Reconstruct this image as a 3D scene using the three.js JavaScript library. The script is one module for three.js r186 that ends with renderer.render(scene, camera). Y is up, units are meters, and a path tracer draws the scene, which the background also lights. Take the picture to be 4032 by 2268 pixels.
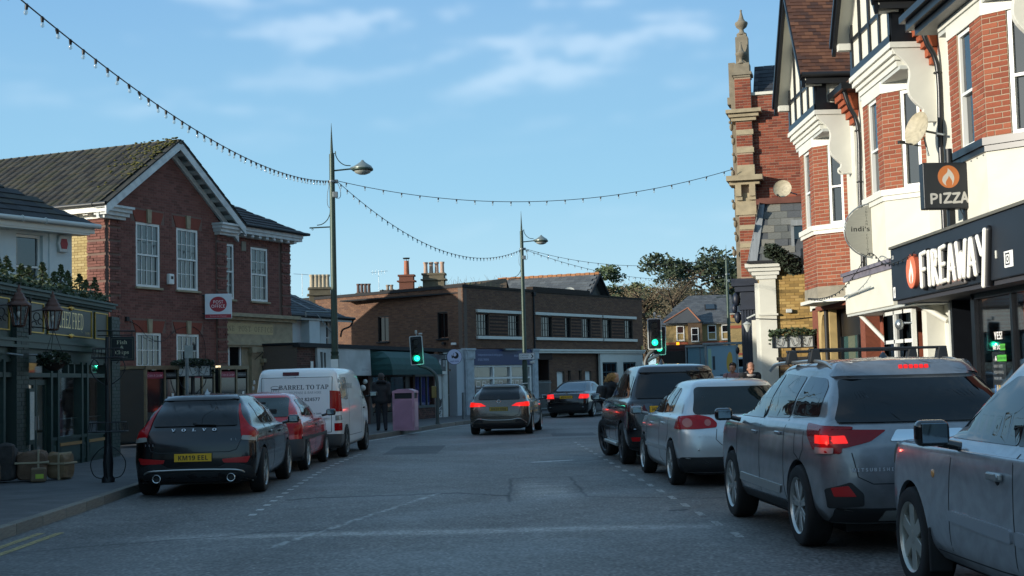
import * as THREE from 'three';
import { mergeGeometries, mergeVertices } from 'three/addons/utils/BufferGeometryUtils.js';
import { RoundedBoxGeometry } from 'three/addons/geometries/RoundedBoxGeometry.js';
import { MarchingCubes } from 'three/addons/objects/MarchingCubes.js';
import { ImprovedNoise } from 'three/addons/math/ImprovedNoise.js';
import { Brush, Evaluator, SUBTRACTION } from 'three-bvh-csg';

// ---------------------------------------------------------------- camera, sky, sun, exposure
const scene = new THREE.Scene();
const camera = new THREE.PerspectiveCamera(23.83, 16 / 9, 0.1, 900);
camera.position.set(0, 1.53, 0);
camera.rotation.order = 'YXZ';
camera.rotation.set(Math.atan(233 / 3435), 0, -0.0245);
const renderer = new THREE.WebGLRenderer({ antialias: true });
renderer.toneMapping = THREE.LinearToneMapping;
renderer.toneMappingExposure = 2.2;
renderer.shadowMap.enabled = true;

const SUN_DIR = new THREE.Vector3(-0.87, 0.178, 0.46).normalize();
const sun = new THREE.DirectionalLight(new THREE.Color(1, 0.925, 0.8), 2.6);
sun.position.copy(SUN_DIR).multiplyScalar(90).add(new THREE.Vector3(0, 0, -35));
sun.target.position.set(0, 0, -35);
sun.castShadow = true;
Object.assign(sun.shadow.camera, { left: -60, right: 60, top: 40, bottom: -40, near: 1, far: 220 });
sun.shadow.mapSize.set(4096, 4096);
scene.add(sun, sun.target);

const noise = new ImprovedNoise();
const n3 = (x, y, z) => noise.noise(x, y, z);
const fbm = (x, y, z, o = 4) => { let s = 0, a = 0.5, f = 1; for (let i = 0; i < o; i++) { s += a * n3(x * f, y * f, z * f + i * 7.3); a *= 0.5; f *= 2.03; } return s; };
const sst = (a, b, x) => { const t = Math.min(1, Math.max(0, (x - a) / (b - a))); return t * t * (3 - 2 * t); };
let rngState = 12345;
const rnd = () => { rngState = (rngState + 0x6d2b79f5) | 0; let t = Math.imul(rngState ^ (rngState >>> 15), 1 | rngState); t = (t + Math.imul(t ^ (t >>> 7), 61 | t)) ^ t; return ((t ^ (t >>> 14)) >>> 0) / 4294967296; };
const seed = (s) => { rngState = s | 0; };
const rr = (a, b) => a + (b - a) * rnd();

{ // a clear winter sky with thin wisps of high cloud, the same air all round
  const W = 1536, H = 768, data = new Float32Array(W * H * 4);
  const stops = [[-90, .12, .125, .13], [-1, .16, .22, .24], [0, .27, .385, .42], [3, .235, .36, .42], [8, .155, .295, .4], [16, .108, .225, .365], [30, .1, .2, .325], [60, .1, .19, .3], [90, .1, .187, .292]];
  // patches of thin cloud all round: azimuth, elevation, half width, half height (degrees), amount
  const patches = [[-87, 14.2, 7.5, 2.4, 1], [-96, 15.5, 6, 1.6, .45], [-104, 12, 9, 2.2, .3], [-101, 16, 7, 2, .35], [-84, 6.2, 9, .8, .22], [-60, 20, 14, 4, .7], [-120, 24, 16, 5, .7], [-90, 32, 22, 6, .6], [-20, 14, 16, 4, .7], [30, 26, 20, 6, .8], [80, 16, 20, 5, .7], [130, 30, 25, 8, .7], [170, 14, 18, 4, .6], [-160, 22, 18, 5, .7], [0, 55, 50, 14, .5], [120, 60, 60, 15, .5], [-100, 58, 40, 12, .5]];
  for (let j = 0; j < H; j++) {
    const up = ((j + .5) / H - .5) * 180;
    let k = 0; while (k < stops.length - 2 && up > stops[k + 1][0]) k++;
    const t = Math.min(1, Math.max(0, (up - stops[k][0]) / (stops[k + 1][0] - stops[k][0])));
    for (let i = 0; i < W; i++) {
      const az = ((i + .5) / W - .5) * 360, a = az * Math.PI / 180, e = up * Math.PI / 180;
      const dx = Math.cos(a) * Math.cos(e), dy = Math.sin(e), dz = Math.sin(a) * Math.cos(e);
      const c = Math.max(0, dx * SUN_DIR.x + dy * SUN_DIR.y + dz * SUN_DIR.z), glow = .2 * c ** 6 + .7 * c ** 40;
      let cl = 0;
      if (up > -1) {
        let amt = 0; for (const [pa, pe, wa, we, am] of patches) { let da = Math.abs(az - pa); if (da > 180) da = 360 - da; if (da < 2.6 * wa && Math.abs(up - pe) < 2.6 * we) amt += am * Math.exp(-((da / wa) ** 2) - ((up - pe) / we) ** 2); }
        if (amt > .02) { const u = az * .19 + up * .24, v = up * 1.0 - az * .11, wp = fbm(u * .7, v * .5, 3.1, 2); cl = Math.min(.34, amt * (.04 + .66 * sst(-.04, .42, fbm(u + wp * 1.2, v + wp, 8.2, 5)))); }
      }
      const o = (j * W + i) * 4;
      for (let q = 0; q < 3; q++) {
        const base = stops[k][1 + q] * (1 - t) + stops[k + 1][1 + q] * t, cloud = [.42, .49, .55][q];
        data[o + q] = base * (1 - cl) + cloud * cl + (up > -1 ? glow * [1, .86, .66][q] : 0);
      }
      data[o + 3] = 1;
    }
  }
  const sky = new THREE.DataTexture(data, W, H, THREE.RGBAFormat, THREE.FloatType);
  sky.mapping = THREE.EquirectangularReflectionMapping; sky.magFilter = THREE.LinearFilter; sky.needsUpdate = true;
  scene.background = sky; scene.environment = sky;
}

// ---------------------------------------------------------------- materials
const hex = (c) => new THREE.Color(c);
function noiseTexture(size, fn) { // grey texture from fn(u, v) in 0..1, tiling
  const d = new Uint8Array(size * size * 4);
  for (let j = 0; j < size; j++) for (let i = 0; i < size; i++) { const v = Math.max(0, Math.min(255, 255 * fn(i / size, j / size))) | 0, o = (j * size + i) * 4; d[o] = d[o + 1] = d[o + 2] = v; d[o + 3] = 255; }
  const t = new THREE.DataTexture(d, size, size); t.magFilter = THREE.LinearFilter; t.wrapS = t.wrapT = THREE.RepeatWrapping; t.needsUpdate = true; return t;
}
const tile = (u, v, f, z, o) => { const a = u * Math.PI * 2, b = v * Math.PI * 2, r = f / 6.28; return fbm(Math.cos(a) * r + z, Math.sin(a) * r + Math.cos(b) * r * 1.3 + 9, Math.sin(b) * r * 1.3 + z * 2, o); };
const texGrain = noiseTexture(256, (u, v) => .8 + .34 * tile(u, v, 26, 1.1, 4));
const texBlotch = noiseTexture(256, (u, v) => .84 + .42 * tile(u, v, 6, 4.4, 5));
const texSoft = noiseTexture(256, (u, v) => .95 + .13 * tile(u, v, 5, 3.4, 5));
const texStreak = noiseTexture(256, (u, v) => .82 + .3 * tile(u, v * .0 + .2, 30, 2.2, 3) + .2 * tile(u, v, 10, 6.2, 4));
const rep = (t, s, sy = s) => { const c = t.clone(); c.repeat.set(1 / s, 1 / sy); c.needsUpdate = true; return c; };
const T = { soft: rep(texSoft, 2.3), grain: rep(texGrain, .6), grain2: rep(texGrain, 2.2), blotch: rep(texBlotch, 1.7), blotchL: rep(texBlotch, 5), streak: rep(texStreak, 1.3, 2.6) };
function M(color, rough = .8, o = {}) {
  const { phys, ...rest } = o, m = new (phys ? THREE.MeshPhysicalMaterial : THREE.MeshStandardMaterial)({ roughness: rough, ...rest });
  m.color.set(color); return m;
}
const MAT = {
  mortar: M('#a8937d', .95, { map: T.grain }), mortarDark: M('#6f6156', .95, { map: T.grain }), mortarPO: M('#7d675c', .95, { map: T.grain }), mortarYellow: M('#8d7546', .95, { map: T.grain }),
  white: M('#d2d1c6', .55, { map: T.soft }), render: M('#cfcdbf', .85, { map: T.soft, bumpMap: T.grain, bumpScale: .004 }), renderGrey: M('#c3cbc9', .85, { map: T.soft, bumpMap: T.grain, bumpScale: .004 }),
  upvc: M('#d8d8d2', .35), greyWhite: M('#b9bcb6', .6, { map: T.soft }),
  black: M('#14161a', .45, { map: T.grain }), blackPaint: M('#15181d', .35, { map: T.blotch }), iron: M('#111417', .5),
  stone: M('#a5987c', .85, { map: T.blotch, bumpMap: T.grain, bumpScale: .004 }), stoneGrey: M('#918a7a', .9, { map: T.blotch, bumpMap: T.grain, bumpScale: .006 }), stoneOld: M('#857c6a', .9, { map: T.blotch, bumpMap: T.grain, bumpScale: .01 }),
  glass: M('#10161a', .03, { phys: 1, ior: 1.9 }), glassDark: M('#090b0d', .05, { phys: 1, ior: 1.6 }),
  pane: M('#ffffff', .02, { phys: 1, transmission: 1, thickness: 0, ior: 1.6 }),
  shopGreen: M('#1a3630', .42, { map: T.blotch }), shopGreenDark: M('#16302b', .45, { map: T.blotch }), gold: M('#c9a54c', .35, { metalness: .7 }), panelDark: M('#141d1d', .35, { map: T.blotch }),
  navy: M('#1a2334', .5, { map: T.blotch }), lead: M('#8d9294', .55, { map: T.streak }), slate: M('#4b4f52', .7, { map: T.blotch }), interior: M('#2a2622', .9), interiorLight: M('#6d6353', .9),
  wood: M('#5d3d22', .6, { map: T.streak }), steel: M('#9aa0a2', .35, { metalness: .8 }), galv: M('#7f8788', .5, { metalness: .55, map: T.blotch }),
  leaf: M('#3b4a1f', .75, { phys: 1, side: THREE.DoubleSide, transmission: .25 }), leafDark: M('#24331c', .75, { phys: 1, side: THREE.DoubleSide, transmission: .2 }), leafIvy: M('#3f4f2f', .6, { phys: 1, side: THREE.DoubleSide, transmission: .2 }),
  bark: M('#4a3b2d', .9, { map: T.streak }), twig: M('#5c4c3e', .9),
  concrete: M('#8d887c', .9, { map: T.blotch, bumpMap: T.grain, bumpScale: .006 }), tar: M('#1f2022', .85),
  rubber: M('#141414', .85, { map: T.grain }), plastic: M('#17191b', .6), chrome: M('#cfd3d4', .12, { metalness: 1 }), alloy: M('#b3b5b2', .3, { metalness: .85 }),
};
function textMaterial(w, h, draw, rough = .6, extra = {}) { // flat print: w x h pixels drawn on a canvas
  const c = document.createElement('canvas'); c.width = w; c.height = h; const g = c.getContext('2d'); draw(g, w, h);
  const t = new THREE.CanvasTexture(c); t.colorSpace = THREE.SRGBColorSpace; t.anisotropy = 8;
  return new THREE.MeshStandardMaterial({ map: t, roughness: rough, ...extra });
}
const put = (g, s, x, y, font, fill, align = 'center') => { g.font = font; g.fillStyle = fill; g.textAlign = align; g.textBaseline = 'middle'; g.fillText(s, x, y); };

// ---------------------------------------------------------------- geometry helpers
const plain = (g) => { if (g.index) g = g.toNonIndexed(); for (const k of Object.keys(g.attributes)) if (!['position', 'normal', 'uv'].includes(k)) g.deleteAttribute(k); g.morphAttributes = {}; if (!g.attributes.normal) g.computeVertexNormals(); if (!g.attributes.uv) g.setAttribute('uv', new THREE.BufferAttribute(new Float32Array(g.attributes.position.count * 2), 2)); return g; };
function metric(g) { // uv in metres, projected along the face's main axis
  const p = g.attributes.position, n = g.attributes.normal, uv = new Float32Array(p.count * 2);
  for (let i = 0; i < p.count; i++) {
    const ax = Math.abs(n.getX(i)), ay = Math.abs(n.getY(i)), az = Math.abs(n.getZ(i));
    if (ay > ax && ay > az) { uv[2 * i] = p.getX(i); uv[2 * i + 1] = p.getZ(i); } else if (ax > az) { uv[2 * i] = p.getZ(i); uv[2 * i + 1] = p.getY(i); } else { uv[2 * i] = p.getX(i); uv[2 * i + 1] = p.getY(i); }
  }
  g.setAttribute('uv', new THREE.BufferAttribute(uv, 2)); return g;
}
const EU = new THREE.Euler(), MX = new THREE.Matrix4(), QT = new THREE.Quaternion();
const place = (g, x = 0, y = 0, z = 0, rx = 0, ry = 0, rz = 0) => { EU.set(rx, ry, rz, 'YXZ'); MX.compose(new THREE.Vector3(x, y, z), QT.setFromEuler(EU), new THREE.Vector3(1, 1, 1)); return g.applyMatrix4(MX); };
const box = (w, h, d, x, y, z, rx, ry, rz) => place(plain(new THREE.BoxGeometry(w, h, d)), x, y, z, rx, ry, rz);
const bx = (x0, x1, y0, y1, z0, z1) => box(x1 - x0, y1 - y0, z1 - z0, (x0 + x1) / 2, (y0 + y1) / 2, (z0 + z1) / 2);
const rbox = (w, h, d, r, x, y, z, rx, ry, rz) => place(plain(new RoundedBoxGeometry(w, h, d, 2, r)), x, y, z, rx, ry, rz);
const cyl = (r0, r1, h, x, y, z, seg = 16, rx, ry, rz) => place(plain(new THREE.CylinderGeometry(r0, r1, h, seg)), x, y, z, rx, ry, rz);
const ball = (r, x, y, z, sx = 1, sy = 1, sz = 1, seg = 12) => { const g = plain(new THREE.SphereGeometry(r, seg, Math.max(6, seg * .7 | 0))); g.scale(sx, sy, sz); return place(g, x, y, z); };
const torus = (R, r, x, y, z, rx, ry, rz, arc = Math.PI * 2, seg = 24) => place(plain(new THREE.TorusGeometry(R, r, 6, seg, arc)), x, y, z, rx, ry, rz);
const lathe = (pts, seg = 20, x = 0, y = 0, z = 0) => place(plain(new THREE.LatheGeometry(pts.map((p) => new THREE.Vector2(p[0], p[1])), seg)), x, y, z);
const tube = (pts, r, seg = 24, rad = 6, closed = false) => plain(new THREE.TubeGeometry(new THREE.CatmullRomCurve3(pts.map((p) => new THREE.Vector3(...p)), closed), seg, r, rad, closed));
function rod(a, b, r, r2 = r, seg = 8) { // straight bar between two points
  const A = new THREE.Vector3(...a), B = new THREE.Vector3(...b), L = A.distanceTo(B), g = plain(new THREE.CylinderGeometry(r2, r, L, seg));
  QT.setFromUnitVectors(new THREE.Vector3(0, 1, 0), B.clone().sub(A).normalize()); MX.compose(A.add(B).multiplyScalar(.5), QT, new THREE.Vector3(1, 1, 1)); return g.applyMatrix4(MX);
}
const shape = (pts, holes = []) => { const s = new THREE.Shape(pts.map((p) => new THREE.Vector2(p[0], p[1]))); for (const h of holes) s.holes.push(new THREE.Path(h.map((p) => new THREE.Vector2(p[0], p[1])))); return s; };
const rect = (x0, x1, y0, y1) => [[x0, y0], [x1, y0], [x1, y1], [x0, y1]];
const extr = (pts, depth, holes, bevel = 0) => plain(new THREE.ExtrudeGeometry(shape(pts, holes), { depth, bevelEnabled: bevel > 0, bevelSize: bevel, bevelThickness: bevel, bevelSegments: 2, curveSegments: 10 }));
const quad = (a, b, c, d) => { const g = new THREE.BufferGeometry(); g.setAttribute('position', new THREE.Float32BufferAttribute([...a, ...b, ...c, ...a, ...c, ...d], 3)); g.setAttribute('uv', new THREE.Float32BufferAttribute([0, 0, 1, 0, 1, 1, 0, 0, 1, 1, 0, 1], 2)); g.computeVertexNormals(); return g; };
function slab(top, t, down = [0, -1, 0]) { // a flat polygon of points given thickness
  const n = top.length, low = top.map((p) => [p[0] + down[0] * t, p[1] + down[1] * t, p[2] + down[2] * t]), gs = [];
  for (let i = 1; i < n - 1; i++) { gs.push(quad(top[0], top[i], top[i + 1], top[i + 1])); gs.push(quad(low[0], low[i + 1], low[i], low[i])); }
  for (let i = 0; i < n; i++) { const j = (i + 1) % n; gs.push(quad(top[j], top[i], low[i], low[j])); }
  return mergeGeometries(gs);
}
// ---------------------------------------------------------------- scene helpers
const taken = new Map();
const numbered = (n) => { const k = taken.get(n) || 0; taken.set(n, k + 1); return k ? n + '_' + String(k).padStart(3, '0') : n; };
function mesh(name, geos, material, parent, uv = 'metric') {
  const list = [].concat(geos).map(plain), g = list.length > 1 ? mergeGeometries(list) : list[0];
  if (uv === 'metric') metric(g);
  const m = new THREE.Mesh(g, material); m.name = name; m.castShadow = m.receiveShadow = true; parent.add(m); return m;
}
function thing(name, label, category, [x, y, z] = [0, 0, 0], ry = 0, group) {
  const o = new THREE.Group(); o.name = numbered(name); o.position.set(x, y, z); o.rotation.y = ry; o.userData = { label, category }; if (group) o.userData.group = group; scene.add(o); return o;
}
function struct(name, geos, material, uv) { const m = mesh(numbered(name), geos, material, scene, uv); m.userData.kind = 'structure'; return m; }
function group(name, parent, x = 0, y = 0, z = 0, ry = 0) { const o = new THREE.Group(); o.name = name; o.position.set(x, y, z); o.rotation.y = ry; parent.add(o); return o; }
const facing = (a, b) => Math.atan2(-(b[1] - a[1]), b[0] - a[0]); // turn of a front that runs from a to b (x, z) as seen from the street

// ---- pieces laid in courses: the nearest 300 of a thing are meshes of their own, the rest one stuff part
const pieceGeo = (() => { const g = plain(new THREE.BoxGeometry(1, 1, 1)); const p = [], n = [], u = []; for (let i = 0; i < 36; i++) { if (g.attributes.normal.getZ(i) < -.5) continue; p.push(g.attributes.position.getX(i), g.attributes.position.getY(i), g.attributes.position.getZ(i)); n.push(g.attributes.normal.getX(i), g.attributes.normal.getY(i), g.attributes.normal.getZ(i)); u.push(g.attributes.uv.getX(i), g.attributes.uv.getY(i)); } const b = new THREE.BufferGeometry(); b.setAttribute('position', new THREE.Float32BufferAttribute(p, 3)); b.setAttribute('normal', new THREE.Float32BufferAttribute(n, 3)); b.setAttribute('uv', new THREE.Float32BufferAttribute(u, 2)); return b; })();
const palettes = new Map();
function palette(colors, rough = .9) { const k = colors.join() + rough; if (!palettes.has(k)) palettes.set(k, colors.map((c) => M(c, rough, { map: texBlotch }))); return palettes.get(k); }
function layPieces(owner, list, name, stuffName, geo, colors, rough = .9, most = 300) {
  // list: {parent, matrix}; parent is a part (or the thing) that is already placed
  owner.updateMatrixWorld(true);
  const w = new THREE.Vector3();
  for (const b of list) { w.setFromMatrixPosition(b.matrix).applyMatrix4(b.parent.matrixWorld); const v = w.clone().sub(camera.position); b.d = (Math.abs(v.x / v.z) > .41 || v.z > 0 ? 1000 : 0) + v.length(); b.c = Math.floor(rnd() * colors.length); }
  list.sort((p, q) => p.d - q.d);
  const mats = palette(colors, rough), rest = new Map();
  list.forEach((b, i) => {
    if (i < most) { const m = new THREE.Mesh(geo, mats[b.c]); m.name = name; b.matrix.decompose(m.position, m.quaternion, m.scale); m.castShadow = m.receiveShadow = true; b.parent.add(m); } else { if (!rest.has(b.parent)) rest.set(b.parent, []); rest.get(b.parent).push(b); }
  });
  const white = palette(['#ffffff'], rough)[0];
  for (const [parent, bs] of rest) {
    const im = new THREE.InstancedMesh(geo, white, bs.length); im.name = stuffName; im.userData.kind = 'stuff'; im.castShadow = im.receiveShadow = true;
    bs.forEach((b, i) => { im.setMatrixAt(i, b.matrix); im.setColorAt(i, hex(colors[b.c])); }); parent.add(im);
  }
}
const RED = ['#8f4c34', '#96533a', '#894831', '#9a573d', '#8c4a33', '#83442f'];
const POB = ['#7d5046', '#744a40', '#85574c', '#6b443b', '#7a4e44', '#815449'];
const BROWN = ['#74543f', '#6c4e3c', '#7b5a45', '#66493a', '#715340'];
const YELLOW = ['#b08f52', '#a6854a', '#ba9a5d', '#9f8048', '#b4935a', '#8f7443'];
const BUFF = ['#b5a06c', '#ae9966', '#bca876', '#a69160'];
function wallPart(parent, name, o) {
  // o: w, h, holes [[x0,x1,y0,y1]], at [x,y,z], ry, outline, t, mortar.  Front face on local z = 0.
  const holes = (o.holes || []).map((h) => rect(...h));
  const g = extr(o.outline || rect(0, o.w, 0, o.h), o.t || .22, holes); g.translate(0, 0, -(o.t || .22));
  const m = mesh(name, g, o.mortar || MAT.mortar, parent); m.position.set(...(o.at || [0, 0, 0])); m.rotation.y = o.ry || 0; return m;
}
function courses(list, wall, o) {
  // bricks in running bond on a wallPart; o.span(y) gives the free width of a course, o.holes are left out
  const L = o.l || .225, C = o.c || .075, J = o.j || .011, proud = o.proud || .007, y0 = o.y0 || 0, y1 = o.y1 ?? o.h, holes = o.holes || [];
  for (let k = 0, y = y0; y + C * .9 <= y1; k++, y += C) {
    let free = [o.span ? o.span(y + C / 2) : [o.x0 || 0, o.w]];
    for (const h of holes) if (y + C > h[2] + .01 && y < h[3] - .01) free = free.flatMap(([a, b]) => (h[1] <= a || h[0] >= b ? [[a, b]] : [[a, Math.min(b, h[0])], [Math.max(a, h[1]), b]].filter(([p, q]) => q - p > .03)));
    for (const [a, b] of free) {
      let x = Math.floor(a / L) * L - (k % 2) * L / 2 - L;
      for (; x < b; x += L) {
        const p = Math.max(a, x), q = Math.min(b, x + L); if (q - p < .035) continue;
        const d = proud * rr(.6, 1.3), m = new THREE.Matrix4().compose(new THREE.Vector3((p + q) / 2, y + C / 2, d / 2 - .002), new THREE.Quaternion().setFromEuler(new THREE.Euler(0, rr(-.006, .006), rr(-.004, .004))), new THREE.Vector3(q - p - J, C - J, d + .004));
        list.push({ parent: wall, matrix: m });
      }
    }
  }
}
function sash(parent, x, y, w, h, z, o = {}) {
  // a window part: frame, panes of its own, sill.  x, y is the lower left corner; z the wall face
  const f = o.frame || .07, dep = o.depth || .1, zf = z - dep, mat = o.mat || MAT.upvc, cols = o.cols || 1, rows = o.rows || 1, bar = o.bar || .022;
  const gs = [bx(x, x + w, y + h - f, y + h, zf - .05, zf + .05), bx(x, x + w, y, y + f, zf - .05, zf + .05), bx(x, x + f, y + f, y + h - f, zf - .05, zf + .05), bx(x + w - f, x + w, y + f, y + h - f, zf - .05, zf + .05)];
  const rails = o.rails || [.5], ys = [0, ...rails, 1].map((r) => y + f + r * (h - 2 * f)), panes = [];
  rails.forEach((r, i) => gs.push(bx(x + f, x + w - f, ys[i + 1] - f * .33, ys[i + 1] + f * .33, zf - .045, zf + .045)));
  for (let b = 0; b < ys.length - 1; b++) {
    const ya = ys[b] + (b ? f * .33 : 0), yb = ys[b + 1] - (b < ys.length - 2 ? f * .33 : 0), W = w - 2 * f, zz = zf + (b % 2 ? .012 : -.012);
    for (let i = 0; i < cols; i++) for (let j = 0; j < rows; j++) {
      const x0 = x + f + i * W / cols, x1 = x0 + W / cols, p0 = ya + j * (yb - ya) / rows, p1 = p0 + (yb - ya) / rows;
      if (i) gs.push(bx(x0 - bar / 2, x0 + bar / 2, p0, p1, zz - .015, zz + .022)); if (j) gs.push(bx(x0, x1, p0 - bar / 2, p0 + bar / 2, zz - .014, zz + .02));
      panes.push([x0 + bar / 2, x1 - bar / 2, p0 + bar / 2, p1 - bar / 2, zz]);
    }
  }
  const win = mesh(o.name || 'window', gs, mat, parent);
  for (const [a, b, c, d, zz] of panes) mesh('pane', box(b - a, d - c, .006, (a + b) / 2, (c + d) / 2, zz, rr(-.006, .006), rr(-.008, .008)), o.glass || MAT.glass, win);
  if (o.sill !== 0) mesh('sill', rbox(w + .12, .06, .16, .01, x + w / 2, y - .03, z + .0), o.sillMat || MAT.stoneGrey, win);
  return win;
}
const boardAt = (name, w, h, mat, parent, x, y, z, ry = 0, t = .02, rx = 0) => { // flat printed board: print on the front face, edges plain
  const g = group(name, parent, x, y, z, ry); g.rotation.x = rx; const f = mesh('print', plain(new THREE.PlaneGeometry(w, h)), mat, g, 'keep'); f.position.z = t / 2 + .002; mesh('backing', box(w, h, t, 0, 0, 0), MAT.black, g); return g;
};
// ================================================================ ground
const LEFT_KERB = [[-4.9, 12], [-5.15, 0], [-5.3, -9], [-5.4, -14.3], [-5.5, -17.3], [-5.65, -20.6], [-5.7, -25], [-5.3, -31], [-4.45, -36], [-3.95, -38.2], [-3.1, -43.2], [-2.2, -47.9], [-.35, -53.6], [2.3, -59.2], [6, -64.8], [14, -73], [30, -84]];
const RIGHT_KERB = [[4.75, 12], [4.75, 0], [4.72, -12], [4.7, -24], [4.7, -34], [4.75, -40], [5.2, -44], [6.8, -49], [10.5, -55.5], [18, -64], [32, -76]];
const asphalt = (() => {
  const W = 896, H = 1792, c = document.createElement('canvas'); c.width = W; c.height = H; const g = c.getContext('2d');
  const X = (x) => (x + 8) / 16 * W, Z = (z) => (-z - 4) / 60 * H; // 16 m wide, 60 m long
  const img = g.createImageData(W, H); seed(77);
  for (let j = 0; j < H; j++) for (let i = 0; i < W; i++) {
    const x = i / W * 16 - 8, z = -4 - j / H * 60, o = (j * W + i) * 4;
    const wheel = .5 * (Math.exp(-(((x + 1.35) / .5) ** 2)) + Math.exp(-(((x - .35) / .5) ** 2)));   // polished by tyres
    let v = 95 + 26 * fbm(x * .5, z * .16, 2, 3) + 18 * fbm(x * 2.6, z * 2.6, 5, 2) + 52 * (rnd() - .5) + 7 * wheel;
    if (rnd() < .012) v += rr(18, 60);
    v -= 13 * sst(-3.2, -4.2, x) + 9 * sst(1.8, 2.8, x);
    const band = Math.abs(z + 14.1) > 1 ? 0 : Math.exp(-((((z + 14.12) - .12 * fbm(x * 1.1, 3, 1, 3) - .015 * x) / .24) ** 2)) * sst(-5, -2.5, x) * sst(2.6, 1.2, x) * (.7 + .9 * fbm(x * 6, z * 6, 2, 3));
    v += 66 * Math.max(0, band);
        if (x > -.1 && x < .85 && z < -17.3 && z > -21.5) v += sst(-17.2, -18.6, z) * sst(-21.5, -20, z) * sst(-.1, .1, x) * sst(.85, .6, x) * (14 + 26 * Math.max(0, Math.min(1, .5 + 1.6 * fbm(x * .8, z * 4.5, 9, 3))));
    img.data[o] = v; img.data[o + 1] = v * .99; img.data[o + 2] = v * .96; img.data[o + 3] = 255;
  }
  g.putImageData(img, 0, 0);
  const line = (pts, w, col) => { g.strokeStyle = col; g.lineWidth = w; g.lineJoin = 'round'; g.beginPath(); let q = null; for (const p of pts) { if (q) for (let k = 1; k <= 12; k++) { const t = k / 12; g.lineTo(X(q[0] + (p[0] - q[0]) * t) + rr(-1.2, 1.2), Z(q[1] + (p[1] - q[1]) * t) + rr(-1.6, 1.6)); } else g.moveTo(X(p[0]), Z(p[1])); q = p; } g.stroke(); };
  const dark = 'rgba(22,22,24,.8)';
  line([[-3.1, -18.5], [-2.7, -18.8], [-1.64, -18.87], [-.83, -19.0], [-.11, -18.3]], 4, dark);
  line([[-.1, -17.4], [-.09, -21.4], [.25, -21.7], [.85, -21.5], [.9, -17.9], [2.1, -17.36], [3.2, -17.1]], 2.2, 'rgba(28,28,30,.6)');
  line([[1.75, -15.76], [1.95, -15.82]], 3, dark); line([[-4.9, -13.2], [-2.6, -14.5], [-1.9, -14.6]], 2, 'rgba(25,25,27,.55)');
  line([[.9, -25.5], [1.7, -26], [2.2, -25.7]], 2.5, dark); line([[-2.6, -33], [-.8, -33.6], [.9, -33.2]], 2.2, dark); line([[-2, -41], [.2, -42], [2.4, -42.2]], 2, dark);
  g.fillStyle = 'rgba(30,30,32,.5)'; g.fillRect(X(-2.9), Z(-29.6), X(-1.7) - X(-2.9), Z(-33.4) - Z(-29.6)); g.fillRect(X(1.0), Z(-37), X(2.2) - X(1.0), Z(-39.2) - Z(-37));
  const worn = (x0, z0, x1, z1, w, n, col) => { for (let k = 0; k < n; k++) { const t = rnd(), x = x0 + (x1 - x0) * t + rr(-w, w), z = z0 + (z1 - z0) * t; g.fillStyle = col; g.fillRect(X(x), Z(z), rr(1, 3), rr(1, 4)); } };
  worn(-2.4, -13, -1.1, -19, .04, 260, 'rgba(170,172,170,.35)'); worn(.3, -25.6, 1.0, -26.0, .06, 200, 'rgba(200,200,198,.4)');
  const t = new THREE.CanvasTexture(c); t.flipY = false; t.colorSpace = THREE.SRGBColorSpace; t.wrapS = t.wrapT = THREE.MirroredRepeatWrapping; t.anisotropy = 16; return t;
})();
const grit = rep(noiseTexture(256, (u, v) => .5 + .5 * tile(u, v, 90, 3.3, 2)), 1.1 / 16, 1.1 / 60);
{
  const g = new THREE.PlaneGeometry(700, 700, 1, 1).rotateX(-Math.PI / 2); g.translate(0, 0, -150);
  const p = g.attributes.position, uv = g.attributes.uv; for (let i = 0; i < p.count; i++) uv.setXY(i, (p.getX(i) + 8) / 16, (-p.getZ(i) - 4) / 60);
  const wet = rep(noiseTexture(256, (u, v) => .8 + .34 * tile(u, v, 7, 7.7, 4)), .9, .3);
  struct('road', g, new THREE.MeshStandardMaterial({ map: asphalt, roughness: .82, roughnessMap: wet, bumpMap: grit, bumpScale: .004 }), 'keep');
}
function strip(line, off0, off1, y) { // band beside a polyline, offsets in metres to the left of travel
  const pts = line.map((p, i) => { const a = line[Math.max(0, i - 1)], b = line[Math.min(line.length - 1, i + 1)], dx = b[0] - a[0], dz = b[1] - a[1], l = Math.hypot(dx, dz); return [p[0], p[1], dz / l, -dx / l]; });
  const gs = [];
  for (let i = 0; i < pts.length - 1; i++) { const P = (q, o) => [q[0] + q[2] * o, y, q[1] + q[3] * o]; const a = P(pts[i], off0), b = P(pts[i + 1], off0), c = P(pts[i + 1], off1), d = P(pts[i], off1); gs.push(off1 > off0 ? quad(a, d, c, b) : quad(a, b, c, d)); }
  return gs;
}
const fine = (line, n = 5) => { const c = new THREE.CatmullRomCurve3(line.map((p) => new THREE.Vector3(p[0], 0, p[1])), false, 'centripetal'); return c.getPoints((line.length - 1) * n).map((p) => [p.x, p.z]); };
const LK = fine(LEFT_KERB), RK = fine(RIGHT_KERB);
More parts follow.
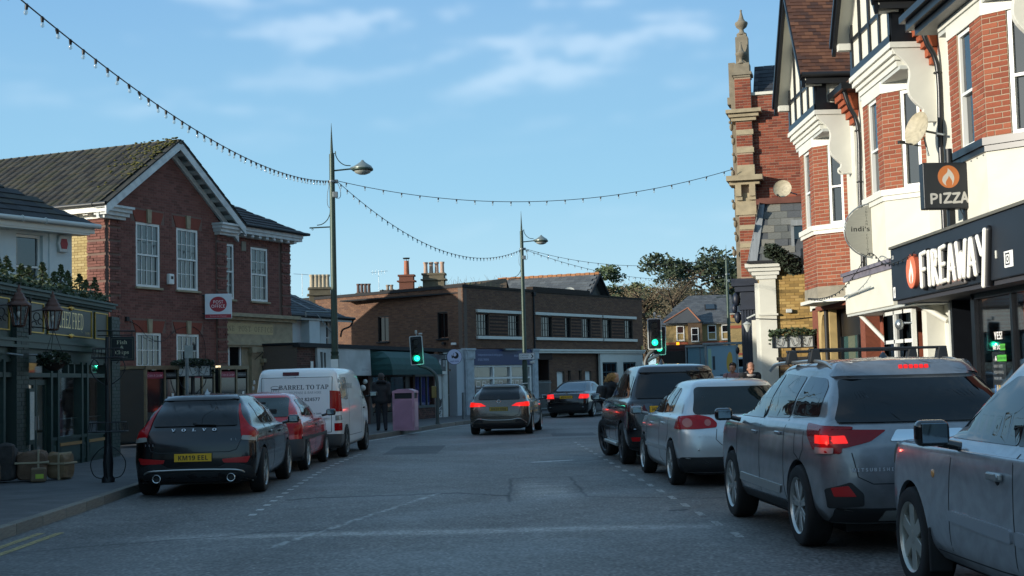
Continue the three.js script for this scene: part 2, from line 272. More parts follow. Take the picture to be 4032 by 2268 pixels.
const paveTex = (() => { const W = 512, c = document.createElement('canvas'); c.width = c.height = W; const g = c.getContext('2d'), im = g.createImageData(W, W); seed(5); for (let j = 0; j < W; j++) for (let i = 0; i < W; i++) { const v = 82 + 26 * tile(i / W, j / W, 8, 3, 4) + 18 * (rnd() - .5), o = (j * W + i) * 4; im.data[o] = v; im.data[o + 1] = v; im.data[o + 2] = v; im.data[o + 3] = 255; } g.putImageData(im, 0, 0); g.strokeStyle = 'rgba(30,30,30,.5)'; g.lineWidth = 2; g.beginPath(); g.moveTo(0, 180); g.bezierCurveTo(120, 160, 260, 250, 512, 200); g.stroke(); const t = new THREE.CanvasTexture(c); t.colorSpace = THREE.SRGBColorSpace; t.wrapS = t.wrapT = THREE.RepeatWrapping; return rep(t, 4); })();
const paveMat = new THREE.MeshStandardMaterial({ map: paveTex, roughness: .85, bumpMap: T.grain, bumpScale: .004 });
function pavement(line, side) {
  const o = (k) => k * side, gs = [...strip(line, o(.13), o(8), .118)];
  const m = struct('pavement', gs, paveMat);
  // kerb stones, each its own piece with an open joint
  const list = [], kg = plain(new RoundedBoxGeometry(1, 1, 1, 2, .08)); let acc = 0;
  for (let i = 0; i < line.length - 1; i++) {
    const [ax, az] = line[i], [bxx, bz] = line[i + 1], L = Math.hypot(bxx - ax, bz - az), dx = (bxx - ax) / L, dz = (bz - az) / L;
    while (acc < L) { const x = ax + dx * acc + dz * o(.062), z = az + dz * acc - dx * o(.062); if (z < 2) list.push({ parent: m, matrix: new THREE.Matrix4().compose(new THREE.Vector3(x, .05, z), new THREE.Quaternion().setFromAxisAngle(new THREE.Vector3(0, 1, 0), Math.atan2(dx, dz)), new THREE.Vector3(.125, .15, .9)) }); acc += .912; }
    acc -= L;
  }
  layPieces(m, list, 'kerb_stone', 'kerb_stones', kg, ['#77736a', '#6e6a62', '#807b71', '#6a675f'], .9, 80);
}
pavement(LK, 1); pavement(RK, -1);
// painted lines, worn through in places
const wornPaint = (col, cover) => { const t = noiseTexture(256, (u, v) => (cover + 1.4 * tile(u, v, 30, 8.8, 4) > .35 ? 1 : 0)); t.wrapS = t.wrapT = THREE.RepeatWrapping; return M(col, .75, { alphaMap: rep(t, .9), transparent: true, alphaTest: .5 }); };
const WHITE_LINE = wornPaint('#a9aaa6', .45), YELLOW_LINE = wornPaint('#9c8d5e', .52);
seed(31);
{ const pts = [[-3.17, -16.4], [-3.41, -21.9], [-3.5, -26], [-3.4, -30.5]], gs = []; const c = new THREE.CatmullRomCurve3(pts.map((p) => new THREE.Vector3(p[0], 0, p[1]))).getSpacedPoints(44); for (let i = 0; i < 43; i += 2) gs.push(...strip([[c[i].x, c[i].z], [c[i + 1].x * .4 + c[i].x * .6 + .0, c[i].z * .55 + c[i + 1].z * .45 - .05]], -.045, .045, .004)); struct('parking_bay_line', gs, wornPaint('#b9bab6', .62)); }
{ const gs = []; for (let z = -13; z > -34; z -= 1.05) gs.push(...strip([[2.1 + (z + 13) * -.02 - .0 * z + (z + 13) * .053, z], [2.1 + (z + 13) * .033, z - .45]], -.04, .04, .004)); struct('parking_bay_line', gs, WHITE_LINE); }
{ const q = LK.filter((p) => p[1] < -6 && p[1] > -15.2); struct('double_yellow_line', [...strip(q, -.29, -.2, .004), ...strip(q, -.5, -.41, .004)], YELLOW_LINE); const k = RK.filter((p) => p[1] < -30 && p[1] > -60); struct('double_yellow_line', [...strip(k, .2, .28, .004), ...strip(k, .38, .46, .004)], YELLOW_LINE); const l = LK.filter((p) => p[1] < -36.5 && p[1] > -60); struct('kerbside_white_line', [...strip(l, -.3, -.2, .004)], wornPaint('#b0b1ad', .5)); }
// ================================================================ left side of the street
const rollTile = (() => { // interlocking tile with one roll, unit size: u across, v up the slope, n out
  const pr = [[-.5, .1], [-.22, .1], [-.12, .55], [0, .85], [.12, .55], [.22, .1], [.5, .1]], gs = [];
  for (let i = 0; i < pr.length - 1; i++) { const [a, b] = pr[i], [c, d] = pr[i + 1]; gs.push(quad([a, -.5, b + .35], [c, -.5, d + .35], [c, .5, d], [a, .5, b]), quad([a, -.5, -.3], [c, -.5, -.3], [c, -.5, d + .35], [a, -.5, b + .35])); }
  return mergeGeometries(gs.map(plain));
})();
const flatTile = (() => { const g = plain(new THREE.BoxGeometry(1, 1, 1)); const p = g.attributes.position; for (let i = 0; i < p.count; i++) if (p.getZ(i) > 0 && p.getY(i) > 0) p.setZ(i, -.35); g.computeVertexNormals(); return g; })();
function tilesOn(list, parent, O, U, V, w, l, tw, gauge, th, o = {}) {
  const u = new THREE.Vector3(...U).normalize(), v = new THREE.Vector3(...V).normalize(), n = u.clone().cross(v), q = new THREE.Quaternion().setFromRotationMatrix(new THREE.Matrix4().makeBasis(u, v, n));
  for (let j = 0; j * gauge < l; j++) for (let i = -1; i * tw < w; i++) {
    const a = (i + .5 + (o.stagger ? (j % 2) * .5 : 0)) * tw, b = (j + .5) * gauge; if (a < tw * .3 || a > w - tw * .3 || b > l || (o.clip && !o.clip(a, b))) continue;
    const p = new THREE.Vector3(...O).addScaledVector(u, a).addScaledVector(v, b).addScaledVector(n, th * .5 + rr(0, .004));
    list.push({ parent, matrix: new THREE.Matrix4().compose(p, q.clone().multiply(new THREE.Quaternion().setFromEuler(new THREE.Euler(rr(-.012, .012), 0, rr(-.008, .008)))), new THREE.Vector3(tw * (o.gap || .985), gauge * 1.06, th)) });
  }
}
// ---- Post Office
{
  seed(101);
  const P = thing('post_office', 'red brick Post Office with white gable, sash windows and stone doorway', 'building', [-10.59, 0, -35.6], Math.atan2(.915, .403));
  const bricks = [], wins = [[1.16, 2.17, 4.31, 6.07], [2.9, 3.88, 4.31, 6.07], [1.15, 2.2, 1.27, 3.07], [2.87, 3.9, 1.27, 3.07]], lint = wins.flatMap(([a, b, , d]) => [[a - .2, b + .2, d, d + .36]]);
  const gab = (y) => (y < 6.2 ? [0, 5.2] : [(y - 6.2) / 2.1 * 2.6, 5.2 - (y - 6.2) / 2.1 * 2.6]);
  const front = wallPart(P, 'front_wall', { outline: [[0, 0], [5.2, 0], [5.2, 6.2], [2.6, 8.3], [0, 6.2]], holes: wins, mortar: MAT.mortarPO, t: .25 });
  courses(bricks, front, { w: 5.2, h: 8.3, holes: [...wins, ...lint, [-.1, .48, 0, 6.1], [4.72, 5.3, 0, 6.1]], span: gab });
  // projecting rusticated corner piers, four courses to a block
  const quoin = (x0, x1, at, ry, n = 17, name = 'corner_pier') => { const q = wallPart(P, name, { w: x1 - x0, h: 6.1, at, ry, t: .05, mortar: MAT.mortarPO }); for (let k = 0; k < n; k++) { const y = .1 + k * .36; courses(bricks, q, { w: x1 - x0 - .0, y0: y, y1: y + .305, h: 6.1, proud: .035 }); } return q; };
  quoin(0, .48, [0, 0, .05], 0); quoin(0, .48, [4.72, 0, .05], 0); quoin(0, .6, [-.05, 0, -.6], -Math.PI / 2);
  const side = wallPart(P, 'side_wall', { w: 6, h: 6.15, at: [0, 0, -6.25], ry: -Math.PI / 2, mortar: MAT.mortarYellow, t: .2 });
  courses(bricks, side, { w: 5.62, h: 6.15, y0: 2.5 });
  const wingWins = [[6.0, 7.33, 4.28, 6.02], [8.25, 9.2, 4.28, 6.02]];
  const wing = wallPart(P, 'wing_wall', { w: 5.3, h: 6.35, at: [5.15, 0, -1.2], holes: [...wingWins.map(([a, b, c, d]) => [a - 5.15, b - 5.15, c, d]), [2.6, 2.8, 5.88, 6.14]], mortar: MAT.mortarPO });
  courses(bricks, wing, { w: 4.7, h: 6.35, y0: 3.75, holes: [...wingWins.map(([a, b, c, d]) => [a - 5.15, b - 5.15, c, d]), [2.6, 2.8, 5.88, 6.14]] });
  { const q = wallPart(P, 'corner_pier', { w: .5, h: 2.4, at: [9.95, 3.85, -1.15], t: .05, mortar: MAT.mortarPO }); for (let k = 0; k < 7; k++) courses(bricks, q, { w: .5, y0: k * .36, y1: k * .36 + .305, h: 2.4, proud: .035 }); }
  mesh('wing_side_wall', bx(10.25, 10.45, 0, 6.35, -6.2, -1.42), M('#6b382f', .9, { map: T.blotch }), P);
  mesh('gable_side_wall', bx(5.0, 5.2, 0, 6.2, -6.2, -.25), M('#6b382f', .9, { map: T.blotch }), P);
  mesh('rear_wall', [bx(0, 10.45, 0, 6.2, -6.45, -6.25)], M('#6b382f', .9), P);
  layPieces(P, bricks.filter((b) => b.parent !== side), 'brick', 'brickwork', pieceGeo, POB, .9, 300);
  layPieces(P, bricks.filter((b) => b.parent === side), 'brick', 'brickwork', pieceGeo, BUFF, .9, 120);
  // sash windows with flat brick arches and stone keys
  for (const [i, [a, b, c, d]] of wins.entries()) {
    const w = sash(P, a, c, b - a, d - c, 0, { cols: 4, rows: i < 2 ? 2 : 2, depth: .06, rails: [.5], sillMat: MAT.stone, bar: .018 });
    mesh('flat_arch', extr([[a - .02, d], [b + .02, d], [b + .16, d + .33], [a - .16, d + .33]], .02), M('#8a4534', .85, { map: rep(texStreak, .5) }), w).position.z = -.003;
    const m = (a + b) / 2; mesh('keystone', extr([[m - .07, d - .0], [m + .07, d], [m + .09, d + .37], [m - .09, d + .37]], .07), MAT.stone, w);
    mesh('curtain', [bx(a + .1, b - .1, c + .1, d - .1, -.32, -.3)], M('#8c7f68', .9, { map: T.streak }), w);
  }
  for (const [a, b, c, d] of wingWins) sash(P, a, c, b - a, d - c, -1.2, { cols: 3, rows: 2, depth: .06, sillMat: MAT.stone, bar: .018 });
  mesh('air_vent', [bx(7.72, 7.96, 5.86, 6.16, -1.22, -1.17)], MAT.stoneGrey, P);
  // roofs
  const roofMat = M('#33332e', .9, { map: T.blotch }), OH = .42, ax = 2.6, ay = 8.5, ex = -.5, ey = 6.38;
  const tiles = [], dark = [], rise = ay - ey, run = ax - ex, sl = Math.hypot(rise, run);
  const roof = mesh('gable_roof', [slab([[ax, ay, OH], [ex, ey, OH], [ex, ey, -7], [ax, ay, -7]], .05), slab([[ax, ay, OH], [ax, ay, -7], [5.2 - ex, ey, -7], [5.2 - ex, ey, OH]], .05)], roofMat, P);
  tilesOn(tiles, roof, [ex, ey, -7], [0, 0, 1], [run, rise, 0], 7 + OH, sl, .3, .33, .05);
  tilesOn(dark, roof, [5.2 - ex, ey, OH], [0, 0, -1], [-run, rise, 0], 7 + OH, sl, .3, .33, .05);
  layPieces(P, tiles, 'roof_tile', 'roof_tiles', rollTile, ['#3f3d37', '#383631', '#47443b', '#434131', '#4a4638', '#34322e'], .95, 300);
  layPieces(P, dark, 'roof_tile', 'roof_tiles', rollTile, ['#3d3c38', '#35343', '#44423c'].map((c) => c.length < 7 ? '#353430' : c), .95, 0);
  const mossG = []; seed(9); for (let k = 0; k < 300; k++) { const t = Math.pow(rnd(), .45), u = rr(-1.3, OH - .02), edge = sst(-1.5, .3, u); if (rnd() > edge * (.25 + t)) continue; mossG.push(ball(rr(.02, .05), ex + run * t, ey + rise * t + .06, u, 1.4, .55, 1.2, 6)); }
  const moss = mesh('moss', mossG, M('#5a5724', .95), P); moss.userData.kind = 'stuff';
  mesh('ridge_tiles', Array.from({ length: 16 }, (_, k) => place(plain(new THREE.CylinderGeometry(.13, .14, .46, 10, 1, false, -Math.PI / 2, Math.PI)), ax, ay - .02, OH - .23 - k * .45, Math.PI / 2, 0, 0)), M('#5a564a', .9, { map: T.blotch }), P);
  // rear cross roof rising above the ridge
  const rear = mesh('rear_roof', [slab([[-5.5, 6.4, -6.6], [2.8, 9.0, -10.5], [2.8, 9.0, -10.5], [12, 6.4, -6.6]], .05), slab([[-5.5, 6.4, -6.6], [-4.6, 6.4, -14], [2.8, 9.0, -10.5]], .05)], roofMat, P); rear.userData.label = 'dark tiled cross roof behind the gable';
  mesh('hip_ridge', [rod([2.8, 9.05, -10.5], [-4.2, 6.85, -7.2], .13, .13, 8), rod([2.8, 9.05, -10.5], [3.4, 8.5, -7], .14, .14, 8)], M('#6a6454', .9, { map: T.blotch }), P);
  // wing roof, hipped to the right
  const wr = mesh('wing_roof', [slab([[5.2, 6.62, -.75], [10.95, 6.62, -.75], [8.2, 8.35, -4.2], [3.4, 8.35, -4.2]], .05), slab([[10.95, 6.62, -.75], [10.95, 6.62, -7], [8.2, 8.35, -4.2]], .05)], M('#2c2c2e', .9, { map: T.blotch }), P);
  const wt = []; tilesOn(wt, wr, [4.6, 6.62, -.75], [1, 0, 0], [0, 1.73, -3.45], 6.35, 3.86, .3, .3, .03, { clip: (a, b) => a < 6.35 - b * .71 && a > .65 - b * .45 }); layPieces(P, wt, 'roof_tile', 'roof_tiles', flatTile, ['#2f2f31', '#363537', '#29292c'], .9, 60);
  // white eaves, barge boards with blocks under the soffit, cornice returns
  const wh = M('#cfd2ce', .6, { map: T.blotch });
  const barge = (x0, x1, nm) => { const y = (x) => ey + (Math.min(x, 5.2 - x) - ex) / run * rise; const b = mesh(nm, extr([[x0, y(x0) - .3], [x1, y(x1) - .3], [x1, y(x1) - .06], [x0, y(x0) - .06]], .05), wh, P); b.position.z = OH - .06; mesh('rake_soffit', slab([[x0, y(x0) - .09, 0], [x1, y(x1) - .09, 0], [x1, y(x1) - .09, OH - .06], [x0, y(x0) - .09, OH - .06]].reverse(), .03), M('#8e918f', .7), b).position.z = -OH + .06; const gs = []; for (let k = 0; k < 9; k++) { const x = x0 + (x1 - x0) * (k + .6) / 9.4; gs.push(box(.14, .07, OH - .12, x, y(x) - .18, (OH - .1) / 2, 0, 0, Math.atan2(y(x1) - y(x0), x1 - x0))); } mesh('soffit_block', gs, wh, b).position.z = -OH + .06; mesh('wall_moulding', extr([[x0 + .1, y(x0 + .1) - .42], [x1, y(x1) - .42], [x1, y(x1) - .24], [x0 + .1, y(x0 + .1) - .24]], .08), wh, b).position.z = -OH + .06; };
  barge(ex, ax, 'barge_board'); barge(5.2 - ex, ax, 'barge_board');
  for (const [x0, x1] of [[-.42, .62], [4.58, 5.62]]) mesh('cornice_return', [bx(x0, x1, 6.2, 6.3, -.1, OH - .08), bx(x0 + .04, x1 - .04, 6.1, 6.2, -.1, OH - .14), bx(x0 + .1, x1 - .1, 6.02, 6.1, -.05, .2), bx(x0 - .03, x1 + .03, 6.3, 6.36, -.1, OH - .02)], wh, P);
  const eg = [bx(-.44, -.36, 6.16, 6.34, -7, OH - .1), bx(-.36, 0, 6.2, 6.26, -7, OH - .1), bx(-.12, 0, 6.04, 6.2, -7, .05)]; for (let k = 0; k < 14; k++) eg.push(bx(-.34, -.14, 6.12, 6.2, -k * .5, -k * .5 + .16)); mesh('side_eaves', eg, M('#e2e0d4', .6), P);
  mesh('gutter', [tube([[-.52, 6.36, OH], [-.52, 6.36, -7]], .055, 4, 8), ...[0, 1.6, 3.2, 4.8].map((q) => torus(.06, .012, -.52, 6.36, -q, 0, 0, 0))], M('#2d3133', .5), P);
  const we = [bx(5.25, 10.75, 6.46, 6.6, -.86, -.8), bx(5.25, 10.75, 6.36, 6.46, -1.2, -.84), bx(5.25, 10.6, 6.28, 6.36, -1.2, -1.08)]; for (let k = 0; k < 13; k++) we.push(bx(5.4 + k * .41, 5.54 + k * .41, 6.28, 6.36, -1.08, -.88)); mesh('wing_eaves', we, wh, P);
  mesh('gutter', [tube([[5.3, 6.62, -.72], [11, 6.62, -.72]], .05, 4, 8)], MAT.plastic, P);
  // stone doorway
  const st = MAT.stone, po = mesh('stone_doorway', [bx(5.25, 10.2, 2.95, 3.62, -1.2, -.92), bx(5.2, 10.28, 3.62, 3.72, -1.2, -.8), bx(5.2, 10.36, 3.72, 3.83, -1.2, -.68), bx(5.2, 10.26, 2.84, 2.95, -1.2, -.84), bx(5.2, 10.3, 2.78, 2.84, -1.2, -.88), bx(5.25, 6.7, .1, 2.8, -1.2, -1.0), bx(7.42, 7.75, .1, 2.8, -1.2, -1.0), bx(6.7, 7.42, .1, 1.0, -1.2, -1.0), bx(8.2, 9.5, 2.2, 2.8, -1.2, -1.02), bx(7.75, 8.2, .1, 2.8, -1.2, -1.0), bx(9.5, 10.1, .1, 2.8, -1.2, -1.0)], st, P);
  for (const x of [7.78, 9.5]) mesh('pilaster', [bx(x, x + .56, .1, 2.52, -1.0, -.88), bx(x - .03, x + .59, 2.52, 2.6, -1.0, -.84), bx(x - .06, x + .62, 2.6, 2.66, -1.0, -.8), bx(x - .02, x + .58, 2.66, 2.78, -1.0, -.83)], st, po);
  mesh('door_hood', [bx(8.22, 9.72, 2.3, 2.42, -1.02, -.72), bx(8.3, 9.62, 2.2, 2.3, -1.02, -.82)], st, po);
  mesh('door_surround', [bx(8.28, 8.42, .1, 2.12, -1.03, -.93), bx(9.28, 9.42, .1, 2.12, -1.03, -.93), bx(8.28, 9.42, 2.0, 2.14, -1.03, -.93)], MAT.stoneGrey, po);
  const door = mesh('door', [bx(8.42, 9.28, .1, 2.0, -1.16, -1.1)], M('#5e1820', .5), P); mesh('glass_panel', [bx(8.95, 9.2, 1.2, 1.94, -1.1, -1.085)], MAT.glassDark, door);
  sash(P, 6.72, 1.0, .68, 2.02, -1.0, { rails: [.52], depth: .06, sill: 0, name: 'doorway_window', glass: MAT.glassDark });
  const frieze = textMaterial(1024, 96, (g, w, h) => { g.fillStyle = '#b3a179'; g.fillRect(0, 0, w, h); seed(3); for (let k = 0; k < 1500; k++) { g.fillStyle = `rgba(${rnd() < .5 ? '90,80,55' : '205,190,150'},.10)`; g.fillRect(rnd() * w, rnd() * h, rr(2, 22), rr(1, 5)); } g.save(); g.translate(0, h / 2 + 2); g.font = '62px serif'; g.fillStyle = '#6d6349'; g.textBaseline = 'middle'; const s = 'WESTBOURNE POST OFFICE'; for (let k = 0; k < s.length; k++) { g.textAlign = 'center'; g.fillText(s[k], 24 + k * (w - 48) / (s.length - 1), 0); } g.restore(); }, .85);
  const fp = mesh('carved_inscription', plain(new THREE.PlaneGeometry(3.85, .34)), frieze, po, 'keep'); fp.position.set(7.12, 3.36, -.916);
  mesh('sign_bracket', [tube([[7.95, 2.62, -.9], [7.95, 2.62, -.5]], .012, 4, 5), rod([7.95, 2.38, -.9], [7.95, 2.62, -.55], .01)], MAT.iron, P);
  const al = mesh('alarm_box', rbox(.22, .3, .12, .03, 2.55, 4.58, .06), MAT.upvc, P); mesh('alarm_label', bx(2.5, 2.6, 4.58, 4.66, .12, .125), MAT.plastic, al);
  mesh('junction_box', [rbox(.12, .12, .06, .01, .75, 3.42, .04), tube([[.8, 3.38, .03], [1.2, 3.25, .03], [1.6, 2.95, .03], [2.2, 2.85, .04], [2.9, 3.2, .03], [3.7, 3.25, .03], [4.1, 2.9, .03], [4.15, 1.8, .03]], .008, 40, 4)], MAT.plastic, P);
}
{ // hanging Post Office sign
  const s = thing('post_office_sign', 'white double-sided sign with red oval reading POST OFFICE', 'sign', [-8.5, 3.78, -39.4], .12);
  const m = textMaterial(512, 470, (g, w, h) => { g.fillStyle = '#d9dcdd'; g.fillRect(0, 0, w, h); g.fillStyle = '#a01d2b'; g.fillRect(0, h - 74, w, 74); g.beginPath(); g.ellipse(w / 2, 196, 168, 152, 0, 0, 7); g.fill(); put(g, 'POST', w / 2, 150, '86px sans-serif', '#efe9e6'); put(g, 'OFFICE', w / 2, 236, '86px sans-serif', '#efe9e6'); put(g, 'Bureau de Change', w / 2, h - 36, '40px sans-serif', '#d9a8a8'); }, .45);
  mesh('sign_case', rbox(.76, .72, .14, .02, 0, .1, 0), M('#d5d8d9', .4), s); const f = mesh('sign_face', plain(new THREE.PlaneGeometry(.74, .68)), m, s, 'keep'); f.position.set(0, .1, .075);
  mesh('bracket', [rod([-.3, .42, 0], [-1.2, .42, .1], .02), rod([-.3, -.1, 0], [-1.2, -.1, .1], .02)], MAT.iron, s);
}
// ---- white rendered house over the restaurant
{
  seed(202);
  const P = thing('rendered_house', 'white rendered upper storey with dark hipped roof behind the planter', 'building', [-14, 0, -22.8], facing([-14, -22.8], [-9.7, -30]));
  const w = [6.9, 7.6, 3.7, 4.9];
  const wall = wallPart(P, 'front_wall', { w: 8.39, h: 5.1, holes: [w, [3.6, 4.6, 3.7, 4.9]], mortar: MAT.renderGrey, t: .3 });
  mesh('angled_corner', [bx(7.75, 7.95, 3.2, 5.05, 0, .03)], MAT.renderGrey, wall);
  mesh('side_wall', bx(8.09, 8.39, 0, 5.1, -5, -.3), MAT.renderGrey, P); mesh('rear_wall', bx(0, 8.39, 0, 5.1, -5.3, -5), MAT.renderGrey, P); mesh('end_wall', bx(0, .3, 0, 5.1, -5, -.3), MAT.renderGrey, P);
  for (const a of [6.9, 3.6]) { const win = sash(P, a, 3.7, a > 6 ? .7 : 1, 1.2, 0, { rails: [.42], depth: .14, mat: MAT.upvc, frame: .06 }); mesh('blind', bx(a + .06, a + (a > 6 ? .64 : .94), 3.75, 4.85, -.34, -.32), M('#9c7a55', .9, { map: T.streak }), win); }
  const roof = mesh('roof', [slab([[-.3, 5.2, .4], [8.8, 5.2, .4], [5.4, 7.05, -2.6], [2, 7.05, -2.6]], .06), slab([[8.8, 5.2, .4], [8.8, 5.2, -5.6], [5.4, 7.05, -2.6]], .06), slab([[-.3, 5.2, -5.6], [-.3, 5.2, .4], [2, 7.05, -2.6]], .06), slab([[8.8, 5.2, -5.6], [-.3, 5.2, -5.6], [2, 7.05, -2.6], [5.4, 7.05, -2.6]], .06)], M('#232527', .9, { map: T.blotch }), P);
  const tl = []; tilesOn(tl, roof, [-.3, 5.2, .4], [1, 0, 0], [0, 1.85, -3], 9.1, 3.5, .33, .3, .03, { clip: (a, b) => a > b * .68 && a < 9.1 - b * .95 }); layPieces(P, tl, 'roof_tile', 'roof_tiles', flatTile, ['#2a2c2e', '#313335', '#242628', '#35352f'], .9, 120);
  mesh('fascia_board', [bx(-.3, 8.72, 5.0, 5.16, .3, .36), bx(-.3, 8.6, 4.96, 5.0, 0, .34), bx(8.66, 8.72, 5.0, 5.16, -5.4, .3)], MAT.white, P);
  mesh('gutter', [tube([[-.3, 5.16, .44], [8.8, 5.16, .44]], .055, 4, 8), torus(.06, .014, 6.7, 5.16, .44, 0, Math.PI / 2, 0), torus(.06, .014, 7.3, 5.16, .44, 0, Math.PI / 2, 0)], MAT.greyWhite, P);
  const a = mesh('alarm_box', extr([[-.1, -.17], [.1, -.17], [.15, 0], [.1, .17], [-.1, .17], [-.15, 0]], .1, [], .01), MAT.greyWhite, P); a.position.set(8.08, 4.75, 0); mesh('alarm_plate', extr([[-.07, -.11], [.07, -.11], [.1, 0], [.07, .11], [-.07, .11], [-.1, 0]], .01), M('#8e2b30', .5), a).position.z = .11;
  mesh('cable', tube([[6.2, 5, .02], [6.5, 4.3, .02], [6.85, 3.4, .02]], .006, 10, 4), MAT.iron, P);
}
// ---- fish restaurant shopfront
{
  seed(303);
  const P = thing('fish_restaurant', 'dark green fish restaurant shopfront with gold lettering reading CHEZ FRED', 'shop', [-8.6, 0, -21], Math.PI / 2);
  const G = MAT.shopGreen, GD = MAT.shopGreenDark;
  const fas = mesh('fascia', [bx(-3.5, 7.95, 2.45, 3.2, -.2, 0)], G, P);
  mesh('cornice', [bx(-3.6, 8.05, 3.2, 3.25, -.2, .06), bx(-3.6, 8.05, 3.25, 3.32, -.2, .14), bx(-3.6, 8.05, 3.32, 3.36, -.2, .19), ...Array.from({ length: 90 }, (_, k) => bx(1.6 + k * .066, 1.635 + k * .066, 3.2, 3.25, .06, .1))], M('#27443f', .5, { map: T.blotch }), fas);
  mesh('lower_moulding', [bx(-3.6, 8, 2.42, 2.47, -.2, .09), bx(-3.6, 8, 2.36, 2.42, -.2, .06), bx(-3.6, 8, 2.31, 2.36, -.2, .1), bx(-3.6, 7.9, 2.12, 2.31, -.2, -.02)], G, fas);
  for (const [a, b] of [[-.6, 2.24], [3.13, 3.95], [4.18, 6.79], [7.01, 7.87]]) { const p = mesh('sign_panel', bx(a, b, 2.6, 3.14, 0, .012), MAT.panelDark, fas); mesh('gold_bead', [bx(a, b, 3.125, 3.145, 0, .03), bx(a, b, 2.595, 2.615, 0, .03), bx(a, a + .02, 2.615, 3.125, 0, .03), bx(b - .02, b, 2.615, 3.125, 0, .03)], MAT.gold, p); if (b - a > 2.5 && a > 3) for (const yy of [3.14, 2.6]) mesh('gilt_ornament', [ball(.05, 5.48, yy, .03, 1.5, 1, .5), ball(.035, 5.38, yy + .01, .03, 1.6, .8, .5), ball(.035, 5.58, yy + .01, .03, 1.6, .8, .5)], MAT.gold, p); }
  const txt = textMaterial(1024, 192, (g, w, h) => { g.fillStyle = '#141d1d'; g.fillRect(0, 0, w, h); g.save(); g.translate(w * .5, 78); g.scale(.95, 1.55); for (const [dx, col] of [[0, '#f2dc98']]) put(g, 'CHEZ FRED', dx, dx * .6, '128px serif', col); g.restore(); put(g, 'Est 1989', w - 70, h - 20, '30px serif', '#bfa860'); g.strokeStyle = '#8e8352'; g.lineWidth = 6; g.beginPath(); g.moveTo(w * .72, 110); g.quadraticCurveTo(w * .76, 165, w * .8, 172); g.stroke(); }, .4);
  const tp = mesh('shop_name', plain(new THREE.PlaneGeometry(2.3, .43)), txt, fas, 'keep'); tp.position.set(5.52, 2.86, .016);
  // piers of dark glazed brick
  const br = []; for (const [a, b] of [[2.4, 3.0], [7.95, 8.55]]) { const q = wallPart(P, 'brick_pier', { w: b - a, h: 3.0, at: [a, .1, .08], t: .35, mortar: M('#26332e', .8) }); courses(br, q, { w: b - a, h: 3.0, j: .012 }); }
  layPieces(P, br, 'brick', 'brickwork', pieceGeo, ['#24352f', '#1e2d28', '#2b3d36', '#20302c'], .5, 160);
  // glazing
  const fr = [bx(3.0, 7.95, 1.8, 1.88, -.14, .02), bx(3.0, 7.95, 2.06, 2.13, -.12, 0), bx(-3.5, 2.4, 1.8, 1.88, -.14, .02), bx(-3.5, 2.4, 2.06, 2.13, -.12, 0)];
  for (const x of [3.04, 4.36, 4.74, 6.16, 6.5, 7.72]) fr.push(bx(x - .05, x + .05, .1, 2.1, -.13, .03)); for (const x of [5.39, 5.75]) fr.push(bx(x - .04, x + .04, 1.88, 2.1, -.12, 0)); for (const x of [-2.2, -.8, .6, 2.0]) fr.push(bx(x - .05, x + .05, .1, 2.1, -.13, .03));
  mesh('window_frame', fr, GD, P);
  for (const [a, b] of [[4.79, 6.11], [6.55, 7.67], [4.41, 4.69], [6.21, 6.45], [.65, 1.95], [-.75, .55]]) { const w = mesh('shop_window', [bx(a, b, .62, .68, -.1, .02), bx(a, b, 1.0, 1.02, -.09, -.07)], GD, P); mesh('pane', box(b - a, 1.12, .008, (a + b) / 2, 1.24, -.06), MAT.pane, w); mesh('stall_riser', [bx(a, b, .1, .62, -.1, -.01), bx(a + .06, b - .06, .2, .52, -.01, .012), bx(a + .1, b - .1, .24, .48, -.005, .018)], G, w); if (b - a > 1) mesh('wood_rail', bx(a + .02, b - .02, .5, .56, .012, .035), M('#8a6a3a', .5), w); }
  for (const [a, b] of [[3.09, 4.31], [4.79, 5.35], [5.43, 5.71], [5.79, 6.11], [6.55, 7.67], [-.75, .55], [.65, 1.95]]) mesh('transom_light', box(b - a, .17, .008, (a + b) / 2, 1.97, -.06), MAT.pane, P);
  for (const a of [3.1, 3.71]) { const d = mesh('door', [bx(a, a + .09, .14, 1.76, -.1, -.05), bx(a + .5, a + .59, .14, 1.76, -.1, -.05), bx(a + .09, a + .5, 1.66, 1.76, -.1, -.05), bx(a + .09, a + .5, .14, .4, -.1, -.05)], GD, P); mesh('pane', box(.41, 1.26, .008, a + .295, 1.03, -.075), MAT.pane, d); mesh('handle', rod([a + (a < 3.5 ? .53 : .06), .85, -.02], [a + (a < 3.5 ? .53 : .06), 1.1, -.02], .012), MAT.steel, d); }
  // room behind the glass
  mesh('room', [bx(-3.5, 8.5, .08, .12, -5, -.15), bx(-3.5, 8.5, 2.3, 2.36, -5, -.15), bx(-3.5, 8.5, .1, 2.3, -5.1, -5), bx(8.4, 8.5, .1, 2.3, -5, -.2), bx(-3.6, -3.5, .1, 2.3, -5, -.2)], MAT.interiorLight, P);
  mesh('counter', [bx(5.0, 7.6, .1, .95, -2.4, -1.8), bx(5.1, 5.5, .95, 1.35, -2.2, -1.9)], M('#8d8a80', .5), P); mesh('wall_panel', [bx(5.6, 6.4, 1.0, 1.9, -3.0, -2.96)], M('#2b3f9a', .5), P); mesh('menu_light_box', [bx(4.6, 5.4, 1.45, 1.8, -3, -2.96)], M('#e5e4da', .5), P);
  for (const [x, z] of [[3.6, -1], [6.9, -.9], [1.4, -1]]) mesh('table', [bx(x - .4, x + .4, .72, .76, z - .35, z + .35), bx(x - .04, x + .04, .1, .72, z - .04, z + .04), bx(x - .25, x + .25, .1, .13, z - .2, z + .2)], MAT.wood, P);
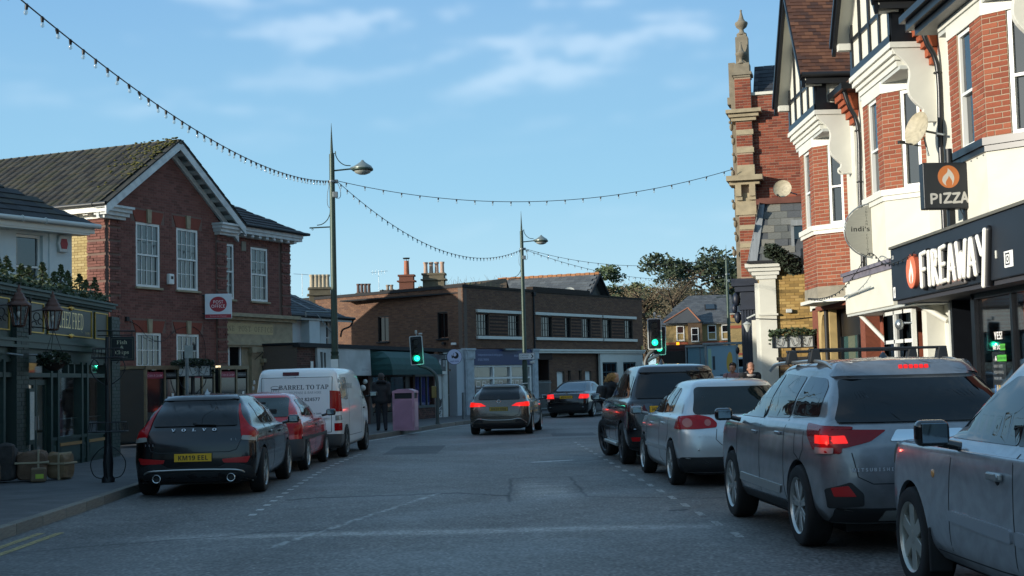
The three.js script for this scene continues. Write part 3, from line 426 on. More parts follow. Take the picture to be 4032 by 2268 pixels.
  mesh('flat_roof', [bx(-3.5, 8.6, 3.36, 3.42, -3.5, -.1), bx(-3.5, 8.6, 2.36, 3.36, -3.6, -3.5), bx(8.5, 8.6, .1, 3.36, -5, -.25)], MAT.tar, P);
  const menu = mesh('menu_case', [bx(2.86, 3.12, .62, 1.6, .085, .14)], GD, P); mesh('menu_sheet', bx(2.89, 3.09, .7, 1.54, .14, .146), M('#b9beb8', .6, { map: T.grain }), menu);
  mesh('spot_lamp', [rod([2.1, 2.2, .02], [2.25, 2.16, .25], .02), rod([3.1, 2.2, .02], [3.5, 2.17, .22], .02), rod([7.6, 2.2, .02], [7.85, 2.17, .22], .02)], MAT.galv, P);
}
// plants: leafy tufts from many small faces
function leaves(n, at, size, out = []) { // n leaf quads; at() gives [x, y, z]
  for (let k = 0; k < n; k++) { const [x, y, z, s = 1] = at(k), a = size * s * rr(.6, 1.3), g = quad([-a * .5, -a * .22, 0], [a * .5, -a * .22, 0], [a * .5, a * .22, a * .1], [-a * .5, a * .22, a * .1]); out.push(place(g, x, y, z, rr(-1.5, 1.5), rr(0, 6.3), rr(-1, 1))); }
  return mergeGeometries(out.map(plain));
}
{
  seed(404);
  const box1 = thing('roof_planter', 'long planter of ivy along the top of the green fascia', 'planter', [-8.6, 3.36, -21], Math.PI / 2);
  mesh('trough', [bx(-3, 7.7, 0, .1, -.35, .02)], MAT.shopGreenDark, box1);
  const ivy = mesh('ivy', leaves(2200, () => [rr(-3, 7.8), rr(.02, .17), rr(-.3, .16)], .075), MAT.leafIvy, box1); ivy.userData.kind = 'stuff';
  for (let k = 0; k < 11; k++) {
    const x = 2.0 + k * .545 + rr(-.08, .08), h = rr(.3, .5), t = thing('dwarf_conifer', `small dwarf conifer, ${['eleventh', 'tenth', 'ninth', 'eighth', 'seventh', 'sixth', 'fifth', 'fourth', 'third', 'second', 'first'][k]} from the Post Office end of the roof planter`, 'shrub', [-8.6 + rr(-.14, -.04), 3.44, -21 - x], rr(0, 6), 'dwarf conifers in the roof planter');
    mesh('trunk', rod([0, 0, 0], [0, h * .8, 0], .012), MAT.bark, t);
    mesh('crown', leaves(150, () => { const q = Math.pow(rnd(), .8), r = (1 - q) * .19 + .01, a = rnd() * 6.3; return [Math.cos(a) * r * Math.sqrt(rnd()), q * h + .02, Math.sin(a) * r * Math.sqrt(rnd())]; }, .07), MAT.leaf, t);
  }
  // terrace of shops carrying on toward and past the camera; it shades the road
  const T2 = thing('left_terrace', 'plain brick shop terrace beyond the left edge', 'building', [-8.6, 0, -17.4], Math.PI / 2);
  mesh('wall', [bx(-45, 0, 0, 3.9, -8, 0)], M('#74463a', .9, { map: T.blotch }), T2);
  mesh('roof', [slab([[-45, 3.9, .2], [0, 3.9, .2], [0, 4.6, -4], [-45, 4.6, -4]], .1), slab([[-45, 4.6, -4], [0, 4.6, -4], [0, 3.9, -8.2], [-45, 3.9, -8.2]], .1)], MAT.slate, T2);
  for (let k = 0; k < 11; k++) sash(T2, -43 + k * 4, 2.85, 1.2, .8, .06, { cols: 2, rows: 1, depth: .02 });
  for (let k = 0; k < 11; k++) { const w = mesh('shop_window', [bx(-43.6 + k * 4, -40.8 + k * 4, .5, 2.2, 0, .03)], MAT.glassDark, T2); mesh('shop_fascia', bx(-44 + k * 4, -40.4 + k * 4, 2.25, 2.75, 0, .1), M(['#20403a', '#c9c4b4', '#5b2226', '#22304a'][k % 4], .5), w); }
}
{ // gabled house hidden behind the Post Office; its roof shades the brown block's side wall
  const P = thing('hidden_gabled_house', 'gabled brick house standing behind the Post Office', 'house', [-15.3, 0, -53.7], Math.atan2(-.467, -.884) + Math.PI / 2);
  mesh('wall', bx(-4, 4, 0, 5.9, -2.5, 2.5), M('#6b4238', .9), P); const g = extr([[-4.2, 5.8], [4.2, 5.8], [0, 8.4]], 5.2); g.translate(0, 0, -2.6); mesh('roof', g, MAT.slate, P);
}
// ================================================================ middle of the view
// ---- row of low shops beside the Post Office
{
  seed(505);
  const A = [-6.71, -43.75], B = [-2.55, -56.9], P = thing('low_shop_row', 'single storey row of shops with white fascia and green awning', 'shop', [A[0], 0, A[1]], facing(A, B));
  const bk = [], pier = wallPart(P, 'brick_pier', { w: 1.3, h: 2.72, at: [-.55, .1, .02], mortar: MAT.mortarDark, t: 1.2 }); courses(bk, pier, { w: 1.3, h: 2.66 });
  const st2 = wallPart(P, 'brick_stall_riser', { w: 2.1, h: .48, at: [9.55, .1, 0], mortar: MAT.mortarDark }); courses(bk, st2, { w: 2.1, h: .45 });
  layPieces(P, bk, 'brick', 'brickwork', pieceGeo, ['#5a3b32', '#4f342d', '#64433a', '#463029'], .9, 200);
  mesh('notice', rbox(.18, .42, .03, .01, .45, 2.1, .05), MAT.upvc, P);
  mesh('flat_roof', [bx(-.6, 13.8, 2.84, 2.9, -4, .1), bx(-.6, 13.8, 2.76, 2.84, -.1, .16)], MAT.tar, P);
  mesh('party_wall', [bx(.7, .82, .1, 2.8, -4, -.05), bx(5.02, 5.18, .1, 2.8, -4, .02), bx(9.35, 9.55, .1, 2.8, -4, .0), bx(11.6, 11.75, .1, 2.8, -4, -.02), bx(.7, 13.8, .1, 2.8, -4.1, -4)], M('#4b352d', .9, { map: T.blotch }), P);
  const wf = mesh('white_fascia', rbox(4.28, .95, .1, .02, 2.88, 2.3, .08, -.04), M('#b9bcb8', .6, { map: T.blotchL }), P);
  const ph = textMaterial(256, 64, (g, w, h) => { g.fillStyle = '#b6b9b5'; g.fillRect(0, 0, w, h); put(g, '01202 762655', w / 2, h / 2, '40px sans-serif', '#6b6e70'); }); const q = mesh('phone_number', plain(new THREE.PlaneGeometry(.62, .15)), ph, wf, 'keep'); q.position.set(4.5, 2.04, .142); q.rotation.x = -.04;
  mesh('fascia_marks', [bx(.95, 1.08, 1.9, 2.62, .12, .14), bx(1.2, 1.32, 1.9, 2.6, .12, .14), bx(.75, 1.35, 1.86, 1.95, .12, .15)], MAT.iron, wf);
  const w0 = mesh('shop_window', [bx(.9, 4.95, 1.75, 1.83, -.3, -.2), bx(.9, 4.95, .5, .58, -.3, -.2), bx(2.2, 2.28, .58, 1.75, -.3, -.2), bx(3.6, 3.68, .58, 1.75, -.3, -.2), bx(.9, 4.95, .1, .5, -.28, -.22)], M('#3b332c', .6), P); for (const a of [.95, 2.3, 3.7]) mesh('pane', box(1.2, 1.15, .008, a + .62, 1.165, -.25), MAT.glassDark, w0);
  mesh('lamp_globe', [ball(.09, 4.55, 1.62, .1), ball(.11, 4.3, 1.4, .12)], M('#c9c9c0', .4), P);
  // green canopy with splayed ends
  const cp = [[0, 2.74], [.35, 2.66], [.68, 2.46], [.82, 2.22], [.86, 2.02]], gs = [], L = 5.2, R = 10.25;
  for (let i = 0; i < cp.length - 1; i++) { const [z0, y0] = cp[i], [z1, y1] = cp[i + 1], k0 = z0 * .9, k1 = z1 * .9; const l0 = L + .8 - k0, l1 = L + .8 - k1, r0 = R - .3 + k0 * .3, r1 = R - .3 + k1 * .3; gs.push(quad([l1, y1, z1], [r1, y1, z1], [r0, y0, z0], [l0, y0, z0]), quad([L, y1, 0], [l1, y1, z1], [l0, y0, z0], [L, y0, 0]), quad([r1, y1, z1], [R, y1, 0], [R, y0, 0], [r0, y0, z0])); }
  const awn = mesh('awning', mergeGeometries(gs.map(plain)), M('#1d4a45', .75, { side: THREE.DoubleSide, map: T.blotch }), P);
  mesh('valance', [bx(L + .04, R, 1.84, 2.03, .85, .87), bx(L, L + .03, 1.84, 2.03, 0, .86)], M('#1b433f', .75, { map: T.streak }), awn); mesh('awning_frame', [rod([L + .1, 2.02, .82], [R - .1, 2.02, .82], .015), rod([L + .2, 2.6, .02], [L + .15, 2.0, .8], .012)], MAT.galv, awn);
  const w1 = mesh('shop_window', [bx(5.5, 9.35, 1.78, 1.86, -.12, -.02), bx(5.5, 9.35, .4, .48, -.12, 0), bx(6.7, 6.78, .48, 1.78, -.12, -.02), bx(8.6, 8.68, .48, 1.78, -.12, -.02), bx(5.2, 5.5, .1, 1.86, -.12, -.02), bx(5.5, 9.35, .1, .4, -.1, -.03)], M('#2b2a28', .6), P);
  for (const [a, b] of [[5.52, 6.68], [6.8, 8.58]]) mesh('pane', box(b - a, 1.28, .008, (a + b) / 2, 1.13, -.07), MAT.pane, w1); mesh('door', [bx(8.7, 9.3, .1, 1.78, -.14, -.1)], M('#1c1a1a', .5), w1);
  mesh('window_display', [bx(5.7, 6.1, .5, 1.3, -.7, -.4), bx(7.0, 7.25, .5, 1.55, -.9, -.7), bx(7.5, 7.7, .5, 1.4, -.8, -.6), bx(7.9, 8.3, .5, 1.1, -.9, -.5)], M('#6a6658', .8, { map: T.blotch }), P);
  mesh('shop_floor', [bx(5.2, 11.6, .08, .1, -4, 0), bx(5.2, 11.6, 2.5, 2.55, -4, -.1)], MAT.interior, P);
  const w2 = mesh('shop_window', [bx(9.56, 11.6, 1.78, 1.86, -.12, 0), bx(9.56, 11.6, .55, .65, -.14, .04), bx(10.2, 10.25, .65, 1.78, -.1, -.02), bx(10.85, 10.9, .65, 1.78, -.1, -.02)], M('#3a4445', .5), P); mesh('pane', box(2.0, 1.12, .008, 10.57, 1.215, -.06), MAT.pane, w2);
  const cur = []; for (let k = 0; k < 26; k++) cur.push(cyl(.045, .05, 1.12, 9.62 + k * .077, 1.215, -.3 + (k % 2) * .05, 6)); mesh('curtain', cur, M('#33459c', .7, { map: T.streak }), w2);
  const lf = textMaterial(512, 136, (g, w, h) => { g.fillStyle = '#3a3f44'; g.fillRect(0, 0, w, h); put(g, 'LAZY F', w * .34, h * .55, 'bold 84px sans-serif', '#b9bcbd'); put(g, 'X', w * .93, h * .55, 'bold 84px sans-serif', '#b9bcbd'); foxMark(g, w * .74, h * .52, 46, '#c9cccd', '#3a3f44'); }, .5);
  const ff = mesh('fox_fascia', [bx(10.2, 12.7, 1.98, 2.66, 0, .1)], M('#34393d', .5), P); const fpn = mesh('shop_name', plain(new THREE.PlaneGeometry(2.44, .62)), lf, ff, 'keep'); fpn.position.set(11.45, 2.33, .104); mesh('trim', [bx(10.2, 12.75, 1.86, 1.98, 0, .14)], MAT.white, ff);
  mesh('white_column', [bx(11.75, 12.45, .1, 2.0, -.12, 0), bx(12.46, 13.02, .1, 2.6, -.12, .05), bx(12.42, 13.06, 2.6, 2.76, -.12, .1), bx(12.55, 12.93, .9, 1.4, .05, .07), bx(12.55, 12.93, 1.5, 2.0, .05, .07)], MAT.greyWhite, P);
  const mural = textMaterial(128, 256, (g, w, h) => { g.fillStyle = '#b4b6b3'; g.fillRect(0, 0, w, h); seed(8); for (let k = 0; k < 70; k++) { g.fillStyle = '#16181a'; g.beginPath(); const y = 60 + Math.pow(rnd(), 1.6) * 190; g.ellipse(rnd() * w, y, rr(6, 15), rr(5, 12), rnd() * 3, 0, 7); g.fill(); } g.fillStyle = '#16181a'; g.beginPath(); g.ellipse(w * .5, 105, 52, 46, 0, 0, 7); g.fill(); }); const mu = mesh('painted_mural', plain(new THREE.PlaneGeometry(.68, .95)), mural, P, 'keep'); mu.position.set(12.1, .6, .004);
  const d = mesh('door', [bx(13.1, 13.72, .1, 1.98, -.2, -.15)], M('#332517', .6, { map: T.streak }), P); mesh('door_panel', [bx(13.18, 13.64, 1.1, 1.8, -.15, -.14), bx(13.18, 13.64, .3, .9, -.15, -.14)], M('#251a10', .5), d); mesh('door_frame', [bx(13.04, 13.1, .1, 2.7, -.2, -.08), bx(13.04, 13.78, 1.98, 2.06, -.2, -.08), bx(13.1, 13.72, 2.06, 2.7, -.2, -.16)], M('#4b3520', .6), d); mesh('handle', ball(.03, 13.62, 1.0, -.12), MAT.steel, d);
}
function foxMark(g, x, y, s, light, dark) { // a curled fox emblem: head with two ears, tail round it
  g.fillStyle = light; g.beginPath(); g.ellipse(x, y + s * .1, s * .42, s * .5, 0, 0, 7); g.fill(); for (const q of [-1, 1]) { g.beginPath(); g.moveTo(x + q * s * .08, y - s * .3); g.lineTo(x + q * s * .4, y - s * .95); g.lineTo(x + q * s * .45, y - s * .1); g.fill(); }
  g.fillStyle = dark; for (const q of [-1, 1]) { g.beginPath(); g.ellipse(x + q * s * .18, y, s * .07, s * .05, 0, 0, 7); g.fill(); } g.beginPath(); g.ellipse(x, y + s * .4, s * .1, s * .07, 0, 0, 7); g.fill();
}
{
  const s = thing('round_fox_sign', 'round pale sign with black fox emblem and LAZY FOX lettering', 'sign', [-2.42, 2.55, -55.5], .25);
  const m = textMaterial(256, 256, (g, w, h) => { g.fillStyle = '#b7bfd6'; g.fillRect(0, 0, w, h); g.fillStyle = '#14161c'; g.beginPath(); g.ellipse(152, 105, 50, 55, 0, 0, 7); g.fill(); g.fillStyle = '#b7bfd6'; g.beginPath(); g.ellipse(138, 92, 26, 30, .4, 0, 7); g.fill(); foxMark(g, 96, 128, 40, '#14161c', '#b7bfd6'); g.fillStyle = '#b7bfd6'; g.beginPath(); g.moveTo(128, 40); g.lineTo(160, 75); g.lineTo(120, 80); g.fill(); put(g, 'LAZY FOX', 128, 205, 'bold 34px sans-serif', '#3d4a78'); }, .4);
  mesh('sign_case', cyl(.32, .32, .1, 0, 0, 0, 40, Math.PI / 2), M('#22283a', .4), s); const f = mesh('sign_face', plain(new THREE.CircleGeometry(.305, 40)), m, s, 'keep'); f.position.z = .054; mesh('bracket', [rod([-.3, .1, 0], [-.6, .1, -.1], .02), rod([-.3, -.1, 0], [-.6, -.1, -.1], .02)], MAT.iron, s);
}
// ---- white house with slate roof behind the low shops
{
  seed(606);
  const A = [-8.3, -46.3], B = [-5.2, -53.5], P = thing('slate_roofed_house', 'white cottage with steep slate roof behind the low shops', 'house', [A[0], 0, A[1]], facing(A, B));
  const holes = [[2.92, 3.35, 2.9, 3.9], [3.75, 4.1, 2.9, 3.9]];
  wallPart(P, 'front_wall', { w: 4.6, h: 4.0, holes, mortar: MAT.renderGrey, t: .3 }); mesh('gable_wall', [bx(4.3, 4.6, 0, 4, -5, -.3)], MAT.renderGrey, P); mesh('bay', [bx(2.05, 2.75, 2.85, 3.95, 0, .35)], MAT.renderGrey, P); mesh('rear_wall', bx(0, 4.3, 0, 4, -5.2, -5), MAT.renderGrey, P);
  for (const [a, b, c, d] of holes) sash(P, a, c, b - a, d - c, 0, { rails: [.35], depth: .12, frame: .045 });
  const rf = mesh('roof', [slab([[-1, 3.95, .4], [5.0, 3.95, .4], [1.1, 5.75, -2.4], [-1, 5.75, -2.4]], .06), slab([[5.0, 3.95, .4], [5.0, 3.95, -5.4], [1.1, 5.75, -2.4]], .06)], M('#33383c', .8, { map: T.blotch }), P);
  const sl = []; tilesOn(sl, rf, [-1, 3.95, .4], [1, 0, 0], [0, 1.8, -2.8], 6, 3.33, .25, .18, .015, { stagger: 1, clip: (a, b) => a < 6 - b * 1.17 }); layPieces(P, sl, 'slate', 'slates', flatTile, ['#3a4045', '#33393e', '#424a50', '#2d3236'], .75, 150);
  mesh('lead_flashing', [rod([1.4, 5.35, -1.75], [2.72, 4.25, -.05], .035), rod([1.9, 5.2, -1.5], [3.95, 4.25, -.05], .03)], MAT.lead, P);
  mesh('gutter', [tube([[-1, 3.97, .46], [5.05, 3.97, .46]], .05, 4, 8), tube([[5.0, 3.95, .44], [5.0, 3.7, .3], [4.75, 3.55, .1], [4.7, 3.3, .05]], .035, 12, 8)], MAT.plastic, P); mesh('eaves_board', bx(-1, 4.95, 3.83, 3.92, .36, .4), MAT.greyWhite, P);
}
// ---- brown brick corner block
{
  seed(707);
  const P = thing('brown_brick_block', 'two storey brown brick corner block with flat parapet and white window bands', 'building', [-2.11, 0, -58], Math.atan2(.82, .573));
  const bk = [], wz = [[.95, 1.87], [3.32, 4.22], [5.96, 6.88], [7.95, 8.5], [9.47, 10.32], [11.38, 12.28], [13.51, 14.37]].map(([a, b]) => [a, b, 3.5, 4.46]);
  const front = wallPart(P, 'front_wall', { w: 15.4, h: 2.6, at: [0, 2.95, 0], holes: wz.map(([a, b, c, d]) => [a, b, c - 2.95, d - 2.95]), mortar: MAT.mortarDark, t: .25 });
  courses(bk, front, { w: 15.4, h: 2.6, holes: wz.map(([a, b, c, d]) => [a, b, c - 2.95, d - 2.95]) });
  const low = wallPart(P, 'ground_wall', { w: 4.6, h: 2.75, at: [6.9, .1, -.25], holes: [[.65, 1.3, 0, 1.8], [1.62, 1.86, .2, 1.84], [2.58, 2.83, .2, 1.84], [3.15, 3.72, 0, 1.8]], mortar: MAT.mortarDark, t: .25 }); courses(bk, low, { w: 4.2, h: 2.75, holes: [[.65, 1.3, 0, 1.8], [1.62, 1.86, .2, 1.84], [2.58, 2.83, .2, 1.84], [3.15, 3.72, 0, 1.8]] });
  const lw = [[5.3, 5.95, 3.4, 4.55], [1.5, 2.2, 3.4, 4.55]]; // side wall: local x from far left to the corner
  const ang = facing([-12.68, -67.19], [-2.11, -58]) - P.rotation.y; // turn of the side relative to the front
  const sg = group('side_wing', P, 0, 0, 0, ang), side = wallPart(sg, 'side_wall', { w: 14, h: 5.55, at: [-14, 0, 0], holes: [[8.74, 9.43, 3.4, 4.55], [12.48, 13.09, 3.4, 4.55]], mortar: MAT.mortarDark, t: .25 });
  courses(bk, side, { w: 14, h: 5.55, y0: 2.7, holes: [[8.74, 9.43, 3.4, 4.55], [12.48, 13.09, 3.4, 4.55]] });
  layPieces(P, bk, 'brick', 'brickwork', pieceGeo, BROWN, .9, 300);
  for (const [a, b] of [[8.74, 9.43], [12.48, 13.09]]) sash(sg, a - 14, 3.4, b - a, 1.15, 0, { cols: 2, rails: [], mat: MAT.blackPaint, depth: .1, frame: .05, glass: MAT.glassDark, sillMat: MAT.tar });
  mesh('coping', [bx(-14, .05, 5.55, 5.68, -.3, .06)], MAT.tar, sg);
  mesh('security_camera', [rbox(.25, .1, .1, .02, -.4, 3.15, .2), rod([-.45, 3.15, .05], [-.45, 3.15, .2], .02)], MAT.upvc, sg); mesh('outside_lamp', rbox(.14, .12, .16, .02, -1.1, 3.2, .08), MAT.iron, sg);
  mesh('parapet', [bx(0, 5.25, 5.55, 5.66, -.3, .06), bx(5.25, 10.2, 5.55, 5.8, -.3, .07), bx(10.2, 15.45, 5.55, 5.62, -.3, .06)], M('#33281f', .9, { map: T.blotch }), P); mesh('flat_roof', [bx(0, 15.4, 5.3, 5.36, -7, -.25)], MAT.tar, P); mesh('end_wall', [bx(15.15, 15.4, 0, 5.5, -7, -.25)], M('#5f4233', .9), P);
  for (const [a, b] of [[.9, 4.3], [5.4, 11.2], [11.35, 14.62]]) mesh('white_band', [rbox(b - a, .13, .12, .01, (a + b) / 2, 4.57, .05), rbox(b - a, .13, .14, .01, (a + b) / 2, 3.42, .06)], MAT.white, P);
  const panelM = M('#3b2a22', .9, { map: T.blotch }); for (const [a, b] of [[1.87, 3.32], [6.88, 7.95], [8.5, 9.47], [10.32, 11.2], [12.28, 13.51]]) for (let k = 0; k < 6; k++) mesh('dark_brick_course', bx(a + .05, b - .05, 3.55 + k * .155, 3.62 + k * .155, 0, .022), panelM, P);
  for (const [a, b, c, d] of wz) { const w = sash(P, a, c, b - a, d - c, 0, { cols: b - a > .7 ? 4 : 3, rows: 3, rails: [], mat: M('#2b2723', .6), depth: .1, frame: .035, bar: .02, sill: 0 }); mesh('curtain', bx(a + .05, b - .05, c + .05, d - .05, -.3, -.28), M('#a3947c', .9, { map: T.streak }), w); }
  mesh('drain_pipe', [rod([5.32, 2.9, .05], [5.32, 5.6, .05], .04), rbox(.16, .16, .12, .02, 5.32, 5.45, .08)], MAT.plastic, P);
  // estate agent's shopfront
  const pil = (x, w) => mesh('white_pilaster', [bx(x, x + w, .1, 2.5, -.1, .1), bx(x - .04, x + w + .04, 2.5, 2.9, -.1, .14), bx(x - .06, x + w + .06, 2.86, 2.95, -.1, .18), bx(x + .08, x + w - .08, .4, 1.2, .1, .115), bx(x + .08, x + w - .08, 1.3, 2.35, .1, .115), bx(x + .06, x + w - .06, 2.55, 2.8, .14, .155), bx(x - .04, x + w + .04, .1, .3, -.1, .13)], M('#aab2b6', .55, { map: T.blotch }), P); pil(-.02, .6); pil(5.05, .42);
  mesh('return_pilaster', [bx(-.55, -.03, .1, 2.9, -.4, .02)], M('#aab2b6', .55), P);
  const agent = mesh('agent_fascia', [bx(.6, 5.03, 2.22, 2.92, -.1, .08)], M('#1c2a55', .45, { map: T.blotchL }), P);
  const at = textMaterial(1024, 160, (g, w, h) => { g.fillStyle = '#1d2b57'; g.fillRect(0, 0, w, h); put(g, 'Independent estate & letting agents', 60, 55, '27px sans-serif', '#9aa3bf', 'left'); put(g, '01202 765995', 60, 105, '30px sans-serif', '#9aa3bf', 'left'); put(g, 'ennett & Lane', 700, 62, '40px serif', '#9aa3bf', 'left'); }, .4); const af = mesh('agent_name', plain(new THREE.PlaneGeometry(4.35, .66)), at, agent, 'keep'); af.position.set(2.8, 2.57, .084); mesh('sign_light', [rbox(1.3, .09, .16, .02, 3.3, 2.9, .22)], MAT.galv, agent);
  const aw = mesh('agent_window', [bx(.6, 5.03, 1.62, 1.7, -.14, .02), bx(.6, 5.03, 2.14, 2.22, -.14, .02), bx(.6, 5.03, .42, .5, -.14, .04), bx(.6, 5.03, .1, .42, -.12, 0), ...[.6, 2.08, 3.4, 4.95].map((x) => bx(x - .05, x + .05, .5, 2.14, -.13, .03))], MAT.upvc, P);
  for (const [a, b] of [[.65, 2.03], [2.13, 3.35], [3.45, 4.9]]) { mesh('pane', [box(b - a, 1.1, .008, (a + b) / 2, 1.06, -.06)], MAT.pane, aw); mesh('transom_pane', [box(b - a, .42, .008, (a + b) / 2, 1.92, -.06)], MAT.pane, aw); }
  for (let r = 0; r < 3; r++) for (let k = 0; k < 10; k++) { const x = .82 + k * .42; if (Math.abs(x - 2.08) < .2 || Math.abs(x - 3.4) < .2) continue; const cd = mesh('property_card', bx(x - .15, x + .15, .55 + r * .36, .83 + r * .36, -.2, -.19), M('#b9c2c4', .5), aw); mesh('photograph', bx(x - .11, x + .11, .62 + r * .36, .78 + r * .36, -.19, -.186), M(['#59695c', '#6c6358', '#4d5a6b'][(k + r) % 3], .6), cd); }
  mesh('office_room', [bx(.6, 5.03, .08, .1, -3, -.1), bx(.6, 5.03, .1, 2.3, -3, -2.95), bx(.6, 5.03, 2.3, 2.34, -3, -.1), bx(5.0, 5.04, .1, 2.3, -3, -.14)], M('#7d8a8c', .8), P);
  // gateway, doors, white shopfront
  mesh('gate_recess', [bx(5.5, 6.9, .1, 2.46, -1.6, -1.5), bx(6.85, 6.9, .1, 2.9, -1.5, -.25), bx(5.5, 6.9, 2.46, 2.9, -.3, -.05)], M('#35261f', .9), P);
  for (let k = 0; k < 14; k++) mesh('gate_bar', rod([5.66 + k * .086, .15, -.12], [5.66 + k * .086, 1.5, -.12], .012), MAT.steel, P); mesh('gate_rail', [bx(5.6, 6.86, .2, .24, -.13, -.1), bx(5.6, 6.86, 1.38, 1.42, -.13, -.1)], MAT.galv, P);
  for (const x of [7.55, 10.05]) mesh('white_door', [bx(x, x + .65, .1, 1.9, -.42, -.36), bx(x + .1, x + .55, 1.0, 1.75, -.36, -.345), bx(x + .1, x + .55, .25, .85, -.36, -.345)], MAT.upvc, P);
  mesh('slot_window', [bx(8.52, 8.76, .3, 1.94, -.4, -.36), bx(9.48, 9.73, .3, 1.94, -.4, -.36)], MAT.glassDark, P);
  mesh('white_cornice', [bx(5.45, 15.4, 2.86, 2.94, -.1, .14), bx(5.45, 15.4, 2.76, 2.86, -.2, .08)], MAT.white, P);
  mesh('white_shopfront', [bx(11.1, 15.3, 2.32, 2.76, -.12, 0), bx(11.1, 11.3, .1, 2.32, -.12, 0), bx(12.72, 13.3, .1, 2.32, -.12, 0), bx(14.6, 15.3, .1, 2.32, -.12, 0), bx(11.3, 12.72, .1, .8, -.12, 0), bx(13.3, 14.6, .1, .8, -.12, 0)], MAT.white, P);
  for (const [a, b] of [[11.3, 12.72], [13.3, 14.6]]) sash(P, a, .8, b - a, 1.52, 0, { cols: 3, rows: 1, rails: [.7], mat: M('#21404a', .5), depth: .1, sill: 0 });
  mesh('wall_light', rbox(.1, .22, .1, .02, 15.1, 3.05, .1), M('#c7a860', .4), P);
}
// ---- roofs and chimneys behind
function stack(parent, x, y, z, w, h, pots, mat, potMat = M('#b08a66', .8, { map: T.blotch }), ry = 0) {
  const s = mesh('chimney', [box(w, h, w * .62, x, y + h / 2, z, 0, ry), box(w + .12, .1, w * .62 + .12, x, y + h + .05, z, 0, ry), box(w + .2, .08, w * .62 + .2, x, y + h - .25, z, 0, ry)], mat, parent);
  for (let k = 0; k < pots; k++) { const q = (k - (pots - 1) / 2) * (w - .25) / Math.max(1, pots - 1); mesh('chimney_pot', lathe([[.13, 0], [.11, .1], [.1, .5], [.13, .54], [.13, .62], [.08, .62]], 10, x + q * Math.cos(ry), y + h + .1, z - q * Math.sin(ry)), potMat, s); } return s;
}
{
  seed(808);
  const brownTile = M('#5d4c39', .95, { map: T.blotch });
  const A = thing('brown_tiled_house', 'house roof of brown mossy tiles rising behind the parapet', 'house', [0, 0, -72.5], -.08);
  mesh('wall', bx(-8.2, -.9, 0, 5.4, -6, 0), M('#6a4c3c', .9), A); const ra = mesh('roof', [slab([[-8.6, 5.3, .4], [-.2, 5.3, .4], [-.55, 7.2, -3], [-8.4, 6.6, -3]], .08), slab([[-8.4, 6.6, -3], [-.55, 7.2, -3], [-.2, 5.3, -6.4], [-8.6, 5.3, -6.4]], .08)], brownTile, A);
  const t1 = []; tilesOn(t1, ra, [-8.4, 5.35, .4], [1, 0, 0], [0, 1.75, -3.4], 8.0, 3.7, .3, .32, .05, { clip: (a, b) => b < 2.6 + a * .14 }); layPieces(A, t1, 'roof_tile', 'roof_tiles', rollTile, ['#6b5940', '#5d4c38', '#77644a', '#4f4232', '#6a6040'], .95, 200);
  const oldStone = M('#6d6552', .9, { map: T.blotch });
  stack(A, -4.25, 5.3, -.6, 1.15, 2.0, 4, oldStone, M('#b99a84', .8, { map: T.blotch }));
  const bs = stack(A, -5.6, 5.2, .3, .76, 2.0, 0, M('#6f4535', .9, { map: rep(texBlotch, .4) })); mesh('flue', [cyl(.13, .15, .8, -5.6, 7.65, .3, 12)], M('#a5603f', .6, { map: T.blotch }), bs); mesh('flue_cowl', [cyl(.2, .17, .06, -5.6, 8.18, .3, 12), ...[0, 1, 2, 3].map((k) => rod([-5.6 + .12 * Math.cos(k * 1.57), 8.02, .3 + .12 * Math.sin(k * 1.57)], [-5.6 + .12 * Math.cos(k * 1.57), 8.16, .3 + .12 * Math.sin(k * 1.57)], .01))], MAT.iron, bs);
  const B = thing('slate_gabled_house', 'grey slate roof with terracotta ridge tiles and dark gable end', 'house', [1.2, 0, -77], -.42);
  mesh('wall', [bx(-3.2, 2.6, 0, 5.2, -5.4, 0)], M('#564b45', .9), B); const gw = mesh('gable_wall', extr([[0, 5.2], [5.4, 5.2], [2.7, 7.35]], .2), M('#57534e', .9, { map: T.blotch }), B); gw.rotation.y = Math.PI / 2; gw.position.set(2.4, 0, 0);
  const rb = mesh('roof', [slab([[-3.4, 5.1, .35], [3.0, 5.1, .35], [3.0, 7.5, -2.7], [-3.4, 7.5, -2.7]], .08), slab([[-3.4, 7.5, -2.7], [3.0, 7.5, -2.7], [3.0, 5.1, -5.75], [-3.4, 5.1, -5.75]], .08)], M('#55585a', .8, { map: T.blotchL }), B);
  const t2 = []; tilesOn(t2, rb, [-3.4, 5.15, .35], [1, 0, 0], [0, 2.4, -3.05], 6.4, 3.85, .36, .26, .014, { stagger: 1 }); layPieces(B, t2, 'slate', 'slates', flatTile, ['#5d6163', '#565a5c', '#646869', '#505457'], .75, 200);
  mesh('ridge_tile', Array.from({ length: 22 }, (_, k) => box(.26, .14, .2, -3.26 + k * .292, 7.55 + (k % 2) * .02, -2.7)), M('#a5714a', .9, { map: T.blotch }), B); mesh('barge_board', [rod([3.02, 5.0, .4], [3.02, 7.46, -2.7], .09, .09, 4), rod([3.02, 7.46, -2.7], [3.02, 5.0, -5.8], .09, .09, 4)], MAT.tar, B);
  const sk = mesh('skylight', box(.95, .06, 1.0, .9, 6.22, -.95, Math.atan2(2.4, 3.05)), MAT.tar, B); mesh('skylight_glass', box(.8, .02, .85, .9, 6.27, -.91, Math.atan2(2.4, 3.05)), MAT.glass, sk);
  const ds = mesh('satellite_dish', place(lathe([[.02, 0], [.2, .02], [.36, .1]], 18), 2.15, 6.3, -.1, 1.3, .5, 0), MAT.greyWhite, B); mesh('dish_arm', [rod([2.15, 6.0, -.3], [2.15, 6.3, -.1], .02), rod([2.15, 6.0, -.2], [2.0, 6.05, .25], .015)], MAT.iron, ds);
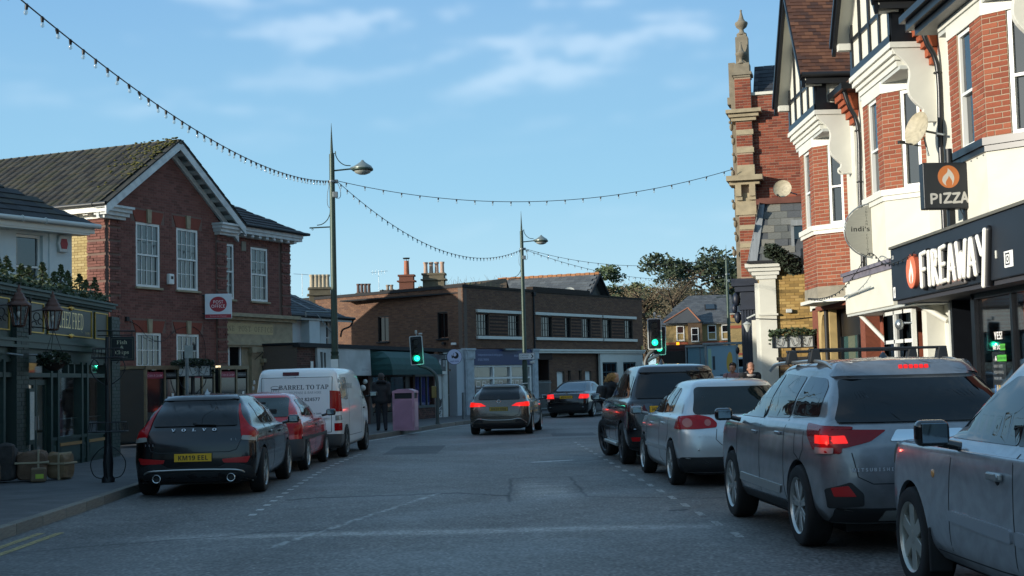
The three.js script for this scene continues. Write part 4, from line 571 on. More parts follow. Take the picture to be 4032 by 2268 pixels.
  const C = thing('distant_house', 'distant roof with a row of small chimney pots left of the lamp post', 'house', [-9.6, 0, -88], .1); mesh('wall', bx(-3, 4, 0, 6, -5, 0), M('#7a6a58', .9), C); mesh('roof', [slab([[-3.3, 5.9, .3], [4.3, 5.9, .3], [4.3, 7.2, -2.5], [-3.3, 7.2, -2.5]], .08), slab([[-3.3, 7.2, -2.5], [4.3, 7.2, -2.5], [4.3, 5.9, -5.3], [-3.3, 5.9, -5.3]], .08)], brownTile, C); stack(C, .0, 6.6, -1.5, .95, .8, 4, oldStone, M('#5c4740', .8)); stack(C, 1.7, 6.6, -1.5, .5, .7, 2, oldStone, M('#8b7a68', .8)); mesh('aerial', [rod([1.0, 7, -1.6], [1.0, 8.9, -1.6], .015), rod([.5, 8.85, -1.6], [1.6, 8.95, -1.6], .012), ...[0, 1, 2, 3, 4].map((k) => rod([.6 + k * .2, 8.72, -1.6], [.6 + k * .2, 9.02, -1.6], .008))], MAT.steel, C);
  const D = thing('cottage_behind', 'old stone chimney with five pale pots over a hidden cottage', 'house', [-8.9, 0, -64], .2); mesh('wall', bx(-2, 1.4, 0, 4.6, -4, 0), MAT.renderGrey, D); mesh('roof', [slab([[-2.2, 4.5, .2], [1.6, 4.5, .2], [1.6, 5.6, -2], [-2.2, 5.6, -2]], .08), slab([[-2.2, 5.6, -2], [1.6, 5.6, -2], [1.6, 4.5, -4.2], [-2.2, 4.5, -4.2]], .08)], MAT.slate, D); const ch = stack(D, -.1, 4.9, -.6, .98, 1.15, 3, oldStone, M('#b7a98f', .85, { map: T.blotch })); stack(D, -.1, 5.6, -.6, .6, .45, 2, oldStone, M('#b7a98f', .85)); mesh('aerial', [rod([-.9, 5.8, -1], [-.9, 6.85, -1], .012), rod([-1.3, 6.85, -1], [-.6, 6.8, -1], .01)], MAT.steel, D); mesh('flue', rod([-2.2, 5.4, -1.5], [-2.2, 7.3, -1.5], .07), MAT.galv, D);
}
// ---- yellow brick house far down the road
{
  seed(909);
  const P = thing('far_yellow_house', 'distant yellow brick house with slate roof and skylight', 'house', [10.4, 0, -95], -.1), Y = M('#9a8457', .9, { map: rep(texBlotch, .8) }), rd = M('#8e4a34', .9);
  mesh('wall', bx(0, 4.7, 0, 5.25, -6, 0), Y, P); const rf = mesh('roof', [slab([[-.3, 5.2, .3], [5, 5.2, .3], [5, 7.25, -3], [1.9, 7.25, -3]], .08), slab([[-.3, 5.2, -6.3], [-.3, 5.2, .3], [1.9, 7.25, -3]], .08)], M('#4d5053', .8, { map: T.blotch }), P);
  const t2 = []; tilesOn(t2, rf, [-.3, 5.2, .3], [1, 0, 0], [0, 2.05, -3.3], 5.3, 3.88, .3, .22, .014, { stagger: 1, clip: (a, b) => a > b * .57 }); layPieces(P, t2, 'slate', 'slates', flatTile, ['#56595c', '#4e5154', '#5d6062'], .75, 60);
  const win = [[.95, 1.5], [3.1, 3.7], [4.05, 4.55]]; for (const [a, b] of win) sash(P, a, 4.0, b - a, 1.05, .03, { rails: [.5], depth: .03, frame: .07 });
  mesh('eaves_board', bx(-.2, 4.8, 5.1, 5.22, .1, .25), MAT.white, P); mesh('brick_band', [bx(0, 4.72, 3.75, 3.9, -.05, .04)], rd, P);
  const gl = mesh('hipped_gablet', [slab([[.1, 5.25, .5], [2.6, 5.25, 1.0], [1.8, 6.25, .2]], .05), slab([[2.6, 5.25, 1.0], [2.9, 5.3, .0], [1.8, 6.25, .2]], .05)], M('#3a3d40', .8), P); mesh('clay_hip', [rod([1.8, 6.28, .2], [2.6, 5.28, 1.02], .05), rod([1.8, 6.28, .2], [.1, 5.28, .52], .05)], M('#8a5a42', .9), gl); mesh('timber_bay', bx(1.75, 2.7, 3.6, 5.25, 0, .8), M('#5a4631', .8, { map: T.streak }), P); sash(P, 1.95, 3.9, .5, .95, .83, { rails: [.5], depth: .02, frame: .05 });
  const s = mesh('skylight', box(.75, .05, .8, 3.4, 6.35, -1.5, .56), MAT.tar, P); mesh('skylight_glass', box(.62, .02, .66, 3.4, 6.4, -1.46, .56), MAT.glass, s);
  mesh('corner_tower', [bx(4.7, 6.6, 0, 5.75, -3, .3)], Y, P); mesh('tower_band', [bx(4.66, 6.64, 4.75, 4.95, -3, .34), bx(4.66, 6.64, 2.9, 3.05, -3, .34), ...Array.from({ length: 9 }, (_, k) => bx(4.75 + k * .21, 4.86 + k * .21, 5.5, 5.66, .3, .4))], rd, P); mesh('tower_eaves', [bx(4.5, 6.8, 5.72, 5.86, -3.2, .5)], MAT.white, P); mesh('tower_roof', [slab([[4.4, 5.86, .6], [6.9, 5.86, .6], [6.5, 6.4, -1.4], [5.2, 6.4, -1.4]], .06)], MAT.slate, P); mesh('white_shopfront', [bx(4.6, 6.7, 1.6, 2.7, .3, .5), bx(0, 4.6, 1.4, 2.4, 0, .2)], MAT.white, P); mesh('chimney', [bx(5.6, 6.6, 6.2, 7.9, -2.6, -1.8)], M('#8c9092', .9), P);
}
// ---- trees on the rise behind
function tree(name, label, pos, o) {
  const t = thing(name, label, 'tree', pos, rr(0, 6), o.group), H = o.h, trunk = [rod([0, 0, 0], [o.lean || 0, H * .8, 0], o.r || .35, .1, 8)], tips = [];
  for (let k = 0; k < (o.limbs || 9); k++) { const y = H * (k < 3 ? .97 - k * .03 : rr(o.from || .35, .96)), a = k * 2.4 + rr(-.3, .3), l = o.w * rr(.5, 1) * (o.taper ? 1 - (y / H - o.from) * .95 : 1), up = o.up ?? .35; const e = [Math.cos(a) * l, y + l * up, Math.sin(a) * l]; trunk.push(rod([(o.lean || 0) * y / H, y, 0], e, .12, .04, 5)); tips.push(e, [e[0] * .55, y + l * up * .55, e[2] * .55]); }
  mesh('trunk', trunk, MAT.bark, t);
  const cl = tips.map(([x, y, z]) => [x, y, z, rr(.7, 1.2) * o.clump]), gs = [];
  for (let k = 0; k < o.n; k++) { const c = cl[Math.floor(rnd() * cl.length)], u = rnd() * 2 - 1, a = rnd() * 6.3, r = c[3] * Math.pow(rnd(), .4), q = Math.sqrt(1 - u * u), s = o.leaf * rr(.6, 1.3); gs.push(place(quad([-s, -s * .4, 0], [s, -s * .4, 0], [s, s * .4, s * .2], [-s, s * .4, s * .2]), c[0] + r * q * Math.cos(a), c[1] + r * u * (o.flat || .6), c[2] + r * q * Math.sin(a), rr(-1.2, 1.2), rr(0, 6.3), rr(-1, 1))); }
  mesh('crown', mergeGeometries(gs.map(plain)), o.mat, t); return t;
}
function bareTree(name, label, pos, h, spread, n, o = {}) { // branching twigs, no leaves
  const t = thing(name, label, o.cat || 'tree', pos, 0, o.group), gs = [];
  const grow = (p, d, l, r, lev) => { const e = [p[0] + d[0] * l, p[1] + d[1] * l, p[2] + d[2] * l]; gs.push(rod(p, e, r, r * .7, lev > 1 ? 3 : 5)); if (lev < 4) for (let k = 0; k < (lev ? 3 : n); k++) { const v = new THREE.Vector3(d[0] + rr(-spread, spread), d[1] + rr(0, .3), d[2] + rr(-spread, spread)).normalize(); grow(e, [v.x, v.y, v.z], l * rr(.55, .8), r * .55, lev + 1); } };
  grow([0, 0, 0], [0, 1, 0], h * .34, o.r || .16, 0); const m = mesh('branches', gs, o.mat || MAT.twig, t); m.userData.label = 'bare winter branches'; return t;
}
{
  seed(1001);
  const pine = M('#2f3d24', .85, { phys: 1, side: THREE.DoubleSide, transmission: .15 }), con = M('#4c5c3a', .85, { phys: 1, side: THREE.DoubleSide, transmission: .15 }), con2 = M('#5a6542', .85, { phys: 1, side: THREE.DoubleSide, transmission: .15 });
  tree('pine_tree', 'broad dark Scots pine standing over the far yellow house roof', [17.8, 0, -128], { h: 11.8, w: 5.4, limbs: 26, from: .42, clump: 1.7, n: 9000, leaf: .2, mat: pine, up: .25, group: 'trees on the rise behind the houses' });
  tree('pine_tree', 'spreading pine left of the tallest pine, lower crown', [14.2, 0, -134], { h: 9.4, w: 4.0, limbs: 12, from: .5, clump: 1.5, n: 4500, leaf: .2, mat: pine, up: .2, group: 'trees on the rise behind the houses' });
  tree('pine_tree', 'dark pine at the right, partly behind the brick tower', [22.6, 0, -134], { h: 10.4, w: 3.4, limbs: 12, from: .4, clump: 1.6, n: 4500, leaf: .2, mat: pine, group: 'trees on the rise behind the houses' });
  tree('conifer_tree', 'pointed grey green conifer behind the end of the brown block', [9.2, 0, -130], { h: 12.2, w: 2.7, limbs: 30, from: .3, taper: 1, clump: .8, n: 4200, leaf: .16, mat: con, up: .05, group: 'trees on the rise behind the houses' });
  tree('conifer_tree', 'smaller slim conifer right of the pointed one', [11.6, 0, -128], { h: 10.4, w: 1.8, limbs: 22, from: .25, taper: 1, clump: .7, n: 2600, leaf: .15, mat: con2, up: .1, group: 'trees on the rise behind the houses' });
  tree('pine_tree', 'small dark pine with two rounded heads beside the slim conifer', [13.4, 0, -126], { h: 9.0, w: 1.7, limbs: 9, from: .6, clump: .9, n: 2600, leaf: .15, mat: pine, group: 'trees on the rise behind the houses' });
  tree('conifer_tree', 'dark drooping cedar low behind the slate gable', [7.2, 0, -124], { h: 7.6, w: 2.6, limbs: 12, from: .5, clump: .8, n: 2200, leaf: .16, mat: pine, up: -.05, group: 'trees on the rise behind the houses' });
  const twigM = M('#6a604b', .9, { side: THREE.DoubleSide }), twigM2 = M('#75684f', .9, { side: THREE.DoubleSide });
  for (const [x, z, h, w, l] of [[13.2, -112, 8.2, 2.6, 'brown leafless thicket tree above the brown block end'], [15.4, -114, 7.8, 2.4, 'leafless tree in front of the far pines'], [11.2, -116, 8.2, 2.6, 'leafless tree below the slim conifer'], [9.0, -118, 8.0, 2.4, 'leafless shrub tree behind the parapet end']]) tree('bare_tree', l, [x, 0, z], { h, w, limbs: 26, from: .3, clump: .9, n: 6500, leaf: .05, flat: .9, mat: x > 12 ? twigM : twigM2, up: .7, group: 'bare trees on the rise' });
  for (const [x, z, h, l] of [[-9.3, -84, 7.6, 'bare tree right of the pot cluster by the tall lamp'], [-10.8, -86, 7.4, 'bare tree left of the pot cluster by the tall lamp'], [-3.6, -86, 8.6, 'bare tree just right of the four pot chimney'], [-2.2, -88, 8.6, 'bare tree above the brown tiled ridge'], [-.9, -87, 8.5, 'bare tree left of the slate roof ridge'], [2.6, -92, 8.8, 'thin bare saplings over the slate ridge']]) bareTree('bare_tree', l, [x, 0, z], h, .8, 6, { mat: M('#7a6f60', .9), r: .1, group: 'bare trees behind the roofs' });
  tree('pine_tree', 'wooded slope tree far behind the yellow house', [12, 0, -150], { h: 8.5, w: 7, limbs: 16, from: .3, clump: 2.4, n: 4500, leaf: .3, mat: con2, group: 'trees on the rise behind the houses' });
}
// ================================================================ right side of the street
const tileColors = ['#6b4633', '#5d3c2d', '#754e38', '#523529', '#684330', '#4a322a'];
function bayHouse(label, z0, w, b0, b1, o) {
  // local x runs from the far end toward the camera, local z out to the street; wall face at X = 6.85
  const P = thing('bay_house', label, 'house', [6.85, 0, z0], -Math.PI / 2, 'timbered bay houses on the right'), bk = [], D = .55, R2 = Math.SQRT1_2, cl = D / R2;
  const wh = o.holes || [];
  wallPart(P, 'front_wall', { w, h: 4.4, at: [0, 2.95, 0], holes: wh.map(([a, b, c, d]) => [a, b, c - 2.95, d - 2.95]), mortar: MAT.render, t: .25 });
  for (const [a, b, c, d] of wh) sash(P, a, c, b - a, d - c, 0, { rails: [.5], depth: .14, frame: .06 });
  const y0 = o.brickFrom, H = 6.22 - y0, sy = 4.56 - y0;
  const fw = [(b1 - b0) * .27, (b1 - b0) * .27 + .55, sy, H - .02], cw = [.34, cl - .09, sy, H - .02];
  const face = (at, ry, ww, hole) => { const q = wallPart(P, 'bay_wall', { w: ww, h: H, at, ry, holes: [hole], mortar: MAT.mortar, t: .11 }); courses(bk, q, { w: ww, h: H, holes: [hole], j: .015 }); sash(q, hole[0], hole[2], hole[1] - hole[0], hole[3] - hole[2], 0, { rails: [.47], depth: .07, frame: .06, sill: 0, glass: M('#1a2328', .03, { phys: 1, ior: 1.9 }) }); };
  face([b0, y0, D], 0, b1 - b0, fw); face([b1, y0, D], Math.PI / 4, cl, cw); face([b0 - D, y0, 0], -Math.PI / 4, cl, [.09, cl - .34, sy, H - .02]);
  layPieces(P, bk, 'brick', 'brickwork', pieceGeo, RED, .9, 300);
  const ring = (y, t, out, ch = MAT.white, nm = 'sill_band') => { const k = out * .41; const g = extr([[b0 - D - k - out, 0], [b0 - k, D + out], [b1 + k, D + out], [b1 + D + k + out, 0]], t); g.rotateX(Math.PI / 2); g.translate(0, y + t, 0); return mesh(nm, g, ch, P); };
  ring(4.46, .1, .08, o.sillMat || MAT.white); ring(4.38, .08, .05, o.sillMat || MAT.white); ring(6.2, .2, .02, o.headMat || MAT.white, 'bay_lintel');
  if (y0 > 3.4) { const q = [[b0 - D - .02, 0], [b0, D + .02], [b1, D + .02], [b1 + D + .02, 0]]; const g = extr(q, y0 - o.low); g.rotateX(Math.PI / 2); g.translate(0, y0, 0); mesh('rendered_apron', g, o.apron || MAT.render, P); if (o.panel) mesh('panel_screws', Array.from({ length: 12 }, (_, k) => ball(.012, b0 + .1 + (k % 6) * (b1 - b0 - .2) / 5, y0 - .15 - (k > 5 ? .8 : 0), D + .025)), MAT.galv, P); }
  else { ring(y0 - .26, .26, .01, MAT.stoneGrey, 'stone_base'); ring(y0 - .32, .07, .1, MAT.white, 'base_cornice'); }
  // jettied timber gable
  const j0 = o.j0, j1 = o.j1, jz = .65, jb = 6.78, je = 7.55, mid = (j0 + j1) / 2, ap = 9.75, bp = MAT.blackPaint;
  const gable = mesh('gable_front', extr([[j0, jb], [j1, jb], [j1, je], [mid, ap - .35], [j0, je]], .12), MAT.render, P); gable.position.z = jz - .12;
  const strips = [[j0, j0 + .12], [j0 + .62, j0 + .7], [mid - .05, mid + .05], [j1 - .7, j1 - .62], [j1 - .12, j1]]; for (const [a, b] of strips) { const top = (x) => je + (1 - Math.abs(x - mid) / ((j1 - j0) / 2)) * (ap - .4 - je); mesh('timber', extr([[a, jb], [b, jb], [b, top(b)], [a, top(a)]], .04), bp, gable).position.z = .12; }
  mesh('timber', [bx(j0, j1, jb, jb + .14, .11, .17), bx(j0, j1, jb + .62, jb + .7, .11, .15)], bp, gable);
  for (const [x, s] of [[j1, 1], [j0, -1]]) { const sw = mesh('gable_side', bx(s > 0 ? x - .1 : x, s > 0 ? x : x + .1, jb, je, -.2, jz - .12), MAT.render, P); mesh('timber', [bx(s > 0 ? x : x - .04, s > 0 ? x + .04 : x, jb, jb + .16, -.1, jz + .02), bx(s > 0 ? x : x - .04, s > 0 ? x + .04 : x, jb + .16, je, jz - .2, jz + .02), bx(s > 0 ? x : x - .04, s > 0 ? x + .04 : x, jb + .16, je, -.02, .1), bx(s > 0 ? x : x - .04, s > 0 ? x + .04 : x, je - .1, je, .1, jz - .2)], bp, sw); }
  // coved moulding under the jetty, with scrolled side brackets
  mesh('jetty_moulding', [[6.42, 6.52, .03], [6.52, 6.6, .07], [6.6, 6.7, .12], [6.7, 6.79, .16]].map(([a, b, q]) => bx(j0 - q + .1, j1 + q - .1, a, b, -.1, D + q)), o.headMat || MAT.white, P);
  for (const x of [j1 - .06, j0 - .02]) { const sc = [[0, 6.78], [.66, 6.78], [.66, 6.68]]; for (let k = 0; k <= 16; k++) { const t = k / 16; sc.push([.62 - .42 * t - .1 * Math.sin(t * 6.28), 6.62 - .92 * t]); } sc.push([.2, 5.66], [.24, 5.58], [.16, 5.5], [0, 5.5]); const b = mesh('side_bracket', extr(sc, .08, [], .01), M('#cdccc2', .6, { map: T.soft }), P); b.rotation.y = -Math.PI / 2; b.position.x = x + .08; mesh('scroll', [torus(.06, .022, .2, 5.56, .04)], MAT.white, b); }
  mesh('bay_soffit', bx(j0, j1, 6.36, 6.42, -.1, D), MAT.greyWhite, P);
  // gable roof running back from the street, barge boards, gutter
  const ov = .18, bz = .98, E0 = j0 - ov, E1 = j1 + ov, ey = je - .05, rise = ap - ey, run = mid - E0;
  const roof = mesh('gable_roof', [slab([[mid, ap, bz], [E0, ey, bz], [E0, ey, -4.5], [mid, ap, -4.5]], .06), slab([[mid, ap, bz], [mid, ap, -4.5], [E1, ey, -4.5], [E1, ey, bz]], .06)], M('#4a3228', .9), P), tl = [], far = [];
  tilesOn(tl, roof, [E1, ey, bz], [0, 0, -1], [-run, rise, 0], 5.48, Math.hypot(run, rise), .165, .1, .018, { stagger: 1 }); tilesOn(far, roof, [E0, ey, -4.5], [0, 0, 1], [run, rise, 0], 5.48, Math.hypot(run, rise), .165, .1, .018, { stagger: 1 });
  layPieces(P, tl, 'roof_tile', 'roof_tiles', flatTile, tileColors, .9, 300); layPieces(P, far, 'roof_tile', 'roof_tiles', flatTile, tileColors, .9, 0);
  for (const s of [-1, 1]) { const e = s < 0 ? E0 : E1; const b = mesh('barge_board', [extr([[e, ey - .28], [mid, ap - .28 - .02], [mid, ap - .04], [e, ey - .02]], .07)], bp, P); b.position.z = bz - .08; mesh('barge_trim', extr([[e, ey - .14], [mid, ap - .12], [mid, ap + .0], [e, ey - .02]], .05), bp, b).position.z = .06; const sf = mesh('verge_soffit', slab([[e, ey - .1, 0], [mid, ap - .12, 0], [mid, ap - .12, -.32], [e, ey - .1, -.32]], .03), M('#c9c7bb', .7), b); sf.position.z = .02; }
  for (const x of [E0 + .1, E1 - .25]) mesh('purlin_end', bx(x, x + .15, ey - .22, ey - .1, jz - .1, bz - .08), MAT.white, P);
  mesh('gutter', [tube([[E1 + .05, ey - .03, bz], [E1 + .05, ey - .03, -2]], .055, 4, 8), bx(E1 - .06, E1 + .02, ey - .2, ey - .06, -2, bz - .1)], MAT.plastic, P);
  // terracotta corbel at the party wall and the black pipe
  const cx = o.corbel; mesh('terracotta_corbel', [bx(cx, cx + .5, 6.86, 6.98, 0, .34), bx(cx, cx + .5, 6.76, 6.86, 0, .28), bx(cx, cx + .5, 6.66, 6.76, 0, .22), bx(cx + .04, cx + .46, 6.52, 6.66, 0, .15), bx(cx + .08, cx + .42, 6.4, 6.52, 0, .09)], M('#9c4f30', .85, { map: T.blotch }), P); mesh('corbel_gutter', [bx(cx - .3, cx + .9, 6.98, 7.1, 0, .42)], bp, P); mesh('drain_pipe', [tube([[cx + .62, 7.0, .3], [cx + .62, 6.7, .22], [cx + .62, 6.4, .08], [cx + .62, 5, .07], [cx + .62, 3.5, .07]], .045, 20, 8), ...[6.2, 5.2, 4.2].map((y) => torus(.05, .014, cx + .62, y, .07, Math.PI / 2))], bp, P);
  mesh('main_roof', [slab([[0, 7.3, .1], [w, 7.3, .1], [w, 10.4, -4.4], [0, 10.4, -4.4]], .1)], M('#4f362b', .9, { map: T.blotch }), P); mesh('side_wall', [bx(0, .2, 0, 7.3, -7, -.25), bx(w - .2, w, 0, 7.3, -7, -.25)], M('#8c4a34', .9, { map: rep(texBlotch, .7) }), P); mesh('rear_wall', bx(0, w, 0, 7.3, -7.2, -7), M('#8c4a34', .9), P);
  return P;
}
seed(2001);
const H1 = bayHouse('timber gabled house with red brick bay down to first floor, beside the passage', -31.4, 5.3, 2.1, 3.35, { brickFrom: 3.3, j0: 1.75, j1: 4.3, holes: [[4.62, 5.16, 4.7, 6.3]], corbel: 4.55 });
const H2 = bayHouse('middle timber gabled house with white apron under its brick bay', -26.1, 5.1, 2.15, 3.35, { brickFrom: 4.55, low: 3.3, j0: 1.95, j1: 4.5, corbel: 4.25 });
const H3 = bayHouse('nearest bay house with black eaves and white boarded apron above the black fascia', -21.0, 6.4, 1.8, 3.2, { brickFrom: 4.5, low: 3.4, j0: 1.4, j1: 4.0, corbel: 5.2, sillMat: MAT.blackPaint, panel: 1 });
// black soffit moulding of the nearest house's bay
mesh('bay_eaves', [[6.5, 6.6, .2], [6.6, 6.72, .3], [6.72, 6.82, .38]].map(([a, b, q]) => bx(1.2 - q, 4.2 + q, a, b, -.05, .57 + q)), MAT.blackPaint, H3);
{ // ground floor of the passage-side house
  const P = H1; mesh('shop_recess', [bx(1.0, 5.3, .1, 3.0, -.9, -.8), bx(1.0, 5.3, 2.9, 3.0, -.8, .1), bx(.2, .75, .1, 3.0, -.3, 0), bx(4.95, 5.3, .1, 3.0, -.3, .12)], M('#7d4632', .9, { map: rep(texBlotch, .5) }), P);
  const w = mesh('shop_window', [bx(1.9, 4.9, 2.3, 2.9, -.35, -.25), bx(1.9, 2.0, .1, 2.3, -.35, -.2), bx(3.4, 3.5, .1, 2.3, -.35, -.2), bx(4.1, 4.25, .1, 2.3, -.35, -.2), bx(4.82, 4.92, .1, 2.3, -.35, -.2)], MAT.blackPaint, P); for (const [a, b] of [[2.0, 3.4], [3.5, 4.1], [4.25, 4.82]]) mesh('pane', box(b - a, 2.1, .01, (a + b) / 2, 1.25, -.27), M('#3b5754', .06, { phys: 1, ior: 1.8 }), w);
  const ga = []; for (let k = 0; k <= 10; k++) { const t = k / 10 * Math.PI; ga.push([1.32 + .3 * Math.cos(t), 2.2 + .62 * Math.sin(t)]); } mesh('gothic_door_arch', extr([[.78, .1], [1.9, .1], [1.9, 3], [.78, 3]], .15, [[[1.62, .1], ...ga, [1.02, .1]]]), M('#b9a06c', .8, { map: T.blotch }), P).position.z = -.15; mesh('door', bx(.9, 1.8, .1, 2.9, -.3, -.25), M('#3a2318', .6), P); mesh('drain_pipe', rod([1.78, .1, .05], [1.78, 3.0, .05], .045), MAT.plastic, P);
  mesh('ivy', leaves(400, () => [1.86 + rr(-.1, .1), rr(.4, 1.6), rr(.02, .16)], .08), MAT.leafIvy, P).userData.kind = 'stuff';
  const s = mesh('bracket_lamp', [rod([1.95, 3.9, .56], [1.95, 3.9, .75], .03), box(.1, .55, .03, 2.0, 3.95, .57)], MAT.iron, P); s.userData.label = 'black bracket on the brick bay';
}
{ // Indian restaurant front
  const P = thing('indian_restaurant', 'white restaurant shopfront with blank fascia and small-paned bow window', 'shop', [6.85, 0, -26.1], -Math.PI / 2);
  const f = mesh('fascia', rbox(3.15, .7, .5, .02, 2.3, 2.95, .4), MAT.render, P); mesh('lead_capping', [bx(.7, 4.0, 3.3, 3.36, 0, .72), bx(.7, 4.0, 3.2, 3.3, .64, .68)], M('#77727c', .6, { map: T.blotch }), f); mesh('sign_lamp_bar', [rod([.95, 2.92, .72], [2.8, 2.98, .72], .018), rod([1.8, 2.93, .65], [1.8, 2.94, .72], .012)], MAT.greyWhite, f);
  mesh('strut', [rod([1.2, 2.62, .55], [1.9, 1.9, .1], .04), rod([4.4, 2.6, .4], [4.75, 2.3, .05], .05)], MAT.white, P); mesh('soffit', bx(.7, 5.1, 2.56, 2.6, -.2, .62), MAT.greyWhite, P);
  const bow = [], W = [[2.0, .12], [2.35, .36], [2.8, .47], [3.9, .47], [4.2, .42]]; const gl = []; for (let i = 0; i < W.length - 1; i++) { const [a, za] = W[i], [b, zb] = W[i + 1], n = b - a > .8 ? 2 : 1, dx = b - a, dz = zb - za, L = Math.hypot(dx, dz), ry = -Math.atan2(dz, dx); for (const y of [.95, 1.5, 2.02, 2.5]) bow.push(box(L, .06, .07, (a + b) / 2, y, (za + zb) / 2, 0, ry)); for (let k = 0; k <= n; k++) bow.push(bx(a + dx * k / n - .03, a + dx * k / n + .03, .5, 2.53, za + dz * k / n - .035, za + dz * k / n + .035)); for (let k = 0; k < n; k++) for (let r = 0; r < 3; r++) { const y = [.98, 1.53, 2.05][r], h = [.49, .46, .42][r]; gl.push(box(L / n - .05, h, .01, a + dx * (k + .5) / n, y + h / 2, za + dz * (k + .5) / n - .01, 0, ry)); } bow.push(box(L, .8, .06, (a + b) / 2, .5, (za + zb) / 2 - .02, 0, ry)); }
  const bw = mesh('bow_window', bow, MAT.upvc, P); for (const g of gl) mesh('pane', g, MAT.glass, bw); mesh('menu_card', [bx(3.2, 3.6, 1.3, 1.46, .44, .45), bx(4.05, 4.2, 1.1, 1.45, .5, .51)], MAT.white, bw);
  mesh('door_frame', [bx(4.25, 4.5, .1, 2.56, -.1, .3), bx(4.5, 5.1, .1, 2.56, -.1, .02)], MAT.white, P); mesh('side_panel', bx(1.0, 2.0, .1, 2.56, -.3, -.2), MAT.white, P); mesh('wall_lamp', [ball(.09, 4.1, 2.28, .62, 1, 1, .8), rod([4.2, 2.3, .45], [4.12, 2.3, .6], .02)], MAT.steel, P);
  mesh('brick_reveal', bx(.8, 1.0, .1, 2.6, -.3, .05), M('#8c4a34', .9, { map: rep(texBlotch, .4) }), P);
}
{ // half round hanging sign
  const s = thing('indian_restaurant_sign', 'half round brushed metal hanging sign reading indi\'s Indian cuisine', 'sign', [6.34, 3.98, -23.65], 0), m = textMaterial(256, 512, (g, w, h) => { const gr = g; gr.fillStyle = '#9d9c92'; gr.fillRect(0, 0, w, h); seed(4); for (let k = 0; k < 900; k++) { gr.fillStyle = `rgba(${rnd() < .5 ? '60,60,55' : '220,218,205'},.05)`; gr.fillRect(rnd() * w, rnd() * h, rr(10, 80), 2); } put(g, "indi's", w * .5, h * .47, 'bold 64px sans-serif', '#2a2a28'); const v = 'INDIAN', u = 'CUISINE'; [...v].forEach((c, k) => put(g, c, w * .72, 40 + k * 30, '30px sans-serif', '#3a3a37')); [...u].forEach((c, k) => put(g, c, w * .72, 300 + k * 29, '30px sans-serif', '#3a3a37')); }, .45, { metalness: .5 });
  const pts = [[0, -.45]]; for (let k = 0; k <= 20; k++) { const t = -Math.PI / 2 - k / 20 * Math.PI; pts.push([-.02 + .5 * Math.cos(t), .45 * Math.sin(t)]); } pts.push([0, .45]);
  const g = extr(pts, .03), p = g.attributes.position, uv = g.attributes.uv; for (let i = 0; i < p.count; i++) uv.setXY(i, (p.getX(i) + .52) / .52, (p.getY(i) + .45) / .9); mesh('sign_plate', g, m, s, 'keep');
  mesh('rim', tube(pts.slice(1, -1).map(([x, y]) => [x - .02, y * 1.04, .015]), .014, 40, 5), MAT.steel, s); mesh('post', [rod([.03, -.55, .015], [.03, .55, .015], .018), rod([.03, -.5, .015], [.2, -.5, .0], .015), rod([.03, .5, .015], [.2, .5, 0], .015)], MAT.steel, s); mesh('hinge', [rbox(.1, .12, .05, .01, .0, .28, .03), rbox(.1, .12, .05, .01, .0, -.28, .03)], MAT.greyWhite, s);
}
